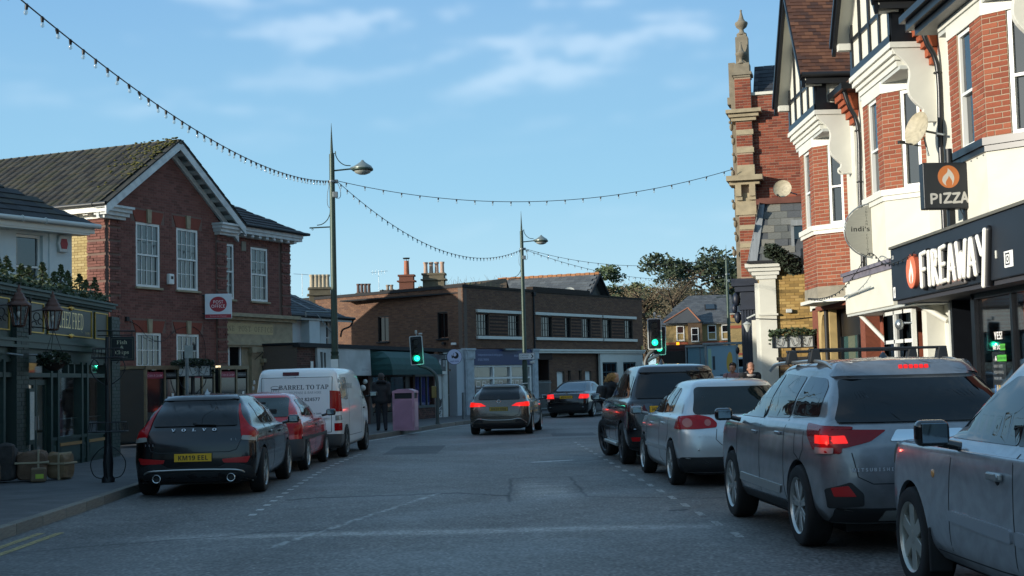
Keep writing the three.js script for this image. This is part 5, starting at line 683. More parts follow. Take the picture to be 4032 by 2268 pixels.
{ // pizza shop
  const P = thing('pizza_shop', 'black pizza shopfront with white raised FIREAWAY letters over orange interior', 'shop', [6.85, 0, -21.7], -Math.PI / 2);
  const f = mesh('fascia', [rbox(6.9, .82, .75, .015, 3.45, 3.05, .425)], M('#1d242d', .5, { map: T.blotchL }), P); mesh('capping', [bx(0, 6.9, 3.46, 3.5, 0, .83)], M('#5b5a52', .7), f); mesh('side_return', bx(.1, 6.9, 2.58, 2.64, -.1, .75), M('#33343a', .7), f);
  const L = (s, x0, wd, y0, h) => s.map((l) => l.map(([a, b]) => [x0 + a * wd, y0 + b * h]));
  const F = [[[0, 0], [0, 1]], [[0, 1], [.8, 1.03]], [[0, .5], [.6, .52]]], I = [[[.3, 0], [.3, 1]]], Rr = [[[0, 0], [0, 1]], [[0, 1], [.6, .97], [.7, .75], [.5, .55], [0, .5]], [[.25, .5], [.8, 0]]], E = [[[0, 0], [0, 1]], [[0, 1], [.75, 1.03]], [[0, .5], [.65, .52]], [[0, 0], [.75, .03]]], A = [[[0, 0], [.4, 1], [.5, 1], [.9, 0]], [[.15, .3], [.8, .33]]], Wd = [[[0, 1], [.28, 0], [.5, .7], [.72, 0], [1, 1]]], Y = [[[0, 1], [.45, .5]], [[.95, 1.12], [.5, -.35]]];
  let x = 1.85; for (const [g, wd] of [[F, .25], [I, .13], [Rr, .26], [E, .24], [A, .3], [Wd, .36], [A, .3], [Y, .3]]) { const gs = []; for (const l of L(g, x, wd, 2.75, .47)) for (let k = 0; k < l.length - 1; k++) { const [a, b] = l[k], [c, d] = l[k + 1]; const t = rod([a, b, .87], [c, d, .87], .034, .034, 8); gs.push(t, ball(.034, a, b, .87, 1, 1, 1, 8), ball(.034, c, d, .87, 1, 1, 1, 8)); } mesh('letter', gs, M('#e9e6dc', .4), f); const bk = []; for (const l of L(g, x, wd, 2.75, .47)) for (let k = 0; k < l.length - 1; k++) { const [a, b] = l[k], [c, d] = l[k + 1]; bk.push(rod([a, b, .82], [c, d, .82], .062, .062, 8), ball(.062, a, b, .82, 1, 1, 1, 8)); } mesh('letter_backing', bk, MAT.black, f); x += wd + .085; }
  const flame = (g, cx, cy, s, c1, c2) => { g.fillStyle = c1; g.beginPath(); g.moveTo(cx - s * .05, cy - s); g.bezierCurveTo(cx + s * .2, cy - s * .5, cx + s * .6, cy - s * .2, cx + s * .6, cy + s * .3); g.bezierCurveTo(cx + s * .6, cy + s * .75, cx + s * .25, cy + s * .9, cx + s * .05, cy + s * .95); g.bezierCurveTo(cx + s * .35, cy + s * .5, cx + s * .15, cy + s * .2, cx + s * .02, cy - s * .05); g.bezierCurveTo(cx - s * .05, cy + s * .3, cx - s * .3, cy + s * .4, cx - s * .22, cy + s * .95); g.bezierCurveTo(cx - s * .75, cy + s * .7, cx - s * .7, cy + s * .1, cx - s * .3, cy - s * .25); g.bezierCurveTo(cx - s * .05, cy - s * .5, cx - s * .05, cy - s * .8, cx - s * .05, cy - s); g.fill(); };
  const em = textMaterial(256, 256, (g, w, h) => { g.fillStyle = '#d97350'; g.fillRect(0, 0, w, h); flame(g, 128, 132, 98, '#f0e2d4', '#d97350'); }, .45);
  const ov = mesh('flame_badge', cyl(.26, .26, .06, 1.28, 3.02, .83, 40, Math.PI / 2), M('#b0543a', .4), f); const od = mesh('badge_print', plain(new THREE.CircleGeometry(.25, 40)), em, ov, 'keep'); od.position.set(1.28, 3.02, .863);
  const ro = mesh('strapline', rbox(1.25, .15, .05, .02, 3.0, 2.74, .82), M('#5a5654', .4), f); const rt = textMaterial(256, 32, (g, w, h) => { g.fillStyle = '#4a4645'; g.fillRect(0, 0, w, h); put(g, 'DESIGNER PIZZA IN 180 SECONDS', w / 2, h / 2, 'bold 15px sans-serif', '#b98a7a'); }); const rp = mesh('strapline_print', plain(new THREE.PlaneGeometry(1.2, .11)), rt, ro, 'keep'); rp.position.set(3.0, 2.74, .847);
  const num = textMaterial(64, 64, (g, w, h) => { g.fillStyle = '#1d242d'; g.fillRect(0, 0, w, h); put(g, '23', w / 2, h / 2, 'bold 44px sans-serif', '#d9d9d2'); }); const np = mesh('street_number', plain(new THREE.PlaneGeometry(.14, .12)), num, f, 'keep'); np.position.set(.12, 3.33, .803);
  const fb = textMaterial(64, 96, (g, w, h) => { g.fillStyle = '#e6e5df'; g.fillRect(0, 0, w, h); put(g, 'f', w / 2, h * .55, 'bold 80px sans-serif', '#16191e'); }); const fp = mesh('social_badge', plain(new THREE.PlaneGeometry(.12, .17)), fb, f, 'keep'); fp.position.set(.14, 2.77, .803); const ig = mesh('social_badge', plain(new THREE.PlaneGeometry(.3, .2)), textMaterial(96, 64, (g, w, h) => { g.fillStyle = '#e6e5df'; g.fillRect(0, 0, w, h); g.strokeStyle = '#16191e'; g.lineWidth = 6; g.strokeRect(14, 10, 42, 42); g.beginPath(); g.arc(35, 31, 10, 0, 7); g.stroke(); }), f, 'keep'); ig.position.set(5.15, 2.86, .803);
  mesh('scrim_lamp', [rbox(.03, .08, .02, .005, 2.1, 2.76, .81), rbox(.03, .1, .02, .005, 4.75, 2.95, .81)], MAT.white, f);
  // doorway and window below
  mesh('door_surround', [bx(.55, .75, .1, 2.6, -.3, .1), bx(.75, .95, .1, 2.6, -1.2, -.2), bx(2.35, 2.6, .1, 2.6, -.3, .35)], M('#b9bcb6', .6), P); mesh('dark_door', [bx(.95, 2.35, .1, 2.6, -1.0, -.94), bx(.95, 1.05, .1, 2.6, -1, .2)], MAT.blackPaint, P);
  const w = mesh('shop_window', [bx(2.55, 2.7, .1, 2.6, .3, .42), bx(4.0, 4.08, .1, 2.6, .32, .4), bx(5.6, 5.68, .1, 2.6, .32, .4), bx(2.6, 6.9, .1, .4, .3, .42), bx(2.6, 6.9, 2.5, 2.6, .3, .42)], MAT.blackPaint, P); for (const [a, b] of [[2.7, 4.0], [4.08, 5.6], [5.68, 6.9]]) mesh('pane', box(b - a, 2.1, .01, (a + b) / 2, 1.45, .36), MAT.pane, w);
  const sh = textMaterial(256, 256, (g, w2, h) => { g.clearRect(0, 0, w2, h); put(g, 'YES!', 128, 50, 'bold 74px sans-serif', '#e8e6e0'); put(g, 'WE DO', 90, 130, 'bold 42px sans-serif', '#e8e6e0'); g.fillStyle = '#4da33a'; g.fillRect(150, 108, 90, 44); put(g, 'VEGAN', 195, 131, 'bold 28px sans-serif', '#16301a'); put(g, '&', 70, 205, 'bold 42px sans-serif', '#e8e6e0'); g.fillStyle = '#4da33a'; g.fillRect(92, 183, 160, 44); put(g, 'GLUTEN FREE', 172, 206, 'bold 24px sans-serif', '#16301a'); }, .6, { transparent: true, alphaTest: .5 }); const sp = mesh('window_lettering', plain(new THREE.PlaneGeometry(.55, .5)), sh, w, 'keep'); sp.position.set(3.45, 1.82, .372);
  const poster = textMaterial(128, 192, (g, w2, h) => { g.fillStyle = '#23282b'; g.fillRect(0, 0, w2, h); for (let k = 0; k < 4; k++) put(g, ['FIND A DEAL', 'GREAT TASTE', 'PIZZA FOR ALL', 'FROM 9.99'][k], 12, 30 + k * 22, 'bold 14px sans-serif', '#9fa3a3', 'left'); for (let k = 0; k < 5; k++) { g.fillStyle = ['#2f5f9a', '#b9b2a0', '#c09a4a', '#6b7f8d', '#d3d3cc'][k]; g.fillRect(12 + k * 21, 120, 16, 52); } }); boardAt('window_poster', .5, .72, poster, P, 3.2, 1.4, .28);
  mesh('orange_wall', [bx(2.6, 6.9, .1, 2.6, -2.6, -2.5), bx(2.5, 2.6, .1, 2.6, -2.6, .3)], M('#b5551c', .7, { map: T.blotch }), P); mesh('shop_room', [bx(2.6, 6.9, .06, .1, -2.5, .3), bx(2.6, 6.9, 2.56, 2.58, -2.5, .3), bx(6.85, 6.9, .1, 2.56, -2.5, .3)], MAT.interiorLight, P); mesh('counter', bx(3.2, 6, .1, 1.05, -1.9, -1.4), M('#3d2a20', .6), P);
}
{ // box sign on a post
  const s = thing('pizza_sign', 'square black box sign with orange flame disc reading PIZZA', 'sign', [5.99, 4.05, -18.65], .06), m = textMaterial(384, 360, (g, w, h) => { g.fillStyle = '#1a1e22'; g.fillRect(0, 0, w, h); g.fillStyle = '#b76a35'; g.beginPath(); g.arc(206, 108, 92, 0, 7); g.fill(); g.fillStyle = '#bdb8ac'; g.beginPath(); g.moveTo(200, 38); g.bezierCurveTo(262, 85, 268, 128, 232, 182); g.bezierCurveTo(246, 142, 224, 128, 208, 98); g.bezierCurveTo(202, 138, 166, 138, 186, 182); g.bezierCurveTo(130, 150, 152, 106, 180, 88); g.bezierCurveTo(198, 74, 204, 58, 200, 38); g.fill(); g.strokeStyle = '#b3b0a8'; g.lineWidth = 19; g.lineCap = 'round'; g.lineJoin = 'round'; const Z = (x) => { g.beginPath(); g.moveTo(x, 248); g.lineTo(x + 54, 243); g.lineTo(x, 318); g.lineTo(x + 58, 314); g.stroke(); }; g.beginPath(); g.moveTo(52, 322); g.lineTo(52, 250); g.quadraticCurveTo(110, 246, 96, 276); g.quadraticCurveTo(86, 288, 56, 290); g.stroke(); g.beginPath(); g.moveTo(128, 318); g.lineTo(130, 254); g.stroke(); Z(162); Z(238); g.beginPath(); g.moveTo(308, 318); g.lineTo(334, 240); g.lineTo(362, 314); g.moveTo(318, 292); g.lineTo(352, 290); g.stroke(); }, .45);
  mesh('sign_box', rbox(.66, .64, .16, .015, 0, 0, 0), M('#1b2026', .4), s); const fc = mesh('sign_face', plain(new THREE.PlaneGeometry(.63, .61)), m, s, 'keep'); fc.position.z = .084; mesh('post', [rod([.08, .3, -.02], [.08, .52, -.02], .05), bx(.04, .12, -.6, -.3, -.06, .02), bx(.26, .31, -.6, -.3, -.06, .02), tube([[.2, -.32, 0], [.24, -.45, .02], [.2, -.6, 0]], .006, 10, 4)], MAT.iron, s);
}
for (const [n, l, pos, ry, r, wm] of [['satellite_dish', 'large weathered satellite dish on the white wall above the pizza sign', [6.5, 5.28, -21.2], 1.2, .27, 6.85], ['satellite_dish', 'small cream satellite dish on the slate mansard ridge', [7.3, 6.42, -36.2], .35, .24, 7.4]]) {
  const s = thing(n, l, 'satellite dish', pos, -ry); mesh('dish', place(lathe([[.01, .04], [r * .4, .045], [r * .75, .075], [r, .12], [r * 1.02, .13], [r * .98, .115], [r * .4, .025], [.01, .02]], 28), 0, 0, 0, Math.PI / 2 - .25, 0, 0), M('#b7ad93', .6, { map: rep(texBlotch, .5) }), s); mesh('feed_arm', [rod([0, -r * .9, .05], [-.1, -r * .7, r * 1.2], .012), rbox(.05, .05, .12, .01, -.1, -r * .66, r * 1.25)], MAT.iron, s); mesh('wall_bracket', [rod([0, 0, -.02], [.35, -.12, -.12], .018), rod([0, -.1, -.02], [.05, -r * 1.5, -.05], .015)], MAT.galv, s);
}
{ // intruder alarm on the white wall
  const a = thing('alarm_box', 'white and red burglar alarm box beside the pizza sign post', 'alarm box', [6.78, 3.75, -19.8], -Math.PI / 2); mesh('cover', extr([[-.12, -.05], [.12, -.05], [.15, .3], [-.15, .3]], .09, [], .012), M('#d9d5c4', .5), a); mesh('red_base', extr([[-.05, -.17], [.05, -.17], [.11, -.05], [-.11, -.05]], .07, [], .01), M('#8c1f24', .5), a);
}
// ---- slate mansard shop across the passage
{
  seed(2101);
  const P = thing('mansard_shop', 'yellow brick corner shop with grey slate mansard and white pilaster', 'shop', [6.2, 0, -35.5], -.22), bk = [];
  const wl = wallPart(P, 'side_wall', { w: 2.7, h: 4.1, at: [.68, 0, 0], mortar: MAT.mortarYellow }); courses(bk, wl, { w: 2.6, h: 4.1, y0: 1.9 }); const lo = wallPart(P, 'base_wall', { w: 2.7, h: 1.85, at: [.7, .05, .1], mortar: MAT.mortarDark, t: .12 }); const b2 = []; courses(b2, lo, { w: 2.7, h: 1.85 });
  layPieces(P, bk, 'brick', 'brickwork', pieceGeo, YELLOW, .9, 300); layPieces(P, b2, 'brick', 'brickwork', pieceGeo, ['#6d5a3c', '#5c4b34', '#7a6645', '#51412f'], .9, 120); mesh('base_coping', bx(.62, 1.5, 1.88, 1.96, -.1, .2), MAT.tar, P);
  mesh('pilaster', [bx(.24, .66, .05, 4.05, -.5, .08), bx(.2, .7, 3.05, 3.1, -.5, .12)], MAT.render, P); mesh('wall_end', bx(.3, .8, .05, 4.05, -.5, -.01), MAT.mortarYellow, P);
  mesh('cornice_block', [bx(.06, .76, 4.1, 4.2, -1.2, .16), bx(-.02, .8, 4.2, 4.3, -1.2, .22), bx(-.1, .84, 4.3, 4.4, -1.3, .3), bx(.16, .7, 4.0, 4.1, -1.1, .12)], MAT.white, P); mesh('eaves_board', bx(.95, 3.4, 4.18, 4.3, 0, .3), MAT.greyWhite, P); mesh('gutter', bx(-.05, 3.4, 4.4, 4.46, -.1, .38), MAT.tar, P);
  const rf = mesh('mansard', [slab([[.0, 4.45, .2], [3.4, 4.45, .2], [3.4, 6.0, -.35], [.32, 6.0, -.35]], .05), slab([[.0, 4.45, -3], [.0, 4.45, .2], [.32, 6.0, -.35], [.32, 6.0, -3]], .05)], MAT.slate, P), sl = [], s2 = [];
  tilesOn(sl, rf, [.0, 4.47, .2], [1, 0, 0], [0, 1.55, -.55], 3.4, 1.6, .34, .2, .014, { stagger: 1, clip: (a, b) => a > .25 + b * .19 && !(a > 1.02 && a < 1.9 && b > .2 && b < 1.1) }); tilesOn(s2, rf, [.0, 4.47, -3], [0, 0, 1], [.32, 1.55, 0], 3.1, 1.55, .34, .2, .014, { stagger: 1 }); layPieces(P, sl.concat(s2), 'slate', 'slates', flatTile, ['#6b6d68', '#5f625f', '#767772', '#55585a', '#7c7a70'], .75, 220);
  mesh('lead_hip', [slab([[.0, 4.47, .24], [.22, 4.47, .24], [.45, 6.02, -.3], [.32, 6.02, -.3]], .02, [0, 0, -1]), slab([[-.03, 4.47, .0], [-.03, 4.47, .22], [.3, 6.02, -.3], [.3, 6.02, -.5]], .02, [1, 0, 0])], MAT.lead, P); mesh('ridge_tiles', [bx(.3, 3.4, 6.0, 6.16, -.5, -.28), bx(.22, .36, 6.0, 6.14, -3, -.3)], M('#6d4438', .9, { map: T.blotch }), P);
  const dm = mesh('dormer_window', [bx(1.1, 1.85, 5.35, 5.5, -.3, .12), bx(1.1, 1.18, 4.6, 5.35, -.2, .08)], MAT.lead, P); mesh('pane', bx(1.18, 1.8, 4.6, 5.35, -.1, .0), MAT.glass, dm);
  mesh('security_light', [rbox(.16, .1, .1, .02, .98, 3.15, .08)], MAT.greyWhite, P); mesh('cable_run', tube([[.1, 2.98, .12], [.8, 2.94, .1], [1.4, 2.96, .04], [2.2, 3.04, .05]], .01, 16, 4), MAT.iron, P);
  mesh('shop_door_frame', [bx(.12, .24, .05, 3.9, -.6, .02), bx(-.05, .1, .05, 3.0, -1.6, -1.4)], MAT.white, P); mesh('lantern', [cyl(.11, .02, .2, -.12, 2.75, -.2, 6), cyl(.01, .14, .08, -.12, 2.89, -.2, 6), rod([.1, 3.1, -.2], [-.12, 3.0, -.2], .02)], MAT.greyWhite, P); mesh('rear_block', [bx(.2, 3.4, 0, 4.4, -1.7, -.25)], M('#8d7546', .9), P);
}
// ---- brick tower block with stone finials
{
  seed(2201);
  const P = thing('finial_building', 'tall red brick building with stone bands and urn finials', 'building', [6.3, 0, -37.4], -.27), bk = [];
  const wall = wallPart(P, 'side_wall', { w: 6, h: 9.25, at: [0, 0, 0], mortar: MAT.mortar }); courses(bk, wall, { w: 6, h: 9.25, y0: 5.3 });
  const pil = wallPart(P, 'pilaster', { w: .44, h: 9.8, at: [.02, 0, .16], mortar: MAT.mortar, t: .16 }); courses(bk, pil, { w: .44, h: 9.7, y0: 4.2, holes: [[-1, 1, 8.5, 8.82], [-1, 1, 7.0, 7.28], [-1, 1, 7.62, 7.76], [-1, 1, 8.12, 8.26], [-1, 1, 5.9, 6.95], [-1, 1, 5.5, 5.62], [-1, 1, 5.0, 5.12]] });
  layPieces(P, bk, 'brick', 'brickwork', pieceGeo, ['#8a452e', '#7d3c29', '#95503a', '#6e3526', '#84412c'], .9, 300);
  const st = MAT.stone; for (const [a, b] of [[7.62, 7.76], [8.12, 8.26], [7.0, 7.28], [5.5, 5.62], [5, 5.12]]) mesh('stone_band', bx(0, .47, a, b, -.15, .03), st, pil);
  const cap = mesh('stone_cornice', [bx(-.1, .58, 8.5, 8.6, -.3, .24), bx(-.16, .66, 8.6, 8.7, -.3, .32), bx(-.22, .74, 8.7, 8.8, -.3, .42)], st, P);
  mesh('bracket_capital', [bx(-.06, .5, 5.9, 6.5, -.1, .2), bx(-.2, .62, 6.72, 6.82, -.3, .34), bx(-.26, .72, 6.82, 6.96, -.3, .5), bx(-.04, .12, 6.4, 6.72, .1, .34), bx(.34, .5, 6.4, 6.72, .1, .34), bx(-.02, .14, 6.3, 6.42, .1, .28), bx(.32, .5, 6.3, 6.42, .1, .28)], st, P);
  for (const [y, x] of [[8.4, -.16], [8.0, -.12], [7.5, -.1], [7.1, -.16], [6.2, -.16], [5.7, -.14], [5.3, -.12], [4.9, -.2]]) mesh('carved_ornament', [ball(.08, x + .03, y, -.1, .7, 1.4, 1.4, 8), ball(.05, x, y + .13, -.05, .8, 1, 1.3, 8)], MAT.stoneOld, P);
  mesh('parapet', [bx(-.2, -.02, 9.3, 10.3, -.9, -.5), bx(-.25, .0, 9.1, 9.3, -1, -.4), bx(-.14, .0, 4.2, 9.2, -1, -.3)], MAT.stoneOld, P);
  const ped = mesh('pedestal', [bx(.0, .46, 9.72, 9.78, -.3, .2), bx(-.04, .5, 9.78, 9.86, -.34, .24), bx(.02, .44, 9.86, 10.12, -.28, .18)], MAT.stoneOld, P);
  const urn = (x, y, z, s, n) => mesh(n, lathe([[.001, 0], [.2, 0], [.19, .08], [.1, .14], [.08, .24], [.2, .34], [.25, .46], [.24, .52], [.16, .56], [.1, .66], [.06, .82], [.03, .95], [.05, .99], [.001, 1.04]].map(([a, b]) => [a * s, b * s]), 20, x, y, z), MAT.stoneOld, P); urn(.22, 10.1, .08, .62, 'stone_urn'); mesh('finial_shaft', [bx(.06, .4, 10.12, 10.92, -.4, -.1), bx(.1, .36, 10.92, 11.0, -.38, -.12)], MAT.stoneOld, P); urn(.23, 10.98, -.25, .72, 'stone_urn');
  const rf = mesh('slate_roof', slab([[.5, 9.3, -.1], [4.5, 9.3, -.1], [4.5, 10.15, -.75], [.5, 10.15, -.75]], .06), MAT.slate, P), sl = []; tilesOn(sl, rf, [.5, 9.3, -.1], [1, 0, 0], [0, .85, -.65], 4, 1.07, .25, .16, .012, { stagger: 1 }); layPieces(P, sl, 'slate', 'slates', flatTile, ['#33373d', '#2b2f35', '#3b4046'], .75, 80); mesh('stone_coping', bx(.45, 4.5, 9.22, 9.3, -.2, .06), MAT.render, P); mesh('block', [slab([[.02, 9.2, -.22], [6, 9.2, -.22], [6, 9.2, -7], [.9, 9.2, -7]].reverse(), 9.15), slab([[.6, 10, -.9], [5, 10, -.9], [5, 10, -5], [1.4, 10, -5]].reverse(), .8)], M('#7d3c29', .9), P);
  // navy painted shopfront at street level
  mesh('navy_shopfront', [bx(-.02, .56, .05, 3.8, -.4, .2), ...Array.from({ length: 7 }, (_, k) => bx(.02 + k * .078, .05 + k * .078, .1, 3.3, .2, .22))], MAT.navy, P); mesh('navy_cornice', [bx(-.16, .64, 3.8, 3.95, -.4, .28), bx(-.24, .7, 3.95, 4.15, -.5, .36), bx(-.08, .6, 3.3, 3.42, -.3, .26)], MAT.navy, P); mesh('navy_scroll', [ball(.14, -.14, 3.6, .1, .8, 1.4, 1), ball(.1, -.2, 3.35, .1, .8, 1.4, 1), ball(.12, -.12, 3.1, .08, .8, 1.4, 1), ball(.08, -.16, 2.2, .08, .7, 1.3, 1)], MAT.navy, P);
}
// ================================================================ street furniture
seed(3001);
const LAMP_GREEN = M('#3a4b40', .45, { metalness: .3, map: T.streak });
function lampPost(label, x, z, turn, extra) {
  const P = thing('lamp_post', label, 'street lamp', [x, .11, z], turn, 'tall green lamp posts'), H = 7.6, ya = 7.2;
  mesh('column', [cyl(.07, .09, H - 2.2, 0, 2.2 + (H - 2.2) / 2, 0, 14), cyl(.11, .12, 2.2, 0, 1.1, 0, 14), cyl(.115, .09, .1, 0, 2.25, 0, 14)], LAMP_GREEN, P); mesh('spike', [cyl(.004, .045, .85, 0, H + .42, 0, 10)], LAMP_GREEN, P);
  mesh('arm', [rod([.02, ya - .05, 0], [.58, ya, 0], .022), tube([[.1, ya + .48, 0], [.11, ya + .36, 0], [.2, ya + .2, 0], [.34, ya + .1, 0], [.5, ya + .08, 0]], .014, 16, 6), rod([.02, ya + .42, 0], [.1, ya + .42, 0], .012)], LAMP_GREEN, P);
  const hd = mesh('lantern', [lathe([[.02, .27], [.06, .22], [.16, .15], [.24, .1], [.265, .05], [.25, .02]], 24, .82, ya - .04, 0), rod([.5, ya, 0], [.64, ya + .03, 0], .04, .05)], M('#8a9189', .35, { metalness: .5 }), P); mesh('lantern_rim', [lathe([[.25, .02], [.28, .02], [.285, -.03], [.25, -.05], [.2, -.05]], 24, .82, ya - .02, 0)], LAMP_GREEN, hd); mesh('lantern_bowl', lathe([[.235, 0], [.2, -.06], [.1, -.1], [.001, -.11]], 24, .82, ya - .06, 0), M('#aeb2a8', .3), hd);
  mesh('banner_arm', [rod([0, 5.64, 0], [-.62, 5.62, 0], .018), tube([[-.06, 6.08, 0], [-.08, 5.96, 0], [-.17, 5.8, 0], [-.3, 5.71, 0], [-.42, 5.69, 0]], .013, 14, 6), torus(.02, .006, -.54, 5.58, 0), torus(.02, .006, -.06, 5.58, 0)], LAMP_GREEN, P);
  mesh('cable_clamp', [cyl(.1, .1, .06, 0, 6.86, 0, 12), rbox(.12, .1, .1, .02, .1, 6.86, 0), rbox(.14, .16, .1, .02, .08, 6.5, .03), tube([[-.08, 6.8, 0], [-.13, 6.5, .02], [-.12, 6.2, 0], [-.02, 6.1, .04]], .008, 12, 4), tube([[.15, 6.8, 0], [.22, 6.6, .02], [.2, 6.42, 0], [.1, 6.4, .04]], .008, 12, 4)], MAT.galv, P);
  if (extra) extra(P); return P;
}
lampPost('tall green lamp post behind the white van with banner arm', -4.75, -36.3, .05, (P) => { mesh('notice', rbox(.2, .3, .02, .005, .0, 1.95, .13), MAT.upvc, P); mesh('sign_bracket', [rod([0, 3.35, 0], [-.75, 3.38, 0], .02), rod([-.45, 3.3, 0], [0, 2.7, 0], .012), rod([-.75, 3.38, 0], [-.75, 3.25, 0], .02)], MAT.galv, P); });
lampPost('tall green lamp post in front of the estate agent, carrying a church finger sign', .45, -56.4, .1, (P) => { const m = textMaterial(256, 112, (g, w, h) => { g.fillStyle = '#c3c8c6'; g.fillRect(0, 0, w, h); g.strokeStyle = '#17191b'; g.lineWidth = 6; g.strokeRect(5, 5, w - 10, h - 10); put(g, 'Catholic', 92, 36, '38px sans-serif', '#17191b'); put(g, 'Church', 84, 76, '38px sans-serif', '#17191b'); g.lineWidth = 14; g.beginPath(); g.moveTo(196, 24); g.lineTo(222, 56); g.lineTo(196, 88); g.stroke(); }); boardAt('church_sign', .68, .28, m, P, .08, 2.4, .14); mesh('box_on_post', rbox(.2, .12, .14, .03, .3, 2.15, .1), MAT.greyWhite, P); });
lampPost('distant lamp post in front of the far yellow house', 11.6, -73.4, .1);

// festoon strings: cable, then a holder and a clear bulb hanging every half metre
const bulbGlass = M('#dfe8ea', .08, { phys: 1, transmission: .75, thickness: 0, ior: 1.4 });
function festoon(label, a, b, sag, n, s = .8) {
  const A = new THREE.Vector3(...a), B = new THREE.Vector3(...b), t = thing('festoon_string', label, 'string lights', [0, 0, 0], 0, 'festoon strings over the road');
  const f = (q) => { const p = A.clone().lerp(B, q); p.y -= 4 * sag * q * (1 - q); return p; };
  const pts = Array.from({ length: 41 }, (_, k) => f(k / 40)); mesh('cable', tube(pts.map((p) => [p.x, p.y, p.z]), .011 * s, 80, 5), MAT.iron, t);
  const hold = mergeGeometries([cyl(.028 * s, .02 * s, .07 * s, 0, -.035 * s, 0, 8), cyl(.014 * s, .014 * s, .03 * s, 0, .0, 0, 6)]), bulb = lathe([[.012 * s, -.07 * s], [.02 * s, -.08 * s], [.03 * s, -.105 * s], [.028 * s, -.125 * s], [.015 * s, -.142 * s], [.001, -.147 * s]], 8);
  const hm = metric(hold), bm = metric(bulb);
  for (let k = 0; k < n; k++) { const p = f((k + .5) / n), h = new THREE.Mesh(hm, MAT.iron); h.name = 'lamp_holder'; h.position.copy(p); h.rotation.set(rr(-.25, .25), rr(0, 3), rr(-.25, .25)); h.castShadow = true; t.add(h); const g = new THREE.Mesh(bm, bulbGlass); g.name = 'bulb'; h.add(g); }
}
festoon('festoon string from the first lamp post up over the left of the road', [-4.8, 6.97, -36.2], [-5.5, 6.95, -2], 1.27, 74);
festoon('festoon string from the first lamp post across the road to the finial building', [-4.6, 6.97, -36.2], [6.12, 7.15, -37.05], .72, 22);
festoon('festoon string along the left side between the two lamp posts', [-4.6, 6.96, -36.3], [.4, 6.92, -56.3], 1.02, 44);
festoon('festoon string from the second lamp post across to the far building', [.5, 7.0, -56.4], [10.5, 6.9, -58.0], .74, 24);
festoon('festoon string from the second lamp post toward the distant lamp post', [.5, 6.97, -56.4], [11.5, 6.95, -73.3], .68, 36);
// thin fairy lights swagged over the restaurant and pizza fascias
{ const t = thing('fairy_lights', 'thin fairy light cable draped over the white and black fascias', 'string lights', [0, 0, 0]); const c = [[6.2, 3.1, -28.6], [6.0, 2.98, -26.6], [5.9, 2.95, -25.2], [5.92, 3.0, -24.6], [5.93, 3.25, -23.4], [6.05, 3.52, -23.1], [5.98, 3.25, -21.8], [5.96, 3.22, -20.8], [5.96, 3.28, -20.1]]; mesh('cable', tube(c, .008, 90, 4), MAT.iron, t); const cv = new THREE.CatmullRomCurve3(c.map((p) => new THREE.Vector3(...p))); const g = metric(ball(.014, 0, -.02, 0, 1, 1.6, 1, 6)); for (let k = 0; k < 34; k++) { const p = cv.getPointAt((k + .5) / 34), m = new THREE.Mesh(g, MAT.iron); m.name = 'bulb'; m.position.copy(p); t.add(m); } }

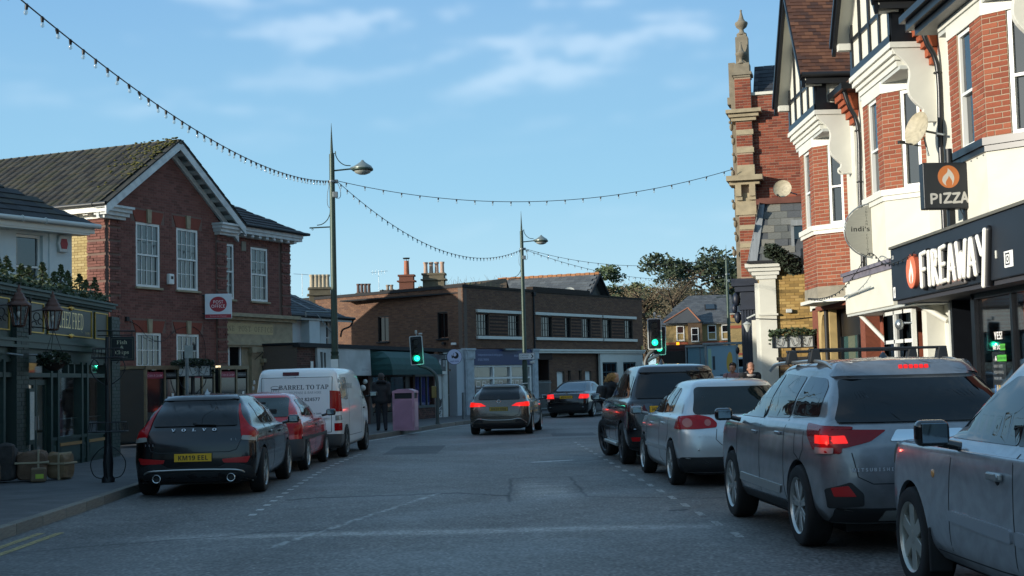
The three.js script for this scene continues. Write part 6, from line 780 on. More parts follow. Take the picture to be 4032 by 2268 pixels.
// ---- traffic signals
const GREEN_LIT = (c) => new THREE.MeshStandardMaterial({ color: hex('#0c5a48'), emissive: hex(c), emissiveIntensity: 1.7, roughness: .3 });
function signal(label, [x, z], hx, hy, o) { // pole foot at x, z; head centre at hx, hy
  const P = thing('traffic_signal', label, 'traffic light', [x, .11, z], 0), pc = M(o.pole || '#4c5350', .5, { metalness: .3 });
  mesh('pole', [tube([[0, 0, 0], [0, hy - 1.0, 0], [hx * .08, hy - .82, 0], [hx * .45, hy - .62, 0], [hx * .9, hy - .5, 0], [hx, hy - .36, 0], [hx, hy - .2, 0]], .057, 44, 10), cyl(.07, .085, .1, 0, .05, 0, 12)], pc, P);
  const h = group('signal_head', P, hx, hy, .05, o.turn || 0); h.rotation.z = o.tilt || 0;
  const rr2 = (w, hh, r) => { const s = new THREE.Shape(); s.moveTo(-w + r, -hh); s.lineTo(w - r, -hh); s.quadraticCurveTo(w, -hh, w, -hh + r); s.lineTo(w, hh - r); s.quadraticCurveTo(w, hh, w - r, hh); s.lineTo(-w + r, hh); s.quadraticCurveTo(-w, hh, -w, hh - r); s.lineTo(-w, -hh + r); s.quadraticCurveTo(-w, -hh, -w + r, -hh); return s; };
  const ex = (s, d) => plain(new THREE.ExtrudeGeometry(s, { depth: d, bevelEnabled: false })); mesh('backing_board', ex(rr2(.2, .47, .05), .015), M('#101315', .6), h); const rim = rr2(.225, .495, .06); rim.holes.push(new THREE.Path(rr2(.195, .465, .045).getPoints(8).reverse())); mesh('white_border', ex(rim, .02), M('#c4c9c4', .5), h); mesh('housing', [rbox(.3, .86, .2, .03, 0, 0, -.08)], M('#15181a', .5), h);
  for (let k = 0; k < 3; k++) { const y = .27 - k * .27; if (k < 2) mesh('unlit_lens', cyl(.1, .1, .03, 0, y, .03, 24, Math.PI / 2), M('#0d0f10', .25), h); else { const L = mesh('green_lens', cyl(.095, .095, .03, 0, y, .03, 24, Math.PI / 2), GREEN_LIT('#12e0a0'), h); L.userData.label = 'lit green lens'; } const vs = plain(new THREE.CylinderGeometry(.115, .115, .17, 20, 1, true, Math.PI * .5, Math.PI * 1.15)); vs.rotateX(Math.PI / 2); vs.rotateZ(-.24 + Math.PI * -.0); mesh('visor', place(vs, 0, y, .12, 0, 0, Math.PI * .42), M('#0f1214', .55, { side: THREE.DoubleSide }), h); }
  mesh('detector', [rbox(.07, .12, .1, .02, .02, .62, 0), rod([.02, .47, -.02], [.02, .6, -.02], .018), rbox(.12, .06, .08, .02, .16, .55, -.02)], MAT.greyWhite, h);
  const gl = new THREE.PointLight(new THREE.Color(.1, 1, .7), .1); gl.position.set(0, -.27, .18); gl.castShadow = true; h.add(gl);
  return P;
}
{ const P = signal('green traffic light leaning on a bent pole by the fox shop', [-2.62, -46.3], -.66, 2.52, { tilt: .05, turn: -.1 }); mesh('control_box', rbox(.16, .4, .1, .02, -.1, 1.1, .06), M('#7d6a35', .5), P); }
signal('larger green traffic light above the dark four-by-four', [4.15, -43.2], .32, 2.78, { pole: '#5f6360' });
signal('smaller traffic light with green arrow, just right of the larger one', [4.4, -46.6], .58, 2.66, { pole: '#b9c2b0', tilt: -.03 });
// ---- pink recycling bin
{ const P = thing('litter_bin', 'tall pink litter bin standing at the kerb', 'bin', [-3.3, .118, -41.3], -.16), pk = M('#b98a9c', .5, { map: T.blotch });
  mesh('body', [bx(-.33, .33, 0, .95, -.28, .28)], pk, P); mesh('slot_band', [bx(-.3, .3, .95, 1.12, -.25, .25)], MAT.plastic, P); mesh('corner_post', [[-1, -1], [-1, 1], [1, -1], [1, 1]].map(([a, b]) => bx(a * .33 - (a > 0 ? .06 : 0), a * .33 + (a > 0 ? 0 : .06), .95, 1.12, b * .28 - (b > 0 ? .06 : 0), b * .28 + (b > 0 ? 0 : .06))), pk, P); mesh('hood', [extr([[-.34, 1.12], [.34, 1.12], [.33, 1.18], [.16, 1.24], [-.16, 1.24], [-.33, 1.18]], .58)], pk, P).position.z = -.29; mesh('front_panel', bx(-.27, .27, .06, .9, .28, .29), M('#b3849a', .5, { map: T.blotchL }), P); mesh('hatch', bx(.33, .34, .1, .85, -.2, .2), M('#c09aa6', .5), P); }
// ---- phone kiosks in front of the Post Office
seed(3101);
const kioskM = M('#7f7762', .4, { metalness: .6, map: T.blotch });
for (const [k, l] of [[0, 'steel phone kiosk nearest the restaurant, red Coins & Cards header'], [1, 'second steel phone kiosk, behind the planter post'], [2, 'third steel phone kiosk, beside the stone doorway']].values()) {
  const dx = .403, dz = -.915, o = 1.25, P = thing('phone_kiosk', l, 'phone box', [-8.05 - .02 + k * 1.52 * dx - o * .0 - .72, .118, -34.1 + k * 1.52 * dz], Math.atan2(.915, .403), 'phone kiosks outside the post office');
  mesh('frame', [...[[-.62, .0], [.1, .0], [.62, 0]].map(([x]) => bx(x - .03, x + .03, 0, 1.98, -.03, .03)), bx(-.65, .65, 1.9, 2.0, -.04, .05), bx(-.65, -.6, 0, 1.95, -.9, -.84), bx(.6, .65, 0, 1.95, -.9, -.84), bx(-.65, .65, 1.92, 2.0, -.95, -.04), bx(-.65, .65, 0, .1, -.03, .03)], kioskM, P);
  const hd = textMaterial(256, 64, (g, w, h) => { g.fillStyle = '#7b2338'; g.fillRect(0, 0, w, h); put(g, 'Coins & Cards', 112, 34, 'italic 34px serif', '#c9a7b0'); g.strokeStyle = '#c9a7b0'; g.lineWidth = 6; g.beginPath(); g.arc(222, 22, 16, .2, 2.2); g.stroke(); }, .5); const hp = mesh('header_panel', plain(new THREE.PlaneGeometry(.62, .16)), hd, P, 'keep'); hp.position.set(-.26, 1.76, .012);
  const tp = textMaterial(128, 48, (g, w, h) => { g.fillStyle = '#2b3335'; g.fillRect(0, 0, w, h); put(g, 'Telephone', w / 2, h / 2, 'italic 22px serif', '#9fa6a6'); }, .5); const t2 = mesh('telephone_panel', plain(new THREE.PlaneGeometry(.42, .12)), tp, P, 'keep'); t2.position.set(.36, 1.76, .012);
  mesh('door_panel', [bx(-.58, .06, .1, .85, -.02, .0)], M('#25292c', .5, { map: T.blotch }), P); mesh('door_glass', box(.62, .82, .008, -.26, 1.27, 0), M('#1a2125', .06, { phys: 1, ior: 1.7 }), P); mesh('side_glass', box(.46, 1.55, .008, .36, .88, 0), M('#2a3033', .06, { phys: 1, ior: 1.7 }), P); mesh('notice', rbox(.09, .24, .006, .002, .42, 1.18, .01), MAT.upvc, P);
  mesh('back_panel', [bx(-.62, .62, .05, 1.95, -.9, -.88)], M('#3a3f40', .6), P); mesh('payphone', [rbox(.4, .6, .16, .03, -.2, 1.2, -.78), rbox(.06, .22, .06, .02, -.36, 1.25, -.66)], MAT.galv, P); mesh('end_glass', [bx(-.64, -.63, .1, 1.9, -.84, -.03), bx(.63, .64, .1, 1.9, -.84, -.03)], M('#20282b', .06, { phys: 1, ior: 1.7 }), P);
}
// ---- planters on posts with scrolled iron baskets
function scrolls(w, n) { const gs = []; for (let k = 0; k < n; k++) { const x = -w / 2 + (k + .5) * w / n, s = w / n; for (const q of [k % 2 ? 1 : -1]) { const c = [[-.4, .2], [-.3, .23], [-.2, .18], [0, .04], [.16, .06], [.36, .1], [.42, .17], [.34, .225], [.22, .2], [.2, .15], [.27, .13], [.31, .165]].map(([a, b]) => [x + q * a * s, b, 0]); gs.push(tube(c, .006, 30, 4)); } } return gs; }
function postPlanter(label, pos, ry, o = {}) {
  const P = thing('post_planter', label, 'planter', pos, ry), H = o.h || 2.0; mesh('post', [cyl(.05, .06, H, 0, H / 2, 0, 10), cyl(.09, .11, .1, 0, .05, 0, 10)], MAT.iron, P);
  mesh('planter_box', rbox(.86, .26, .3, .02, 0, H + .13, 0), M('#b9bcb8', .5, { map: T.blotch }), P); const fr = mesh('iron_frame', [bx(-.45, .45, H - .01, H + .015, .15, .18), bx(-.45, .45, H + .26, H + .28, .15, .18), ...[-.45, -.15, .15, .44].map((x) => bx(x, x + .02, H, H + .27, .15, .18)), bx(-.46, -.43, H, H + .28, -.17, .17), bx(.43, .46, H, H + .28, -.17, .17), tube([[0, H - .55, .05], [.12, H - .4, .08], [.3, H - .2, .1], [.34, H - .02, .12]], .012, 14, 5), tube([[0, H - .55, .05], [-.12, H - .4, .08], [-.3, H - .2, .1], [-.34, H - .02, .12]], .012, 14, 5)], MAT.iron, P); mesh('scrollwork', scrolls(.86, 3).map((g) => g.translate(0, H, .175)), MAT.iron, fr);
  mesh('foliage', leaves(900, () => { const x = rr(-.46, .46), d = rnd() < .3 ? -rr(0, .4) * Math.abs(x) * 1.6 : 0; return [x * 1.15, H + .3 + d + rr(-.06, .17) * (1 - Math.abs(x)), rr(-.16, .2)]; }, .07), o.leaf || MAT.leafDark, P); return P;
}
postPlanter('white planter in iron scrolls on a post outside the Post Office', [-8.2, .118, -34.9], .2, { h: 1.72 });
postPlanter('white planter in iron scrolls on a post by the passage, trailing ivy', [6.35, .118, -31.0], -.1, { h: 2.0, leaf: MAT.leafIvy });
{ const P = thing('bay_wreath', 'dark evergreen spray on a bracket beside the brick bay', 'plant', [5.98, 3.95, -29.5], .2); mesh('stem', rod([.4, -.05, 0], [-.45, .25, 0], .02), MAT.bark, P); mesh('foliage', leaves(1500, () => { const q = rnd(), a = rnd() * 6.3, r = Math.sqrt(rnd()) * (.24 - .14 * Math.abs(q - .35)); return [.32 - q * .8, -.08 + q * .32 + r * Math.sin(a) - .05 * Math.sin(q * 6), r * Math.cos(a)]; }, .075), MAT.leafDark, P); mesh('bracket', box(.05, .6, .05, .42, -.1, 0), MAT.iron, P); }
// ---- ornate black post with baskets outside the restaurant, hanging sign, lanterns, basket, bags
{ const P = thing('ornate_post', 'ornate black iron post with empty basket rings on the left pavement', 'post', [-6.3, .118, -21.2], .2); mesh('column', [cyl(.035, .05, 2.25, 0, 1.12, 0, 12), lathe([[.1, 0], [.1, .06], [.07, .1], [.08, .3], [.06, .5], [.05, .6]], 14)], MAT.iron, P); const ring = (y, r) => [torus(r, .01, 0, y, 0, Math.PI / 2), torus(r * .92, .008, 0, y + .14, 0, Math.PI / 2), ...Array.from({ length: 12 }, (_, k) => rod([r * Math.cos(k * .524), y, r * Math.sin(k * .524)], [r * .92 * Math.cos(k * .524), y + .14, r * .92 * Math.sin(k * .524)], .006)), rod([-r, y, 0], [r, y, 0], .008), rod([0, y, -r], [0, y, r], .008)]; mesh('basket_ring', ring(.78, .3), MAT.iron, P); mesh('basket_ring', ring(1.92, .24), MAT.iron, P);
  const arms = []; for (let k = 0; k < 4; k++) { const a = k * 1.571, c = Math.cos(a), s = Math.sin(a); arms.push(tube([[.05 * c, 1.5, .05 * s], [.2 * c, 1.62, .2 * s], [.26 * c, 1.78, .26 * s], [.2 * c, 1.9, .2 * s], [.13 * c, 1.82, .13 * s]], .009, 16, 5), tube([[.05 * c, .05, .05 * s], [.2 * c, .1, .2 * s], [.26 * c, .3, .26 * s], [.15 * c, .48, .15 * s], [.05 * c, .55, .05 * s]], .008, 16, 5)); } mesh('scroll_arm', arms, MAT.iron, P); }
{ const s = thing('takeaway_sign', 'square black hanging sign reading Fish & Chips Takeaway', 'sign', [-8.05, 2.38, -28.1], .06), m = textMaterial(256, 256, (g, w, h) => { g.fillStyle = '#101a1c'; g.fillRect(0, 0, w, h); g.strokeStyle = '#6f7461'; g.lineWidth = 3; g.strokeRect(14, 14, w - 28, h - 28); put(g, 'Fish', w / 2, 58, 'bold 54px serif', '#b6b69a'); put(g, '&', w / 2, 112, 'bold 46px serif', '#b6b69a'); put(g, 'Chips', w / 2, 168, 'bold 54px serif', '#b6b69a'); put(g, 'Takeaway', w / 2, 220, '26px serif', '#8d9080'); }, .5); mesh('sign_board', rbox(.5, .5, .05, .01, 0, 0, 0), MAT.blackPaint, s); const f = mesh('sign_face', plain(new THREE.PlaneGeometry(.48, .48)), m, s, 'keep'); f.position.z = .029; mesh('bracket', [rod([-.5, .38, 0], [.26, .36, 0], .014), rod([-.5, .28, 0], [.2, .28, 0], .01), rod([-.2, .36, 0], [-.2, .25, 0], .008), rod([.2, .36, 0], [.2, .25, 0], .008)], MAT.iron, s); }
for (const [s, l] of [[2.76, 'left copper topped wall lantern on the green fascia'], [4.44, 'right copper topped wall lantern in front of the shop name']]) { const P = thing('wall_lantern', l, 'lantern', [-8.1, 2.62, -19.66 - s * .98], Math.PI / 2 - .5, 'copper lanterns on the restaurant'); const cop = M('#5f4034', .55, { metalness: .4, map: T.blotch });
  mesh('cap', [lathe([[.2, .34], [.19, .37], [.12, .42], [.13, .44], [.08, .5], [.085, .52], [.03, .57], [.045, .6], [.015, .63], [.02, .66], [.001, .69]], 6)], cop, P); const fr = []; for (let k = 0; k < 6; k++) { const a = k * 1.047; fr.push(rod([.09 * Math.cos(a), 0, .09 * Math.sin(a)], [.165 * Math.cos(a), .34, .165 * Math.sin(a)], .012)); } fr.push(cyl(.17, .17, .02, 0, .34, 0, 6), cyl(.1, .08, .03, 0, 0, 0, 6)); mesh('cage', fr, cop, P); mesh('glass', plain(new THREE.CylinderGeometry(.155, .08, .33, 6, 1, true)).translate(0, .17, 0), MAT.pane, P); mesh('bulb', ball(.035, 0, .2, 0, 1, 1.6, 1), M('#d5d3c8', .3), P); mesh('bracket', [tube([[-.5, .3, 0], [-.3, .34, 0], [-.12, .34, 0]], .014, 12, 5), torus(.07, .01, -.36, .22, 0), torus(.06, .01, -.42, .08, 0, 0, 0, 0, 4.5), torus(.05, .01, -.28, .14, 0, 0, 0, 0, 5), bx(-.52, -.49, -.1, .45, -.02, .02), ball(.03, -.5, .5, 0, .7, 1.6, .7)], MAT.iron, P); }
{ const P = thing('hanging_basket', 'hanging flower basket in front of the restaurant door', 'plant', [-8.2, 1.9, -24.35], 0); mesh('bowl', lathe([[.001, 0], [.08, .01], [.17, .07], [.23, .18], [.22, .18], [.15, .08], [.001, .03]], 18), M('#2c1d18', .9, { map: T.blotch }), P); mesh('foliage', leaves(700, () => { const a = rnd() * 6.3, r = Math.sqrt(rnd()) * .28; return [r * Math.cos(a), .2 + rr(-.04, .16) - r * .2, r * Math.sin(a)]; }, .07), MAT.leafDark, P); mesh('flowers', leaves(40, () => { const a = rnd() * 6.3, r = .26; return [r * Math.cos(a), .2 + rr(-.04, .1), r * Math.sin(a)]; }, .05), M('#8e8f8a', .7, { side: THREE.DoubleSide }), P); mesh('chain', [rod([0, .75, 0], [.2, .2, 0], .005), rod([0, .75, 0], [-.12, .2, .16], .005), rod([0, .75, 0], [-.12, .2, -.16], .005), rod([0, .75, 0], [-.4, .8, 0], .01)], MAT.iron, P); }
{ // bundles of flattened cardboard and sacks on the pavement
  seed(3301); const sack = (n, label, cat, x, z, w, h, d, col, ry, band) => { const g = new THREE.BoxGeometry(w, h, d, 12, 10, 10), p = g.attributes.position; const ox = rr(0, 50); for (let i = 0; i < p.count; i++) { const v = new THREE.Vector3().fromBufferAttribute(p, i), q = .06 * fbm(v.x * 4 + ox, v.y * 4, v.z * 4, 3), round = 1 - .16 * ((Math.abs(v.x) / w * 2) ** 4 + (Math.abs(v.y) / h * 2) ** 4 + (Math.abs(v.z) / d * 2) ** 4) / 2; p.setXYZ(i, v.x * round + q, Math.max(-h / 2, v.y * round + q * (v.y > 0 ? 1.6 : .2)), v.z * round + q); } g.computeVertexNormals(); const P = thing(n, label, cat, [x, .118 + h / 2, z], ry); mesh('body', g, M(col, .8, { map: T.blotch, bumpMap: T.grain, bumpScale: .01 }), P); if (band) mesh('strap', [rbox(w * 1.02, .03, d * 1.0, .005, 0, h * .1, 0), rbox(.03, h * .98, d * .99, .005, w * .2, 0, 0)], M('#9a8d74', .7), P); return P; };
  sack('cardboard_bundle', 'strapped brown cardboard bundle nearest the kerb on left pavement', 'cardboard', -7.72, -21.9, .5, .5, .45, '#6b5340', .3, 1); sack('cardboard_bundle', 'paler cardboard bundle right end of the pile', 'cardboard', -7.35, -22.15, .36, .44, .4, '#82694c', -.2, 1); sack('sack', 'dark crumpled sack behind the cardboard at the left edge', 'sack', -8.15, -21.75, .5, .62, .45, '#3a3633', .1); sack('sack', 'low brown sack at the frame edge', 'sack', -8.2, -21.2, .45, .4, .4, '#5a4838', .5); { const P = thing('paper_bag', 'small torn paper bag leaning on the cardboard pile', 'bag', [-7.5, .118, -21.55], .3); mesh('body', rbox(.24, .22, .18, .03, 0, .12, 0), M('#77634c', .8, { map: T.blotch }), P); mesh('label', box(.12, .07, .004, .02, .1, .093), M('#9fb33a', .6), P); }
}
{ const P = thing('sign_pole', 'plain grey signpost pole standing before the Post Office window', 'post', [-7.75, .118, -32.4], .1); mesh('pole', cyl(.04, .04, 2.45, 0, 1.22, 0, 12), MAT.galv, P); mesh('sign_plate', rbox(.2, .3, .01, .004, .05, 2.28, .045), M('#9da39c', .5, { map: T.blotch }), P); }
{ const P = thing('bollard', 'slim grey bollard beside the fox shop door', 'bollard', [-1.95, .11, -52.0], 0); mesh('post', cyl(.055, .06, 1.0, 0, .5, 0, 12), MAT.galv, P); mesh('cap', ball(.06, 0, 1.0, 0, 1, .5, 1), MAT.galv, P); }
// ---- lorry and advertising panels on the bend
{
  seed(3401); const P = thing('tipper_lorry', 'dark red tipper lorry with amber beacon waiting on the bend', 'lorry', [8.5, 0, -68], -.5); mesh('body', [bx(-1.2, .9, .9, 3.0, -3, .2), bx(-1.25, .95, 2.9, 3.1, -3, .25), bx(-1.25, -1.1, .9, 3.1, .2, .3), bx(.8, .95, .9, 3.1, .2, .3)], M('#4a2420', .6, { map: T.blotch }), P); mesh('rear_opening', bx(-1.0, .7, 1.3, 2.8, .2, .23), MAT.interior, P); const w = [cyl(.45, .45, .3, -.95, .45, -.5, 20, 0, 0, Math.PI / 2), cyl(.45, .45, .3, .75, .45, -.5, 20, 0, 0, Math.PI / 2), cyl(.45, .45, .3, -.95, .45, -2.4, 20, 0, 0, Math.PI / 2), cyl(.45, .45, .3, .75, .45, -2.4, 20, 0, 0, Math.PI / 2)]; for (const g of w) mesh('wheel', g, MAT.rubber, P); mesh('chassis', bx(-.9, .7, .5, .9, -3, .2), MAT.iron, P); mesh('beacon', cyl(.07, .08, .14, -.3, 3.17, .1, 12), new THREE.MeshStandardMaterial({ color: hex('#c46a10'), emissive: hex('#ff9a20'), emissiveIntensity: 1.2 }), P); const pl = new THREE.PointLight(new THREE.Color(1, .6, .15), .15); pl.position.set(-.3, 3.35, .1); pl.castShadow = true; P.add(pl);
  const ad = thing('advert_shelter', 'glass bus shelter with pale blue poster panel beyond the lights', 'bus shelter', [10.0, .05, -67], -.35), pm = textMaterial(256, 256, (g, w2, h) => { g.fillStyle = '#6f8e9c'; g.fillRect(0, 0, w2, h); g.fillStyle = '#b08f3a'; g.beginPath(); g.ellipse(196, 110, 26, 66, .1, 0, 7); g.fill(); g.fillStyle = '#22303a'; g.fillRect(48, 70, 22, 90); g.fillStyle = '#8aa68f'; g.fillRect(10, 20, 30, 200); g.fillStyle = '#3b5560'; g.fillRect(110, 190, 60, 40); }, .3); for (const [x, z0, ry] of [[0, 0, 0]]) { const b = boardAt('poster_panel', 1.45, 1.9, pm, ad, .2, 2.0, 0, 0, .1); } mesh('frame', [bx(-.6, -.52, 0, 3.05, -.1, .1), bx(.93, 1.0, 0, 3.05, -.1, .1), bx(-.7, 1.4, 3.0, 3.1, -1.4, .15), bx(-1.6, -.6, 2.9, 3.0, -.6, .1), bx(-1.6, -1.54, 0, 3, -.1, .05), bx(1.34, 1.4, 0, 3.05, -1.4, -1.34)], MAT.galv, ad); mesh('side_glass', box(.85, 1.9, .02, -1.06, 1.95, 0), M('#5d7c86', .08, { phys: 1, ior: 1.7 }), ad);
  const v = thing('parked_van', 'pale van front showing beyond the bus shelter', 'van', [11.9, 0, -70], -.5); mesh('body', [rbox(1.7, 1.5, 4, .15, 0, 1.2, -1.6), rbox(1.6, .8, 3.2, .2, 0, 2.05, -1.8)], M('#8c9696', .4), v); mesh('windscreen', box(1.3, .6, .02, 0, 2.05, -.18), MAT.glassDark, v); for (const x of [-.8, .8]) mesh('wheel', cyl(.33, .33, .2, x, .33, -.6, 18, 0, 0, Math.PI / 2), MAT.rubber, v); for (const x of [-.8, .8]) mesh('wheel', cyl(.33, .33, .2, x, .33, -2.8, 18, 0, 0, Math.PI / 2), MAT.rubber, v);
}
// ================================================================ cars
const o_black = M('#0e1013', .25, { phys: 1, clearcoat: .8 });
// A body is a stack of rounded outlines: [height, rear z, front z, half width, corner exponent]. Local -z is forward, +z the tail.
const spline = (k, t) => { // Catmull-Rom through the rows of k, t in 0..1
  const n = k.length - 1, f = Math.min(n - 1e-6, t * n), i = Math.floor(f), u = f - i, a = k[Math.max(0, i - 1)], b = k[i], c = k[i + 1], d = k[Math.min(n, i + 2)];
  return b.map((_, q) => { const m0 = (c[q] - a[q]) / 2, m1 = (d[q] - b[q]) / 2, u2 = u * u, u3 = u2 * u; return (2 * u3 - 3 * u2 + 1) * b[q] + (u3 - 2 * u2 + u) * m0 + (-2 * u3 + 3 * u2) * c[q] + (u3 - u2) * m1; });
};
class CarShape {
  constructor(rows) { this.rows = rows; this.fine = Array.from({ length: 161 }, (_, i) => spline(rows, i / 160)); for (let i = 1; i < 161; i++) this.fine[i][0] = Math.max(this.fine[i][0], this.fine[i - 1][0] + 1e-4); }
  at(y) { const f = this.fine; let i = 0; while (i < f.length - 2 && y > f[i + 1][0]) i++; const t = Math.min(1, Math.max(0, (y - f[i][0]) / (f[i + 1][0] - f[i][0]))); return f[i].map((v, q) => v + (f[i + 1][q] - v) * t); }
  // plan outline at one height: bowed tail and nose, rounded corners, slightly barrelled sides
  plan(row, s) { const [, r, f, w] = row, l = (r - f) / 2, we = w * .955, e = Math.min(s > 0 ? .3 : .42, we * .6), c = Math.min(s > 0 ? .2 : .36, l * .3), k = Math.min(s > 0 ? .07 : .2, l * .12); return { r, f, w, we, e, c, k, l, m: (r + f) / 2 }; }
  endIn(q, x) { const a = Math.min(Math.abs(x), q.we), u = Math.max(0, (a - (q.we - q.e)) / q.e); return q.k * (a / q.we) ** 2 + q.c * (1 - Math.pow(Math.max(0, 1 - Math.pow(u, 2.3)), 1 / 2.3)); }
  endZ(x, y, s) { const q = this.plan(this.at(y), s); return s > 0 ? q.r - this.endIn(q, x) : q.f + this.endIn(q, x); }
  sideX(z, y) { const row = this.at(y), m = (row[1] + row[2]) / 2, s = z > m ? 1 : -1, q = this.plan(row, s), d = s > 0 ? q.r - z : z - q.f, full = q.k + q.c; if (d >= full) { const t = (z - m) / (q.l - full); return q.w - (q.w - q.we) * Math.min(1, t * t); } let lo = 0, hi = q.we; for (let i = 0; i < 22; i++) { const x = (lo + hi) / 2; this.endIn(q, x) < d ? lo = x : hi = x; } return lo; }
  ring(row) { const out = [], R = this.plan(row, 1), Fq = this.plan(row, -1), N = 30, E = (q) => { const xs = []; for (let i = 0; i <= N; i++) { const t = i / N * 2 - 1; xs.push(q.we * Math.sign(t) * (1 - Math.pow(1 - Math.abs(t), 1.7))); } return xs; }; const y = row[0]; for (const x of E(R)) out.push([-x, y, R.r - this.endIn(R, x)]); const za = R.r - R.k - R.c, zb = Fq.f + Fq.k + Fq.c, M2 = 22; const side = (z) => { const s = z > R.m ? 1 : -1, q = s > 0 ? R : Fq, t = (z - R.m) / (q.l - q.k - q.c); return R.w - (R.w - R.we) * Math.min(1, t * t); }; for (let i = 1; i < M2; i++) { const z = za + (zb - za) * i / M2; out.push([-side(z), y, z]); } for (const x of E(Fq)) out.push([x, y, Fq.f + this.endIn(Fq, x)]); for (let i = 1; i < M2; i++) { const z = zb + (za - zb) * i / M2; out.push([side(z), y, z]); } return out; }
  geometry(rings = 72) {
    const pos = [], idx = [], N = rings, first = this.ring(this.rows[0]), seg = first.length;
    for (let j = 0; j <= N; j++) for (const p of this.ring(spline(this.rows, j / N))) pos.push(...p);
    for (let j = 0; j < N; j++) for (let i = 0; i < seg; i++) { const a = j * seg + i, b = j * seg + (i + 1) % seg, c = a + seg, d = b + seg; idx.push(a, c, b, b, c, d); }
    for (const [j, up] of [[0, 0], [N, 1]]) { const c = pos.length / 3, k = j * seg; let z = 0; for (let i = 0; i < seg; i++) z += pos[(k + i) * 3 + 2]; pos.push(0, pos[k * 3 + 1] + (up ? .012 : 0), z / seg); for (let i = 0; i < seg; i++) { const a = k + i, b = k + (i + 1) % seg; up ? idx.push(a, c, b) : idx.push(a, b, c); } }
    const vol = () => { let v = 0; for (let i = 0; i < idx.length; i += 3) { const A = idx[i] * 3, B = idx[i + 1] * 3, C = idx[i + 2] * 3; v += pos[A] * (pos[B + 1] * pos[C + 2] - pos[B + 2] * pos[C + 1]) - pos[A + 1] * (pos[B] * pos[C + 2] - pos[B + 2] * pos[C]) + pos[A + 2] * (pos[B] * pos[C + 1] - pos[B + 1] * pos[C]); } return v; }; if (vol() < 0) for (let i = 0; i < idx.length; i += 3) { const t = idx[i]; idx[i] = idx[i + 1]; idx[i + 1] = t; }
    const g = new THREE.BufferGeometry(); g.setAttribute('position', new THREE.Float32BufferAttribute(pos, 3)); g.setIndex(idx); g.computeVertexNormals(); g.setAttribute('uv', new THREE.BufferAttribute(new Float32Array(pos.length / 3 * 2), 2)); return g;
  }
  // a shaped patch lying on the skin, raised by off: side patches are drawn in (z, y), end patches in (x, y)
  patch(kind, s, poly, off = .006, round = 0) {
    const map = (u, v, o) => { const P = (a, b) => kind === 'side' ? new THREE.Vector3(s * this.sideX(a, b), b, a) : new THREE.Vector3(a, b, this.endZ(a, b, s)); const e = .006, p = P(u, v), n = P(u + e, v).sub(P(u - e, v)).cross(P(u, v + e).sub(P(u, v - e))); if (kind === 'side' ? n.x * s < 0 : n.z * s < 0) n.negate(); n.normalize(); return [p.addScaledVector(n, o), n]; };
    const sh = new THREE.Shape(); const L = poly.length; if (round) { for (let i = 0; i < L; i++) { const p = poly[i], a = poly[(i + L - 1) % L], b = poly[(i + 1) % L], r = Math.min(round, Math.hypot(a[0] - p[0], a[1] - p[1]) * .45, Math.hypot(b[0] - p[0], b[1] - p[1]) * .45), la = Math.hypot(a[0] - p[0], a[1] - p[1]), lb = Math.hypot(b[0] - p[0], b[1] - p[1]); const q0 = [p[0] + (a[0] - p[0]) * r / la, p[1] + (a[1] - p[1]) * r / la], q1 = [p[0] + (b[0] - p[0]) * r / lb, p[1] + (b[1] - p[1]) * r / lb]; i ? sh.lineTo(...q0) : sh.moveTo(...q0); sh.quadraticCurveTo(p[0], p[1], ...q1); } sh.closePath(); } else { poly.forEach((p, i) => (i ? sh.lineTo(...p) : sh.moveTo(...p))); sh.closePath(); }
    const line = sh.getPoints(6), dense = []; for (let i = 0; i < line.length - 1 + (line[0].distanceTo(line[line.length - 1]) > 1e-6 ? 1 : 0); i++) { const a = line[i], b = line[(i + 1) % line.length], n = Math.max(1, Math.ceil(a.distanceTo(b) / .07)); for (let k = 0; k < n; k++) dense.push(a.clone().lerp(b, k / n)); }
    let tri = THREE.ShapeUtils.triangulateShape(dense, []).map((t) => t.map((i) => dense[i]));
    for (let k = 0; k < 5; k++) { const out = []; let split = 0; for (const [a, b, c] of tri) { const ls = [a.distanceTo(b), b.distanceTo(c), c.distanceTo(a)], m = Math.max(...ls); if (m > .09) { split = 1; const q = ls.indexOf(m), [p, r, o] = [[a, b, c], [b, c, a], [c, a, b]][q], h = p.clone().lerp(r, .5); out.push([p, h, o], [h, r, o]); } else out.push([a, b, c]); } tri = out; if (!split) break; }
    const pos = [], nor = [], push = (v, o) => { const [p, n] = map(v.x, v.y, o); pos.push(p.x, p.y, p.z); nor.push(n.x, n.y, n.z); };
    const flip = (kind === 'side') === (s > 0); for (const [a, b, c] of tri) { push(a, off); push(flip ? c : b, off); push(flip ? b : c, off); }
    for (let i = 0; i < dense.length; i++) { const a = dense[i], b = dense[(i + 1) % dense.length], A = map(a.x, a.y, off)[0], B = map(b.x, b.y, off)[0], C = map(b.x, b.y, -.008)[0], D = map(a.x, a.y, -.008)[0], n = B.clone().sub(A).cross(D.clone().sub(A)).normalize(); for (const p of [A, B, C, A, C, D]) { pos.push(p.x, p.y, p.z); nor.push(n.x, n.y, n.z); } }
    const g = new THREE.BufferGeometry(); g.setAttribute('position', new THREE.Float32BufferAttribute(pos, 3)); g.setAttribute('normal', new THREE.Float32BufferAttribute(nor, 3)); return plain(g);
  }
  seam(kind, s, pts, w = .011) { const gs = []; for (let i = 0; i < pts.length - 1; i++) { const [a, b] = pts[i], [c, d] = pts[i + 1], l = Math.hypot(c - a, d - b), nx = -(d - b) / l * w / 2, ny = (c - a) / l * w / 2; gs.push(this.patch(kind, s, [[a + nx, b + ny], [c + nx, d + ny], [c - nx, d - ny], [a - nx, b - ny]], .0018)); } return gs; }
}
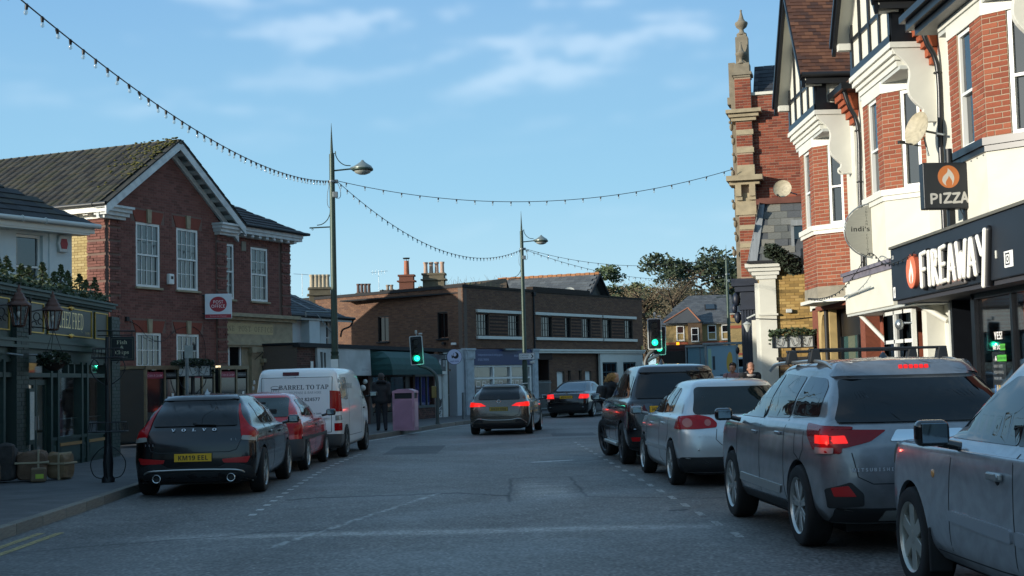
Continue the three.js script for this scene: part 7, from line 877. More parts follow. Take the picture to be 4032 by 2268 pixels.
const tailRed = M('#9a0d14', .15, { phys: 1, specularIntensity: .6 }), tailDark = M('#4a0b0e', .15, { phys: 1, specularIntensity: .6 }), lampClear = M('#8d8b84', .15, { phys: 1 }), carGlass = M('#0a0d10', .02, { phys: 1, ior: 1.75 }), rearGlass = M('#0a0d10', .02, { phys: 1, ior: 1.48 }), carGlassPale = M('#2c3836', .03, { phys: 1, ior: 1.7 }), reflectorRed = M('#a01a1c', .3), brakeLit = new THREE.MeshStandardMaterial({ color: hex('#7a0c10'), emissive: hex('#ff2014'), emissiveIntensity: .42, roughness: .3 });
const paint = (c, rough = .28, metal = .35, extra = {}) => M(c, rough, { phys: 1, metalness: metal, clearcoat: .9, clearcoatRoughness: .08, ...extra });
const evaluator = new Evaluator(); evaluator.useGroups = false; evaluator.attributes = ['position', 'normal', 'uv'];
function wheelGeo(r, w, spokes, style) { // axle along x, outer face +x
  const tyre = place(lathe([[r * .7, -w / 2], [r * .93, -w / 2], [r * .985, -w * .4], [r, -w * .25], [r, w * .25], [r * .985, w * .4], [r * .93, w / 2], [r * .7, w / 2], [r * .66, w * .4]], 40), 0, 0, 0, 0, 0, -Math.PI / 2);
  const rim = [place(lathe([[r * .7, w * .5], [r * .68, w * .46], [r * .64, w * .4], [r * .62, -w * .4]], 40), 0, 0, 0, 0, 0, -Math.PI / 2), place(lathe([[.001, w * .42], [r * .14, w * .42], [r * .17, w * .34]], 18), 0, 0, 0, 0, 0, -Math.PI / 2)];
  for (let k = 0; k < spokes; k++) { const a = k / spokes * Math.PI * 2; const sp = (da, wi, wo) => { const s = extr([[-wi / 2, r * .1], [wi / 2, r * .1], [wo / 2, r * .66], [-wo / 2, r * .66]], w * .1, [], .004); s.rotateY(Math.PI / 2); return place(s, w * .3, 0, 0, a + da, 0, 0); }; if (style === 'wide') rim.push(sp(0, r * .22, r * .26)); else if (style === 'twin') rim.push(sp(-.13, r * .07, r * .08), sp(.13, r * .07, r * .08)); else rim.push(sp(0, r * .1, r * .1)); }
  const back = place(lathe([[.001, w * .05], [r * .6, w * .05], [r * .62, -.01]], 24), 0, 0, 0, 0, 0, -Math.PI / 2); return { tyre: metric(tyre), rim: metric(mergeGeometries(rim.map(plain))), back: metric(back) };
}
function car(o) {
  const P = thing(o.name || 'car', o.label, o.category || 'car', o.at, o.turn || 0, o.group), S = new CarShape(o.rows), W = o.wheel, body = S.geometry(o.rings || 72);
  // wheel arches cut out of the skin
  let br = new Brush(body); br.updateMatrixWorld(); for (const z of [o.rearAxle, o.frontAxle]) for (const s of [-1, 1]) { const g = new THREE.CylinderGeometry(W.r * 1.13, W.r * 1.13, .42, 40); g.rotateZ(Math.PI / 2); const c = new Brush(g); c.position.set(s * (W.x - .02), W.r * 1.0, z); c.updateMatrixWorld(); br = evaluator.evaluate(br, c, SUBTRACTION); br.updateMatrixWorld(); }
  const bg = br.geometry, bm = new THREE.Mesh(bg, o.paint); bm.name = 'body'; bm.castShadow = bm.receiveShadow = true; P.add(bm); metric(bg.index ? bg : bg);
  for (const z of [o.rearAxle, o.frontAxle]) for (const s of [-1, 1]) mesh('arch_liner', place(plain(new THREE.CylinderGeometry(W.r * 1.125, W.r * 1.125, .2, 28, 1, true, Math.PI * -.08, Math.PI * 1.16)), s * (W.x - .14), W.r, z, 0, 0, Math.PI / 2), archMat, P);
  const wg = wheelGeo(W.r, W.w, W.spokes || 5, W.style); let first = 1;
  for (const z of [o.rearAxle, o.frontAxle]) for (const s of [-1, 1]) { const w = group('wheel', P, s * (W.x - W.w / 2 + .01), W.r, z, s < 0 ? Math.PI : 0); w.rotation.x = rr(0, 1); if (z === o.frontAxle && o.steer) w.rotation.y += o.steer; for (const [n, g, m] of [['tyre', wg.tyre, MAT.rubber], ['rim', wg.rim, W.mat || MAT.alloy], ['brake_disc', wg.back, MAT.iron]]) { const q = new THREE.Mesh(g, m); q.name = n; q.castShadow = q.receiveShadow = true; w.add(q); } }
  mesh('underside', bx(-W.x + .3, W.x - .3, .16, .4, o.frontAxle - .3, o.rearAxle + .4), MAT.iron, P);
  const add = (name, kind, s, poly, m, off, round) => mesh(name, S.patch(kind, s, poly, off, round), m, P);
  const both = (name, poly, m, off, round) => { for (const s of [-1, 1]) add(name, 'side', s, poly, m, off, round); };
  o.details({ P, S, add, both, mirror: (pts) => pts.map(([x, y]) => [-x, y]), seam: (kind, s, pts, w) => mesh('panel_gap', S.seam(kind, s, pts, w), MAT.plastic, P) });
  return P;
}
const mirrorGlass = M('#6d7980', .06, { metalness: 1 });
const archMat = M('#0c0d0e', .9, { side: THREE.DoubleSide });
function plate(P, text, x, y, z, w = .52, rx = 0, uk = false, col = '#d0a017') { const m = textMaterial(256, 56, (g, W, H) => { g.fillStyle = col; g.fillRect(0, 0, W, H); if (uk) { g.fillStyle = '#24427d'; g.fillRect(0, 0, 30, H); put(g, 'UK', 15, 44, 'bold 16px sans-serif', '#dfe3ea'); } put(g, text, W / 2 + (uk ? 14 : 0), H / 2 + 2, 'bold 46px sans-serif', '#17150f'); }, .45); const g = group('number_plate', P, x, y, z); g.rotation.x = rx; const f = mesh('plate_print', plain(new THREE.PlaneGeometry(w, w * .214)), m, g, 'keep'); f.position.z = .008; mesh('plate_back', rbox(w + .01, w * .22, .012, .004, 0, 0, 0), MAT.plastic, g); }
function badge(P, text, x, y, z, w, h, rx = 0, font = 'bold 60px serif', ry = 0) { const m = textMaterial(512, 72, (g, W, H) => { g.clearRect(0, 0, W, H); const n = [...text]; n.forEach((c, k) => put(g, c, W * (k + .5) / n.length, H / 2, font, '#c9cdd0')); }, .3, { transparent: true, alphaTest: .4, metalness: .4 }); const b = mesh('badge', plain(new THREE.PlaneGeometry(w, h)), m, P, 'keep'); b.position.set(x, y, z); b.rotation.set(rx, ry, 0); return b; }
function doorMirror(P, x, y, z, m, s = 1) { const g = mesh('door_mirror', [rbox(.19, .13, .1, .045, x + s * .06, y, z), rod([x - s * .12, y - .06, z], [x, y - .03, z], .025)], m, P); mesh('mirror_glass', rbox(.14, .09, .012, .006, x + s * .06, y, z + .05), mirrorGlass, g); }
const handle = (P, S, s, z, y, m) => mesh('door_handle', rbox(.03, .035, .17, .012, s * (S.sideX(z, y) + .012), y, z), m, P);
const hatchRows = (L, H, w, o = {}) => { const r = L / 2, f = -L / 2, b = o.belt || .93, k = o.k || 0; return [[.2, r - .1, f + .12, w - .1, 5], [.3, r - .02, f + .04, w - .03, 5.5], [.5, r, f, w, 5.5], [.68, r - .01, f + .01, w - .004, 5.2], [.8, r - .03, f + .06, w - .01, 4.8], [b - .03, r - .07, f + .32, w - .04, 4.6], [b + .03, r - .12, f + 1.02 + k, w - .085, 4.6], [b + .2, r - .24 - (o.rake || 0) * .4, f + 1.35 + k, w - .15, 4.6], [H - .16, r - .43 - (o.rake || 0), f + 1.78 + k, w - .26, 4.6], [H - .06, r - .52 - (o.rake || 0), f + 2.05 + k, w - .33, 4.2], [H - .015, r - .74 - (o.rake || 0), f + 2.4 + k, w - .46, 3.6], [H, r - 1.1 - (o.rake || 0), f + 2.7 + k, w - .66, 3]]; };
seed(4001);
// ---- black hatchback at the left kerb
car({ name: 'parked_hatchback', label: 'black parked hatchback with tall red tail lamps and VOLVO lettering', at: [-4.62, .0, -21.5], turn: .035, paint: paint('#07080b', .2, .1, { clearcoat: .5 }), rearAxle: 1.36, frontAxle: -1.28, wheel: { r: .325, w: .21, x: .89, spokes: 5, style: 'twin', mat: M('#8d8f8c', .35, { metalness: .8 }) }, rows: hatchRows(4.37, 1.44, .9, { rake: .04, belt: .95 }),
  details: ({ P, S, add, both, mirror, seam }) => {
    add('rear_window', 'end', 1, [[-.6, .99], [.6, .99], [.53, 1.34], [-.53, 1.34]], rearGlass, .014, .05); add('spoiler', 'end', 1, [[-.55, 1.345], [.55, 1.345], [.5, 1.4], [-.5, 1.4]], o_black, .025, .02);
    both('side_window', [[1.1, 1.0], [1.3, 1.12], [1.15, 1.3], [.9, 1.31], [.55, 1.3], [.5, .99]], carGlass, .005, .04); both('side_window', [[.42, .985], [.47, 1.31], [-.05, 1.33], [-.6, 1.2], [-.95, .99]], carGlass, .005, .04); add('windscreen', 'end', -1, [[-.62, .98], [.62, .98], [.52, 1.34], [-.52, 1.34]], carGlass, .005, .05);
    for (const s of [1, -1]) { const k = (p) => p.map(([x, y]) => [s * x, y]); add('tail_lamp', 'end', 1, k([[.66, .84], [.84, .82], [.84, .92], [.745, .98], [.64, 1.12], [.565, 1.29], [.545, 1.29], [.61, 1.08]]), tailRed, .012, .02); add('tail_lamp', 'side', s, [[2.06, .82], [2.0, .97], [1.75, .93], [1.72, .86]], tailRed, .012, .02); add('reversing_lamp', 'end', 1, k([[.66, .79], [.84, .77], [.84, .835], [.67, .85]]), lampClear, .014, .015); add('reflector', 'end', 1, k([[.42, .48], [.74, .47], [.78, .56], [.4, .53]]), reflectorRed, .012, .015); }
    add('lower_bumper', 'end', 1, [[-.84, .22], [.84, .22], [.8, .42], [.5, .5], [.36, .42], [-.36, .42], [-.5, .5], [-.8, .42]], MAT.plastic, .01, .03);
    mesh('bumper_trim', tube([[-.78, .2, S.endZ(.78, .2, 1) + .02], [-.66, .36, S.endZ(.66, .36, 1) + .025], [-.35, .385, S.endZ(.35, .38, 1) + .03], [0, .39, S.endZ(0, .38, 1) + .03], [.35, .385, S.endZ(.35, .38, 1) + .03], [.66, .36, S.endZ(.66, .36, 1) + .025], [.78, .2, S.endZ(.78, .2, 1) + .02]], .014, 50, 6), MAT.alloy, P);
    for (const x of [-.52, .52]) { const e = mesh('exhaust_tip', place(lathe([[.045, -.05], [.062, -.05], [.065, .05], [.05, .055], [.046, .04]], 18), x, .27, 2.12, Math.PI / 2), MAT.chrome, P); mesh('exhaust_bore', cyl(.044, .044, .01, x, .27, 2.13, 16, Math.PI / 2), MAT.iron, e); }
    plate(P, 'KM19 EEL', 0, .56, S.endZ(0, .56, 1) + .016); badge(P, 'VOLVO', 0, .945, S.endZ(0, .945, 1) + .022, .72, .07, -.5); badge(P, 'V40', -.62, .74, S.endZ(.62, .74, 1) + .022, .17, .05, 0, 'bold 60px sans-serif', -.3); badge(P, 'D2', .56, .8, S.endZ(.56, .8, 1) + .022, .13, .05, 0, 'bold 60px sans-serif', .25);
    seam('end', 1, [[-.66, .8], [-.6, .66], [-.5, .63], [.5, .63], [.6, .66], [.66, .8]]); for (const s of [-1, 1]) { seam('side', s, [[.46, .98], [.44, .4], [.5, .28]]); seam('side', s, [[1.0, .98], [1.16, .75], [1.0, .6]]); seam('side', s, [[-.86, .98], [-.84, .4], [-.8, .28]]); handle(P, S, s, .72, .86, o_black); handle(P, S, s, -.28, .84, o_black); add('fuel_flap', 'side', s, [[1.32, .72], [1.48, .72], [1.48, .88], [1.32, .88]], paint('#0b0d12', .2, .2), .002, .02); }
    doorMirror(P, .98, 1.0, -.78, o_black); doorMirror(P, -.98, 1.0, -.78, o_black, -1); mesh('roof_aerial', [lathe([[.05, 0], [.035, .03], [.012, .07], [.001, .1]], 8, 0, 1.425, 1.1)], MAT.steel, P); mesh('wiper', [rod([0, 1.02, S.endZ(0, 1.02, 1) + .03], [.3, 1.01, S.endZ(.3, 1.01, 1) + .03], .01), ball(.03, 0, 1.03, S.endZ(0, 1.03, 1) + .01)], MAT.plastic, P);
  } });
// ---- red hatchback
car({ name: 'parked_hatchback', label: 'red older hatchback with grey bumper, parked between black car and van', at: [-4.62, 0, -26.35], turn: .0, paint: paint('#b0141c', .25, .1), rearAxle: 1.25, frontAxle: -1.2, wheel: { r: .29, w: .17, x: .82, spokes: 8 }, rows: hatchRows(3.85, 1.42, .83, { belt: .92, rake: -.06 }),
  details: ({ P, S, add, both, seam }) => {
    add('rear_window', 'end', 1, [[-.55, .98], [.55, .98], [.5, 1.32], [-.5, 1.32]], carGlassPale, .014, .06); both('side_window', [[1.25, .99], [1.1, 1.28], [.35, 1.3], [.35, .97]], carGlass, .005, .04); both('side_window', [[.28, .97], [.28, 1.3], [-.2, 1.29], [-.6, 1.15], [-.85, .98]], carGlass, .005, .04); add('windscreen', 'end', -1, [[-.56, .98], [.56, .98], [.5, 1.3], [-.5, 1.3]], carGlass, .005, .05);
    for (const s of [1, -1]) { const k = (p) => p.map(([x, y]) => [s * x, y]); add('tail_lamp', 'end', 1, k([[.5, .66], [.78, .66], [.76, .86], [.52, .86]]), tailRed, .012, .015); add('indicator', 'end', 1, k([[.52, .86], [.76, .86], [.74, .93], [.55, .93]]), M('#a8531a', .2, { phys: 1, clearcoat: 1 }), .013, .01); add('tail_lamp', 'side', s, [[1.88, .66], [1.82, .88], [1.66, .88], [1.68, .66]], tailRed, .012, .015); add('side_rub_strip', 'side', s, [[1.7, .56], [1.7, .62], [-1.7, .62], [-1.7, .56]], MAT.plastic, .012); }
    add('rear_bumper', 'end', 1, [[-.8, .22], [.8, .22], [.81, .58], [-.81, .58]], M('#3c3f42', .6), .04, .03); both('rear_bumper', [[1.9, .24], [1.88, .58], [1.6, .58], [1.58, .24]], M('#3c3f42', .6), .03, .02); mesh('mirror_inside', rbox(.24, .07, .03, .01, 0, 1.22, S.endZ(0, 1.22, 1) + .01), MAT.plastic, P); mesh('headrest', rbox(.24, .14, .04, .03, .22, 1.06, S.endZ(.2, 1.06, 1) + .0), MAT.plastic, P);
    plate(P, 'R412 KRU', 0, .72, S.endZ(0, .72, 1) + .016, .5); seam('end', 1, [[-.52, .95], [-.5, .6], [.5, .6], [.52, .95]]); for (const s of [-1, 1]) { seam('side', s, [[.32, .96], [.3, .3]]); seam('side', s, [[-.8, .96], [-.8, .3]]); handle(P, S, s, .2, .8, o_black); } doorMirror(P, .93, 1.0, -.66, o_black); doorMirror(P, -.93, 1.0, -.66, o_black, -1);
  } });
// ---- white panel van
car({ name: 'panel_van', label: 'white panel van lettered BARREL TO TAP at the left kerb', category: 'van', at: [-4.46, 0, -30.8], turn: -.03, paint: paint('#e3e4e2', .35, 0), rearAxle: 1.55, frontAxle: -1.45, wheel: { r: .33, w: .2, x: .92, spokes: 6, mat: M('#5b5d5c', .5, { metalness: .5 }) },
  rows: [[.24, 2.34, -2.34, .86, 6], [.34, 2.42, -2.42, .92, 7], [.6, 2.44, -2.44, .935, 8], [.95, 2.43, -2.38, .935, 8], [1.15, 2.42, -2.1, .93, 8], [1.3, 2.41, -1.75, .92, 8], [1.5, 2.4, -1.45, .9, 8], [1.7, 2.38, -1.15, .87, 7.5], [1.82, 2.35, -.95, .83, 6.5], [1.88, 2.25, -.8, .76, 5], [1.9, 1.9, -.5, .6, 4]],
  details: ({ P, S, add, both, seam }) => {
    const rearT = textMaterial(1024, 640, (g, W, H) => { g.fillStyle = '#e0e2e0'; g.fillRect(0, 0, W, H); g.strokeStyle = '#3c4044'; g.lineWidth = 7; g.beginPath(); g.ellipse(170, 150, 66, 26, 0, 0, 7); g.stroke(); g.fillStyle = '#4a4d50'; g.beginPath(); g.ellipse(170, 165, 62, 20, 0, 0, 3.15); g.fill(); for (const x of [112, 140, 170, 200, 228]) { g.beginPath(); g.moveTo(x, 165); g.lineTo(x - (x < 170 ? -4 : x > 170 ? 4 : 0), 290); g.stroke(); } put(g, 'BARREL TO TAP', 620, 150, 'bold 96px serif', '#2b2f33'); put(g, 'DISPENSE & BAR HIRE', 640, 235, '52px sans-serif', '#7d8285'); put(g, '01202 824577', 640, 340, 'bold 74px sans-serif', '#2b2f33'); put(g, 'info@barreltotap.com', 660, 560, 'bold 44px sans-serif', '#4b4f52'); put(g, 'www.barreltotap.com', 660, 615, 'bold 44px sans-serif', '#4b4f52'); }, .35); const tp = mesh('van_lettering', plain(new THREE.PlaneGeometry(1.36, .85)), rearT, P, 'keep'); tp.position.set(.02, 1.27, 2.447); tp.rotation.x = -.02; tp.position.z = S.endZ(0, 1.3, 1) + .016;
    for (const s of [1, -1]) { add('tail_lamp', 'end', 1, [[s * .78, .98], [s * .92, .98], [s * .88, 1.4], [s * .79, 1.4]], tailRed, .014, .02); add('tail_lamp', 'side', s, [[2.38, .95], [2.36, 1.42], [2.22, 1.4], [2.22, 1.05]], tailRed, .014, .02); add('reversing_lamp', 'end', 1, [[s * .8, .8], [s * .92, .8], [s * .9, .9], [s * .8, .9]], lampClear, .014, .01); add('reflector', 'end', 1, [[s * .78, .58], [s * .92, .58], [s * .92, .74], [s * .78, .74]], tailRed, .012, .01); add('rear_bumper', 'side', s, [[2.42, .26], [2.42, .52], [1.95, .5], [1.92, .26]], M('#3e4244', .6), .03, .02); add('cab_window', 'side', s, [[-1.0, 1.2], [-.95, 1.66], [-1.2, 1.55], [-1.75, 1.2]], carGlass, .006, .04); seam('side', s, [[-.9, 1.75], [-.88, .4]]); seam('side', s, [[1.2, 1.7], [1.2, .45], [-.6, .45], [-.6, 1.7]]); handle(P, S, s, -.98, 1.0, MAT.plastic); mesh('door_hinge', [rbox(.03, .08, .08, .01, s * .9, 1.5, 2.36), rbox(.03, .08, .08, .01, s * .9, .85, 2.38), rbox(.03, .08, .08, .01, s * .88, 1.62, 2.36)], MAT.greyWhite, P); }
    add('side_panel_window', 'side', 1, [[2.15, 1.25], [2.15, 1.68], [1.35, 1.7], [1.35, 1.22]], M('#9aa09c', .15, { phys: 1, clearcoat: 1 }), .004, .03); const st = textMaterial(512, 256, (g, W, H) => { g.clearRect(0, 0, W, H); put(g, 'BARREL TO TAP', W / 2, 90, 'bold 62px serif', '#4b5052'); put(g, '01202 824577', W / 2, 200, 'bold 50px sans-serif', '#4b5052'); }, .4, { transparent: true, alphaTest: .4 }); const sp = mesh('van_lettering', plain(new THREE.PlaneGeometry(1.3, .6)), st, P, 'keep'); sp.position.set(S.sideX(1.2, 1.45) + .012, 1.42, 1.35); sp.rotation.y = Math.PI / 2;
    add('rear_bumper', 'end', 1, [[-.9, .26], [.9, .26], [.91, .5], [-.91, .5]], M('#3e4244', .6), .05, .03); add('high_brake_lamp', 'end', 1, [[-.28, 1.74], [.06, 1.74], [.06, 1.81], [-.28, 1.81]], tailDark, .014, .01); seam('end', 1, [[-.02, 1.72], [-.02, .54]]); seam('end', 1, [[-.72, .56], [-.74, 1.7], [.74, 1.7], [.72, .56], [-.72, .56]]); seam('end', 1, [[-.62, .95], [-.62, 1.55], [-.5, 1.62], [.5, 1.62], [.62, 1.55], [.62, .95]], .01); doorMirror(P, 1.05, 1.3, -1.35, MAT.plastic); doorMirror(P, -1.05, 1.3, -1.35, MAT.plastic, -1); add('windscreen', 'end', -1, [[-.78, 1.2], [.78, 1.2], [.7, 1.66], [-.7, 1.66]], carGlass, .005, .05); plate(P, 'HJ17 BTT', -.4, .66, S.endZ(.4, .66, 1) + .012, .5);
  } });
// ---- bronze hatchback driving ahead
car({ name: 'moving_hatchback', label: 'bronze grey hatchback driving ahead with lit red tail lamps', at: [-.22, 0, -40.95], turn: -.11, paint: paint('#5a554d', .25, .6), rearAxle: 1.38, frontAxle: -1.35, wheel: { r: .32, w: .21, x: .88, spokes: 5, style: 'twin' }, rows: hatchRows(4.42, 1.44, .9, { belt: .96 }),
  details: ({ P, S, add, both, seam }) => {
    add('rear_window', 'end', 1, [[-.6, 1.0], [.6, 1.0], [.52, 1.33], [-.52, 1.33]], rearGlass, .014, .05); add('spoiler', 'end', 1, [[-.54, 1.34], [.54, 1.34], [.48, 1.4], [-.48, 1.4]], paint('#5a554d', .25, .6), .025, .02); both('side_window', [[1.2, 1.02], [1.1, 1.28], [.55, 1.31], [.5, 1.0]], carGlass, .005, .04); both('side_window', [[.43, 1.0], [.47, 1.32], [-.05, 1.33], [-.55, 1.2], [-.9, 1.0]], carGlass, .005, .04); add('windscreen', 'end', -1, [[-.6, 1], [.6, 1], [.5, 1.34], [-.5, 1.34]], carGlass, .005, .05);
    for (const s of [1, -1]) { const k = (p) => p.map(([x, y]) => [s * x, y]); const t = add('tail_lamp', 'end', 1, k([[.36, .82], [.84, .8], [.83, .93], [.5, .9]]), brakeLit, .014, .02); add('tail_lamp', 'side', s, [[2.12, .82], [2.05, .93], [1.85, .9], [1.9, .84]], brakeLit, .012, .02); const l = new THREE.PointLight(new THREE.Color(1, .12, .08), .02); l.position.set(s * .6, .87, S.endZ(.6, .87, 1) + .1); l.castShadow = true; P.add(l); add('bumper_vent', 'end', 1, k([[.45, .36], [.78, .36], [.7, .43], [.5, .44]]), MAT.plastic, .012, .02); mesh('roof_rail', rod([s * .58, 1.43, 1.2], [s * .58, 1.44, -.4], .015), MAT.alloy, P); }
    add('lower_bumper', 'end', 1, [[-.78, .22], [.78, .22], [.72, .34], [-.72, .34]], MAT.plastic, .012, .03); mesh('bumper_trim', tube([[-.78, .34, S.endZ(.78, .34, 1) + .02], [-.6, .46, S.endZ(.6, .46, 1) + .02], [-.3, .43, S.endZ(.3, .43, 1) + .02], [.3, .43, S.endZ(.3, .43, 1) + .02], [.6, .46, S.endZ(.6, .46, 1) + .02], [.78, .34, S.endZ(.78, .34, 1) + .02]], .012, 40, 5), MAT.alloy, P); plate(P, 'HX22 XGE', 0, .74, S.endZ(0, .74, 1) + .016, .52, 0, false, '#8d7a2e'); mesh('star_badge', [torus(.045, .006, 0, .95, S.endZ(0, .95, 1) + .02)], MAT.chrome, P); seam('end', 1, [[-.62, .8], [-.56, .58], [-.4, .52], [.4, .52], [.56, .58], [.62, .8]]); doorMirror(P, .98, 1.02, -.72, o_black); doorMirror(P, -.98, 1.02, -.72, o_black, -1); for (const s of [-1, 1]) { seam('side', s, [[.46, 1], [.44, .3]]); handle(P, S, s, .7, .86, paint('#5a554d', .25, .6)); }
  } });
// ---- black saloon turning on the bend
car({ name: 'moving_saloon', label: 'black saloon braking on the bend with yellow plate', at: [2.75, 0, -56.75], turn: -.3, paint: paint('#090b0e', .18, .15), rearAxle: 1.42, frontAxle: -1.42, wheel: { r: .32, w: .2, x: .89, spokes: 7 },
  rows: [[.2, 2.3, -2.3, .82, 5], [.32, 2.38, -2.38, .89, 5.5], [.55, 2.4, -2.4, .915, 5.5], [.75, 2.38, -2.35, .91, 5], [.88, 2.34, -2.1, .895, 4.8], [.97, 2.22, -1.6, .87, 4.6], [1.02, 1.85, -1.2, .83, 4.6], [1.15, 1.5, -.95, .77, 4.6], [1.32, 1.1, -.5, .67, 4.4], [1.42, .8, -.2, .58, 4], [1.46, .5, .05, .44, 3.4], [1.47, .3, .15, .3, 3]],
  details: ({ P, S, add, both, seam }) => {
    add('rear_window', 'end', 1, [[-.62, 1.04], [.62, 1.04], [.5, 1.36], [-.5, 1.36]], M('#3d5260', .05, { phys: 1, ior: 1.7 }), .012, .05); both('side_window', [[1.2, 1.05], [.8, 1.33], [.3, 1.37], [.2, 1.04]], carGlass, .005, .04); both('side_window', [[.14, 1.04], [.22, 1.37], [-.2, 1.33], [-.8, 1.05]], carGlass, .005, .04);
    for (const s of [1, -1]) { const k = (p) => p.map(([x, y]) => [s * x, y]); add('tail_lamp', 'end', 1, k([[.5, .76], [.84, .76], [.86, .92], [.54, .93]]), brakeLit, .014, .02); const l = new THREE.PointLight(new THREE.Color(1, .12, .08), .02); l.position.set(s * .68, .85, S.endZ(.68, .85, 1) + .1); l.castShadow = true; P.add(l); add('tail_lamp', 'side', s, [[2.3, .78], [2.25, .92], [2.05, .9], [2.1, .8]], brakeLit, .012, .02); seam('side', s, [[.16, 1.03], [.14, .3]]); handle(P, S, s, .3, .88, MAT.plastic); }
    plate(P, 'WE18 XOP', 0, .82, S.endZ(0, .82, 1) + .016, .52); mesh('round_badge', cyl(.045, .045, .015, 0, .95, S.endZ(0, .95, 1) + .01, 20, Math.PI / 2), MAT.chrome, P); badge(P, 'SUPERB', .55, .96, S.endZ(.55, .96, 1) + .02, .22, .03, -.2, 'bold 60px sans-serif'); seam('end', 1, [[-.5, .95], [-.48, .62], [.48, .62], [.5, .95]]); add('lower_bumper', 'end', 1, [[-.78, .24], [.78, .24], [.76, .36], [-.76, .36]], MAT.plastic, .012, .02); mesh('bumper_trim', rod([-.7, .42, S.endZ(.7, .42, 1) + .01], [.7, .42, S.endZ(.7, .42, 1) + .01], .008), MAT.chrome, P); doorMirror(P, .98, 1.05, -.5, o_black); doorMirror(P, -.98, 1.05, -.5, o_black, -1); mesh('reversing_lamp', rbox(.12, .1, .02, .01, -.74, .68, S.endZ(.74, .68, 1) + .01), lampClear, P);
  } });
const suvRows = (L, H, w, o = {}) => { const r = L / 2, f = -L / 2, b = o.belt || 1.12; return [[.26, r - .12, f + .14, w - .1, 5], [.38, r - .02, f + .04, w - .02, 5.6], [.6, r, f, w, 5.6], [.85, r - .015, f + .02, w - .006, 5.2], [1.0, r - .04, f + .1, w - .02, 5], [b - .03, r - .07, f + .3, w - .05, 4.8], [b + .04, r - .12, f + (o.hood || 1.1), w - .1, 4.8], [b + .2, r - .18, f + (o.hood || 1.1) + .34, w - .15, 4.8], [H - .18, r - .36 + (o.up || 0), f + (o.hood || 1.1) + .72, w - .25, 4.8], [H - .06, r - .45 + (o.up || 0), f + (o.hood || 1.1) + 1.0, w - .32, 4.4], [H - .015, r - .65 + (o.up || 0), f + (o.hood || 1.1) + 1.35, w - .46, 3.8], [H, r - 1.0 + (o.up || 0), f + (o.hood || 1.1) + 1.7, w - .68, 3]]; };
// ---- dark four-by-four
car({ name: 'dark_suv', label: 'black boxy four-by-four at the front of the right hand queue', at: [2.74, 0, -26.0], turn: .045, steer: .2, paint: paint('#14161a', .2, .35), rearAxle: 1.5, frontAxle: -1.38, wheel: { r: .37, w: .24, x: .93, spokes: 7, mat: M('#3b3d40', .4, { metalness: .7 }) }, rows: suvRows(4.7, 1.76, .955, { belt: 1.13, up: .12 }),
  details: ({ P, S, add, both, seam }) => {
    add('rear_window', 'end', 1, [[-.74, 1.16], [.74, 1.16], [.64, 1.58], [-.64, 1.58]], rearGlass, .014, .06); add('spoiler', 'end', 1, [[-.64, 1.6], [.64, 1.6], [.58, 1.68], [-.58, 1.68]], o_black, .035, .02); both('side_window', [[1.85, 1.2], [1.75, 1.55], [.95, 1.6], [.9, 1.18]], carGlass, .005, .05); both('side_window', [[.84, 1.18], [.88, 1.6], [.0, 1.6], [-.05, 1.17]], carGlass, .005, .04); both('side_window', [[-.1, 1.17], [-.06, 1.6], [-.4, 1.56], [-1.05, 1.18]], carGlass, .005, .04); add('windscreen', 'end', -1, [[-.7, 1.18], [.7, 1.18], [.6, 1.56], [-.6, 1.56]], carGlass, .005, .05);
    for (const s of [1, -1]) { const k = (p) => p.map(([x, y]) => [s * x, y]); add('tail_lamp', 'end', 1, k([[.46, .93], [.88, .93], [.87, 1.07], [.46, 1.07]]), M('#2a2c30', .1, { phys: 1, clearcoat: 1 }), .012, .02); add('tail_lamp', 'side', s, [[2.3, .93], [2.26, 1.07], [2.0, 1.05], [2.02, .95]], tailDark, .013, .02); add('tail_lamp_segment', 'end', 1, k([[.7, .96], [.86, .96], [.86, 1.04], [.7, 1.04]]), tailDark, .016, .01); add('reflector', 'end', 1, k([[.55, .44], [.82, .43], [.84, .5], [.55, .5]]), tailRed, .013, .01); seam('side', s, [[.86, 1.17], [.84, .4]]); seam('side', s, [[-.08, 1.16], [-.1, .35]]); seam('side', s, [[-1.0, 1.16], [-1.0, .4]]); handle(P, S, s, .72, 1.0, o_black); handle(P, S, s, -.2, .98, o_black); mesh('side_step', rod([s * .94, .33, 1.0], [s * .94, .33, -.9], .035), MAT.alloy, P); }
    add('lower_bumper', 'end', 1, [[-.86, .3], [.86, .3], [.86, .4], [-.86, .4]], MAT.plastic, .012, .02); mesh('chrome_strip', rod([-.8, .64, S.endZ(.8, .64, 1) + .012], [.8, .64, S.endZ(.8, .64, 1) + .012], .008), MAT.chrome, P); plate(P, 'HV68 KRN', -.26, .98, S.endZ(.26, .98, 1) + .018, .52); mesh('roof_aerial', lathe([[.06, 0], [.04, .04], [.014, .09], [.001, .12]], 8, -.1, 1.75, 1.1), o_black, P); doorMirror(P, 1.06, 1.17, -.85, o_black); doorMirror(P, -1.06, 1.17, -.85, o_black, -1); seam('end', 1, [[-.8, 1.1], [-.76, .68], [.76, .68], [.8, 1.1]]);
  } });
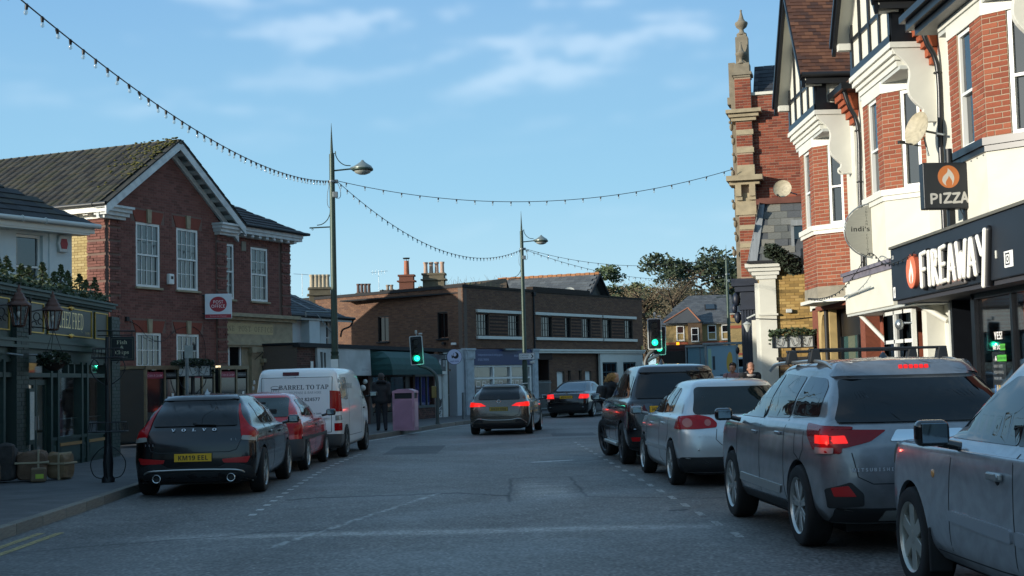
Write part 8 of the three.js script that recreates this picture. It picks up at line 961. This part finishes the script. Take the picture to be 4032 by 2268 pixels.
// ---- silver hatchback
car({ name: 'silver_hatchback', label: 'silver hatchback with round-lensed red tail lamps behind the four-by-four', at: [2.99, 0, -20.9], turn: .055, paint: paint('#bcc1c2', .3, .55), rearAxle: 1.32, frontAxle: -1.26, wheel: { r: .315, w: .2, x: .875, spokes: 5, style: 'twin' }, rows: hatchRows(4.2, 1.49, .885, { belt: .97, rake: -.1 }),
  details: ({ P, S, add, both, seam }) => {
    add('rear_window', 'end', 1, [[-.64, 1.0], [.64, 1.0], [.55, 1.37], [-.55, 1.37]], M('#1a2120', .03, { phys: 1, ior: 1.5 }), .014, .07); both('side_window', [[1.12, 1.03], [1.15, 1.2], [1.0, 1.35], [.5, 1.38], [.46, 1.0]], carGlass, .005, .05); both('side_window', [[.4, 1.0], [.44, 1.38], [-.1, 1.36], [-.55, 1.22], [-.95, 1.0]], carGlass, .005, .04); both('window_divider', [[.9, 1.02], [.93, 1.36], [.9, 1.36], [.86, 1.02]], MAT.plastic, .008); add('windscreen', 'end', -1, [[-.62, 1], [.62, 1], [.52, 1.36], [-.52, 1.36]], carGlass, .005, .05);
    const lens = M('#a86058', .2); for (const s of [1, -1]) { const k = (p) => p.map(([x, y]) => [s * x, y]); add('tail_lamp', 'end', 1, k([[.34, .82], [.62, .8], [.85, .8], [.82, .97], [.58, .99], [.4, .95], [.33, .88]]), tailRed, .014, .04); add('tail_lamp', 'side', s, [[2.02, .8], [1.96, .98], [1.68, .97], [1.6, .8]], tailRed, .013, .02); for (const [x, r] of [[.46, .045], [.72, .06]]) { const p = []; for (let q = 0; q < 16; q++) p.push([s * x + r * Math.cos(q * .393), .885 + r * Math.sin(q * .393)]); add('lamp_lens', 'end', 1, p, lens, .018); } seam('side', s, [[.42, .99], [.4, .35], [.6, .3]]); seam('side', s, [[-.9, .99], [-.9, .35]]); seam('side', s, [[1.02, .99], [1.1, .72], [.98, .6]]); handle(P, S, s, .7, .86, paint('#bcc1c2', .3, .55)); handle(P, S, s, -.3, .84, paint('#bcc1c2', .3, .55)); add('side_rub_strip', 'side', s, [[.95, .47], [.95, .53], [-.95, .53], [-.95, .47]], paint('#8f9596', .4, .5), .014, .01); add('black_bumper', 'side', s, [[2.06, .24], [2.06, .4], [1.72, .4], [1.68, .24]], MAT.plastic, .012, .01); }
    add('black_bumper', 'end', 1, [[-.82, .22], [.82, .22], [.83, .42], [-.83, .42]], MAT.plastic, .014, .03); badge(P, 'DIESEL', -.5, .7, S.endZ(.5, .7, 1) + .02, .22, .035, 0, 'bold 60px sans-serif'); seam('end', 1, [[-.34, .8], [-.36, .66], [-.28, .58], [.28, .58], [.36, .66], [.34, .8]], .009); mesh('parking_sensor', [ball(.016, -.6, .52, S.endZ(.6, .52, 1)), ball(.016, -.2, .52, S.endZ(.2, .52, 1))], MAT.alloy, P); doorMirror(P, .97, 1.02, -.8, o_black); doorMirror(P, -.97, 1.02, -.8, M('#8b9091', .3, { metalness: .5 }), -1); mesh('roof_aerial', [rod([0, 1.47, 1.15], [0, 1.56, 1.28], .006), ball(.02, 0, 1.475, 1.15, 1.2, .6, 1.6)], MAT.plastic, P); plate(P, 'LG06 TFN', .0, .72, S.endZ(0, .72, 1) + .016, .5);
  } });
// ---- grey sport utility in the queue
const dust = noiseTexture(256, (u, v) => Math.min(1, .9 + .45 * tile(u, v, 10, 5.9, 5)));
const greyPaint = paint('#84878a', .32, .6, { map: rep(dust, 1.6), clearcoat: 1 });
car({ name: 'grey_suv', label: 'dusty grey sport utility with roof bars and bright brake lamps', at: [3.32, 0, -13.75], turn: .06, paint: greyPaint, rearAxle: 1.42, frontAxle: -1.28, wheel: { r: .36, w: .23, x: .9, spokes: 7, style: 'twin' }, rows: suvRows(4.66, 1.66, .915, { belt: 1.1, up: .0, hood: 1.05 }),
  details: ({ P, S, add, both, seam }) => {
    add('rear_window', 'end', 1, [[-.74, 1.1], [.74, 1.1], [.62, 1.46], [-.62, 1.46]], rearGlass, .016, .04); add('spoiler', 'end', 1, [[-.64, 1.48], [.64, 1.48], [.56, 1.6], [-.56, 1.6]], greyPaint, .03, .02); both('side_window', [[1.78, 1.15], [1.76, 1.4], [1.6, 1.48], [1.08, 1.5], [1.0, 1.12]], carGlass, .005, .06); both('side_window', [[.93, 1.12], [1.0, 1.5], [.2, 1.53], [.1, 1.11]], carGlass, .005, .04); both('side_window', [[.03, 1.1], [.12, 1.53], [-.35, 1.48], [-1.1, 1.1]], carGlass, .005, .04); add('windscreen', 'end', -1, [[-.66, 1.12], [.66, 1.12], [.56, 1.48], [-.56, 1.48]], carGlass, .005, .05);
    const dull = M('#7c0f16', .14, { phys: 1, specularIntensity: .6 }); for (const s of [1, -1]) { const k = (p) => p.map(([x, y]) => [s * x, y]); add('tail_lamp', 'end', 1, k([[.36, 1.04], [.5, .95], [.7, .9], [.85, .89], [.86, 1.05]]), dull, .013, .02); add('tail_lamp', 'side', s, [[2.24, .85], [2.22, 1.07], [1.62, 1.09], [1.72, .98], [1.88, .88]], dull, .013, .02); add('brake_lamp', 'side', s, [[2.17, .93], [2.15, 1.0], [1.93, 1.0], [1.95, .93]], brakeLit, .018, .01); add('brake_lamp', 'end', 1, k([[.68, .935], [.855, .93], [.86, .99], [.7, 1.0]]), brakeLit, .018, .01); const l = new THREE.PointLight(new THREE.Color(1, .12, .08), .02); l.position.set(s * .93, .96, 2.15); l.castShadow = true; P.add(l); add('reversing_lamp', 'side', s, [[2.2, .85], [2.2, .9], [1.95, .9], [1.95, .85]], lampClear, .016, .01); add('fog_lamp_surround', 'end', 1, k([[.58, .42], [.84, .4], [.86, .56], [.68, .62], [.58, .52]]), MAT.plastic, .012, .02); add('fog_lamp', 'end', 1, k([[.64, .5], [.8, .5], [.82, .57], [.7, .59]]), reflectorRed, .018, .01); seam('side', s, [[.96, 1.11], [.94, .5], [1.0, .35]]); seam('side', s, [[.06, 1.1], [.04, .33]]); seam('side', s, [[-1.0, 1.08], [-1.0, .35]]); handle(P, S, s, .78, .98, greyPaint); handle(P, S, s, -.12, .96, greyPaint); add('door_trim', 'side', s, [[.8, .42], [.86, .5], [-.8, .52], [-.86, .44]], MAT.alloy, .012, .02); add('sill_cladding', 'side', s, [[.95, .28], [.92, .37], [-.85, .37], [-.85, .28]], MAT.plastic, .01, .02); seam('side', s, [[1.3, 1.0], [1.3, .82], [1.46, .76], [1.56, .86], [1.56, 1.02]]); mesh('roof_rail', tube([[s * .58, 1.55, 1.62], [s * .6, 1.62, 1.4], [s * .6, 1.64, .4], [s * .58, 1.62, -.5], [s * .56, 1.57, -.75]], .018, 30, 6), MAT.alloy, P); }
    for (const z of [1.05, .25]) { const b = mesh('roof_bar', [rbox(1.3, .025, .055, .01, 0, 1.745, z)], MAT.plastic, P); for (const s of [-1, 1]) mesh('bar_foot', extr([[-.05, 1.63], [.05, 1.63], [.035, 1.74], [-.025, 1.74]], .07, [], .008), MAT.plastic, b).position.set(s * .6, 0, z - .035); }
    for (let k = 0; k < 6; k++) add('high_brake_lamp', 'end', 1, [[-.12 + k * .045, 1.54], [-.088 + k * .045, 1.54], [-.088 + k * .045, 1.565], [-.12 + k * .045, 1.565]], brakeLit, .04, .004); add('chrome_bar', 'end', 1, [[-.34, .95], [.34, .95], [.28, 1.04], [-.28, 1.04]], MAT.chrome, .014, .02); plate(P, 'VK17 OSU', .05, .82, S.endZ(0, .82, 1) + .018, .52, 0, true); badge(P, 'MITSUBISHI', -.5, .72, S.endZ(.5, .72, 1) + .02, .36, .045, 0, 'bold 62px sans-serif'); seam('end', 1, [[-.66, .86], [-.62, .66], [-.5, .6], [.5, .6], [.62, .66], [.66, .86]], .009); add('skid_plate', 'end', 1, [[-.45, .3], [.45, .3], [.4, .38], [-.4, .38]], MAT.alloy, .016, .01); add('lower_bumper', 'end', 1, [[-.8, .28], [.8, .28], [.8, .4], [-.8, .4]], MAT.plastic, .01, .02); doorMirror(P, 1.0, 1.12, -.86, o_black); doorMirror(P, -1.0, 1.12, -.86, o_black, -1); mesh('roof_aerial', lathe([[.05, 0], [.03, .03], [.001, .06]], 8, 0, 1.655, 1.2), o_black, P);
  } });
// ---- pale grey sport utility cut by the right edge
const paleGrey = paint('#98a0a6', .36, .45, { map: rep(dust, 1.3) });
car({ name: 'pale_suv', label: 'dirty pale grey sport utility cut off by the right edge', at: [3.72, 0, -8.45], turn: .02, paint: paleGrey, rearAxle: 1.3, frontAxle: -1.36, wheel: { r: .355, w: .225, x: .9, spokes: 6, style: 'wide', mat: M('#aeb0a8', .35, { metalness: .7 }) }, rows: suvRows(4.52, 1.66, .925, { belt: 1.05, up: .04, hood: 1.1 }), rings: 84,
  details: ({ P, S, add, both, seam }) => {
    both('side_window', [[.5, 1.08], [.54, 1.48], [.1, 1.48], [-.4, 1.3], [-.74, 1.08]], carGlass, .005, .04); both('side_window', [[1.5, 1.09], [1.42, 1.45], [.7, 1.49], [.66, 1.08]], carGlass, .005, .04); both('door_pillar', [[.64, 1.08], [.68, 1.49], [.56, 1.49], [.52, 1.08]], M('#15171a', .3), .006); add('windscreen', 'end', -1, [[-.68, 1.1], [.68, 1.1], [.56, 1.46], [-.56, 1.46]], carGlass, .005, .05); add('rear_window', 'end', 1, [[-.7, 1.06], [.7, 1.06], [.6, 1.42], [-.6, 1.42]], rearGlass, .014, .05);
    for (const s of [1, -1]) { seam('side', s, [[.6, 1.04], [.62, .6], [.6, .34]], .009); seam('side', s, [[-.42, 1.02], [-.46, .85], [-.5, .36]], .009); seam('side', s, [[1.3, 1.04], [1.2, .8], [.98, .5]]); seam('side', s, [[.95, .36], [.3, .34], [-.86, .33]], .009); mesh('door_handle', [rbox(.035, .05, .2, .015, s * (S.sideX(.38, .9) + .022), .9, .38), cyl(.022, .022, .01, s * (S.sideX(.38, .9) + .042), .9, .46, 14, 0, 0, Math.PI / 2)], MAT.alloy, P); mesh('handle_recess', ball(.06, s * (S.sideX(.38, .9) - .02), .88, .38, .5, .9, 1), MAT.plastic, P); add('side_moulding', 'side', s, [[.58, .53], [.58, .61], [-.44, .63], [-.48, .56]], paint('#8a9299', .45, .3), .016, .02); add('side_moulding', 'side', s, [[1.0, .52], [1.0, .6], [.65, .61], [.65, .53]], paint('#8a9299', .45, .3), .016, .02); mesh('side_repeater', ball(.03, s * (S.sideX(-.8, .84) + .0), .84, -.8, .4, 1, 1), M('#c98f50', .25, { phys: 1, clearcoat: 1 }), P); mesh('mud_flap', rbox(.16, .3, .02, .01, s * .84, .32, -.92), MAT.plastic, P); add('head_lamp', 'side', s, [[-2.2, .82], [-2.05, .98], [-1.75, 1.0], [-1.9, .84]], lampClear, .012, .03); add('tail_lamp', 'side', s, [[2.15, .9], [2.1, 1.1], [1.9, 1.1], [1.95, .9]], tailRed, .012, .02); }
    for (const s of [-1, 1]) { const x = s * 1.05, g = mesh('door_mirror', [rbox(.22, .17, .12, .05, x, 1.13, -.36), rod([x - s * .18, 1.04, -.34], [x - s * .04, 1.07, -.36], .03)], o_black, P); mesh('mirror_glass', rbox(.17, .13, .012, .006, x, 1.13, -.298), mirrorGlass, g); }
    mesh('seat_back', rbox(.4, .5, .12, .06, -.4, 1.12, .1), MAT.plastic, P);
  } });
// ---- dark car far along
car({ name: 'distant_car', label: 'dark car roof showing far beyond the four-by-four', at: [8.4, 0, -53.5], turn: -.7, paint: paint('#15181c', .2, .3), rearAxle: 1.3, frontAxle: -1.3, wheel: { r: .32, w: .2, x: .88, spokes: 5 }, rows: hatchRows(4.2, 1.5, .9, { belt: .97 }), rings: 40, details: ({ add, both }) => { add('rear_window', 'end', 1, [[-.62, 1.0], [.62, 1.0], [.54, 1.36], [-.54, 1.36]], rearGlass, .014, .05); both('side_window', [[1.2, 1.02], [1.0, 1.34], [-.1, 1.36], [-.95, 1.02]], carGlass, .005, .05); for (const s of [-1, 1]) add('tail_lamp', 'end', 1, [[s * .6, .8], [s * .84, .8], [s * .82, .95], [s * .6, .95]], tailRed, .012, .02); } });
// ================================================================ people
function field(lo, hi, cell, dist) { // mesh of dist(x, y, z) = 0 inside a box, by marching cubes
  const c = [(lo[0] + hi[0]) / 2, (lo[1] + hi[1]) / 2, (lo[2] + hi[2]) / 2], h = Math.max(hi[0] - lo[0], hi[1] - lo[1], hi[2] - lo[2]) / 2 + cell * 2, n = Math.min(120, Math.ceil(2 * h / cell)), mc = new MarchingCubes(n, new THREE.MeshBasicMaterial(), false, false, 120000), hs = n / 2;
  mc.isolation = 0; for (let z = 0; z < n; z++) for (let y = 0; y < n; y++) for (let x = 0; x < n; x++) mc.field[x + y * n + z * n * n] = -dist(c[0] + h * (x - hs) / hs, c[1] + h * (y - hs) / hs, c[2] + h * (z - hs) / hs);
  mc.update(); const g = new THREE.BufferGeometry(); g.setAttribute('position', new THREE.BufferAttribute(mc.positionArray.slice(0, mc.count * 3), 3)); g.setAttribute('normal', new THREE.BufferAttribute(mc.normalArray.slice(0, mc.count * 3), 3)); g.scale(h, h, h); g.translate(...c);
  const q = g.attributes.normal; for (let i = 0; i < q.count; i++) { const l = Math.hypot(q.getX(i), q.getY(i), q.getZ(i)) || 1; q.setXYZ(i, q.getX(i) / l, q.getY(i) / l, q.getZ(i) / l); } return plain(g);
}
const capsule = (p, a, b, ra, rb) => { const vx = b[0] - a[0], vy = b[1] - a[1], vz = b[2] - a[2], t = Math.min(1, Math.max(0, ((p[0] - a[0]) * vx + (p[1] - a[1]) * vy + (p[2] - a[2]) * vz) / (vx * vx + vy * vy + vz * vz + 1e-9))); return Math.hypot(p[0] - a[0] - vx * t, p[1] - a[1] - vy * t, p[2] - a[2] - vz * t) - (ra + (rb - ra) * t); };
const smin = (a, b, k) => { const h = Math.max(0, Math.min(1, .5 + .5 * (b - a) / k)); return b + (a - b) * h - k * h * (1 - h); };
const bonesDist = (bones, grow, k) => (x, y, z) => { let d = 9; for (const [a, b, ra, rb] of bones) d = smin(d, capsule([x, y, z], a, b, ra + grow, rb + grow), k); return d; };
const bounds = (bones, m = .2) => [[0, 1, 2].map((q) => Math.min(...bones.flatMap((b) => [b[0][q], b[1][q]])) - m), [0, 1, 2].map((q) => Math.max(...bones.flatMap((b) => [b[0][q], b[1][q]])) + m)];
function headGeo(at, yaw, nod, s = 1) { // local: face toward -z
  const B = [[[0, .02, .015], [0, .1, .02], .075, .085], [[0, -.03, -.02], [0, .04, -.02], .06, .07], [[0, -.095, -.045], [0, -.06, -.03], .03, .045], [[0, .03, -.085], [0, -.01, -.105], .012, .017], [[-.075, .02, .01], [-.08, .0, .015], .016, .018], [[.075, .02, .01], [.08, .0, .015], .016, .018], [[-.02, -.05, -.085], [.02, -.05, -.085], .012, .012], [[-.04, .055, -.08], [.04, .055, -.08], .012, .012]];
  const g = field([-.12, -.16, -.15], [.12, .22, .14],   .0085, (x, y, z) => { let d = bonesDist(B, 0, .028)(x, y, z); for (const q of [-1, 1]) d = Math.max(d, -(Math.hypot(x - q * .032, y - .03, z + .1) - .017)); return d; }); g.scale(s, s, s); place(g, 0, 0, 0, nod, yaw, 0); return g.translate(...at);
}
function handGeo(wrist, dir, side) { // curled hand: palm, four fingers of unequal length, thumb off the side of the palm
  const B = [[[0, 0, 0], [0, -.07, 0], .02, .024], [[-.02, -.03, 0], [-.022, -.08, 0], .014, .014], [[.02, -.03, 0], [.022, -.08, 0], .014, .014]]; [[-.03, .068], [-.01, .078], [.01, .074], [.028, .058]].forEach(([x, l]) => { B.push([[x, -.08, 0], [x, -.08 - l * .5, .012], .0095, .009], [[x, -.08 - l * .5, .012], [x * .9, -.08 - l * .86, .04], .009, .0075]); }); B.push([[side * .028, -.03, .005], [side * .048, -.065, .02], .012, .01], [[side * .048, -.065, .02], [side * .04, -.095, .034], .01, .008]);
  const g = field([-.07, -.17, -.04], [.07, .03, .07],   .006, bonesDist(B, 0, .006)), q = new THREE.Quaternion().setFromUnitVectors(new THREE.Vector3(0, -1, 0), new THREE.Vector3(...dir).normalize()); g.applyQuaternion(q); return g.translate(...wrist);
}
function person(label, at, turn, j, look) {
  // j: joints in metres, face toward -z; hip, chest, neck, head, and l/r shoulder, elbow, wrist, knee, ankle, toe
  const P = thing('person', label, 'person', at, turn), limb = (s) => [[j[s + 'sh'], j[s + 'el'], .05, .04], [j[s + 'el'], j[s + 'wr'], .038, .027]], hipOf = (s) => [j.hip[0] + (s === 'l' ? -.09 : .09), j.hip[1] - .02, j.hip[2]], leg = (s) => [[hipOf(s), j[s + 'kn'], .085, .058], [j[s + 'kn'], j[s + 'an'], .055, .038]], foot = (s) => [[j[s + 'an'], j[s + 'to'], .042, .036]];
  const torso = [[j.hip, j.chest, .13, .135], [[j.hip[0] - .07, j.hip[1], j.hip[2]], [j.hip[0] + .07, j.hip[1], j.hip[2]], .1, .1], [j.lsh, j.rsh, .07, .07], [[(j.lsh[0] + j.chest[0]) / 2, (j.lsh[1] + j.chest[1]) / 2 - .06, j.chest[2]], [(j.rsh[0] + j.chest[0]) / 2, (j.rsh[1] + j.chest[1]) / 2 - .06, j.chest[2]], .1, .1], [j.chest, j.neck, .1, .055], [j.neck, j.head, .05, .05]];
  const all = [...torso, ...limb('l'), ...limb('r'), ...leg('l'), ...leg('r'), ...foot('l'), ...foot('r')]; const dn = (s) => [0, 1, 2].map((q) => j[s + 'wr'][q] - j[s + 'el'][q]);
  mesh('body', [field(...bounds(all), .03, bonesDist(all, -.012, .05)), headGeo(j.head, look.yaw || 0, look.nod || 0), handGeo(j.lwr, dn('l'), 1), handGeo(j.rwr, dn('r'), -1)], M(look.skin || '#b98a72', .6), P);
  const coat = [...torso.slice(0, 5), ...limb('l'), ...limb('r')]; if (look.long) coat.push([j.hip, [j.hip[0], j.hip[1] - look.long, j.hip[2]], .15, .17]); mesh('jacket', field(...bounds(coat), .024, bonesDist(coat, .02, .06)), M(look.coat, .85, { map: T.blotch, bumpMap: T.grain, bumpScale: .006 }), P);
  const tr = [...leg('l'), ...leg('r'), [hipOf('l'), hipOf('r'), .09, .09]]; mesh('trousers', field(...bounds(tr), .024, bonesDist(tr, .016, .03)), M(look.trousers, .85, { map: T.grain }), P);
  for (const s of ['l', 'r']) mesh('shoe', field(...bounds(foot(s), .12), .01, (x, y, z) => Math.max(bonesDist(foot(s), .012, .02)(x, y, z), j[s + 'to'][1] - .04 - y)), M('#16171a', .5), P);
  if (look.hair) look.hair(P, j); if (look.extra) look.extra(P, j); return P;
}
seed(5001);
const stand = (o = {}) => ({ hip: [0, .92, 0], chest: [0, 1.24, .0], neck: [0, 1.44, .0], head: [0, 1.57, -.02], lsh: [-.19, 1.38, 0], rsh: [.19, 1.38, 0], lel: [-.25, 1.1, .02], rel: [.25, 1.1, .02], lwr: [-.24, .86, -.06], rwr: [.24, .86, -.06], lkn: [-.1, .5, -.04], rkn: [.1, .5, -.02], lan: [-.1, .08, -.06], ran: [.11, .08, .08], lto: [-.11, .05, -.2], rto: [.12, .05, -.06], ...o });
const shortHair = (c, r = .1) => (P, j) => mesh('hair', field([-.13, -.1, -.13], [.13, .2, .16], .01, (x, y, z) => Math.max(capsule([x, y, z], [0, .05, .02], [0, .09, .03], r - .008, r) + .006 * n3(x * 60, y * 60, z * 60), -Math.max(z + .015, y - .095))).translate(...j.head), M(c, .9), P);
person('person in dark hooded jacket seen from behind by the green awning', [-4.0, .118, -41.1], .15, stand({ head: [0, 1.55, -.04], neck: [0, 1.43, -.02] }), { coat: '#2c2b2d', trousers: '#23252b', hair: shortHair('#4a4440', .1), extra: (P, j) => mesh('hood', torus(.11, .05, 0, 1.44, .06, 1.2, 0, 0), M('#1b1a1c', .9), P) });
person('person with blown blonde hair, black coat and backpack beside the four-by-four', [2.4, 0, -36.2], -1.25, stand({ chest: [0, 1.2, -.1], neck: [0, 1.38, -.2], head: [0, 1.49, -.28], lsh: [-.18, 1.34, -.13], rsh: [.18, 1.34, -.15], lel: [-.28, 1.08, -.2], lwr: [-.22, .92, -.4], rel: [.28, 1.12, -.36], rwr: [.24, 1.06, -.6] }), { coat: '#15161a', trousers: '#17181c', skin: '#c49a80', yaw: -.2, nod: -.4, hair: (P, j) => { const gs = []; for (let k = 0; k < 70; k++) { const a = rnd() * 6.3, u = rnd(), b = [.09 * Math.cos(a) * Math.sqrt(1 - u * u), .07 + .09 * u, .03 + .09 * Math.sin(a) * Math.sqrt(1 - u * u)]; gs.push(tube([b, [b[0] * 1.25 + rr(-.03, .03), b[1] + rr(-.02, .05), b[2] + .05], [b[0] * 1.3 + rr(-.08, .08), b[1] + rr(-.12, .03), b[2] + rr(.05, .13)], [b[0] + rr(-.08, .08), b[1] + rr(-.2, -.02), b[2] + rr(.06, .2)]], .006, 7, 4)); } gs.push(ball(.098, 0, .075, .03)); mesh('hair', mergeGeometries(gs.map(plain)).translate(...j.head), M('#b48a52', .7), P); }, extra: (P) => { const b = mesh('backpack', rbox(.32, .46, .2, .08, 0, 1.12, .14, -.25), M('#17191d', .7, { map: T.grain }), P); mesh('pocket', rbox(.24, .2, .06, .03, 0, 1.0, .26, -.25), M('#202329', .7), b); } });
person('dark haired person in black jacket with pale hood looking down by the white pilaster', [5.72, .118, -33.2], Math.PI + .2, stand({ head: [0, 1.53, -.07], neck: [0, 1.42, -.02] }), { coat: '#1a1c20', trousers: '#20242b', skin: '#9c6f58', nod: .35 * -1, hair: shortHair('#1c1613', .102), extra: (P) => mesh('hood', torus(.12, .04, 0, 1.42, .02, 1.35, 0, 0), M('#a8a29c', .9), P) });
person('person in dusky pink top partly hidden at the corner of the passage', [5.9, .118, -36.9], 2.6, stand(), { coat: '#8d6a68', trousers: '#22252c', skin: '#a97d68', hair: shortHair('#2a211c', .1) });
renderer.render(scene, camera);
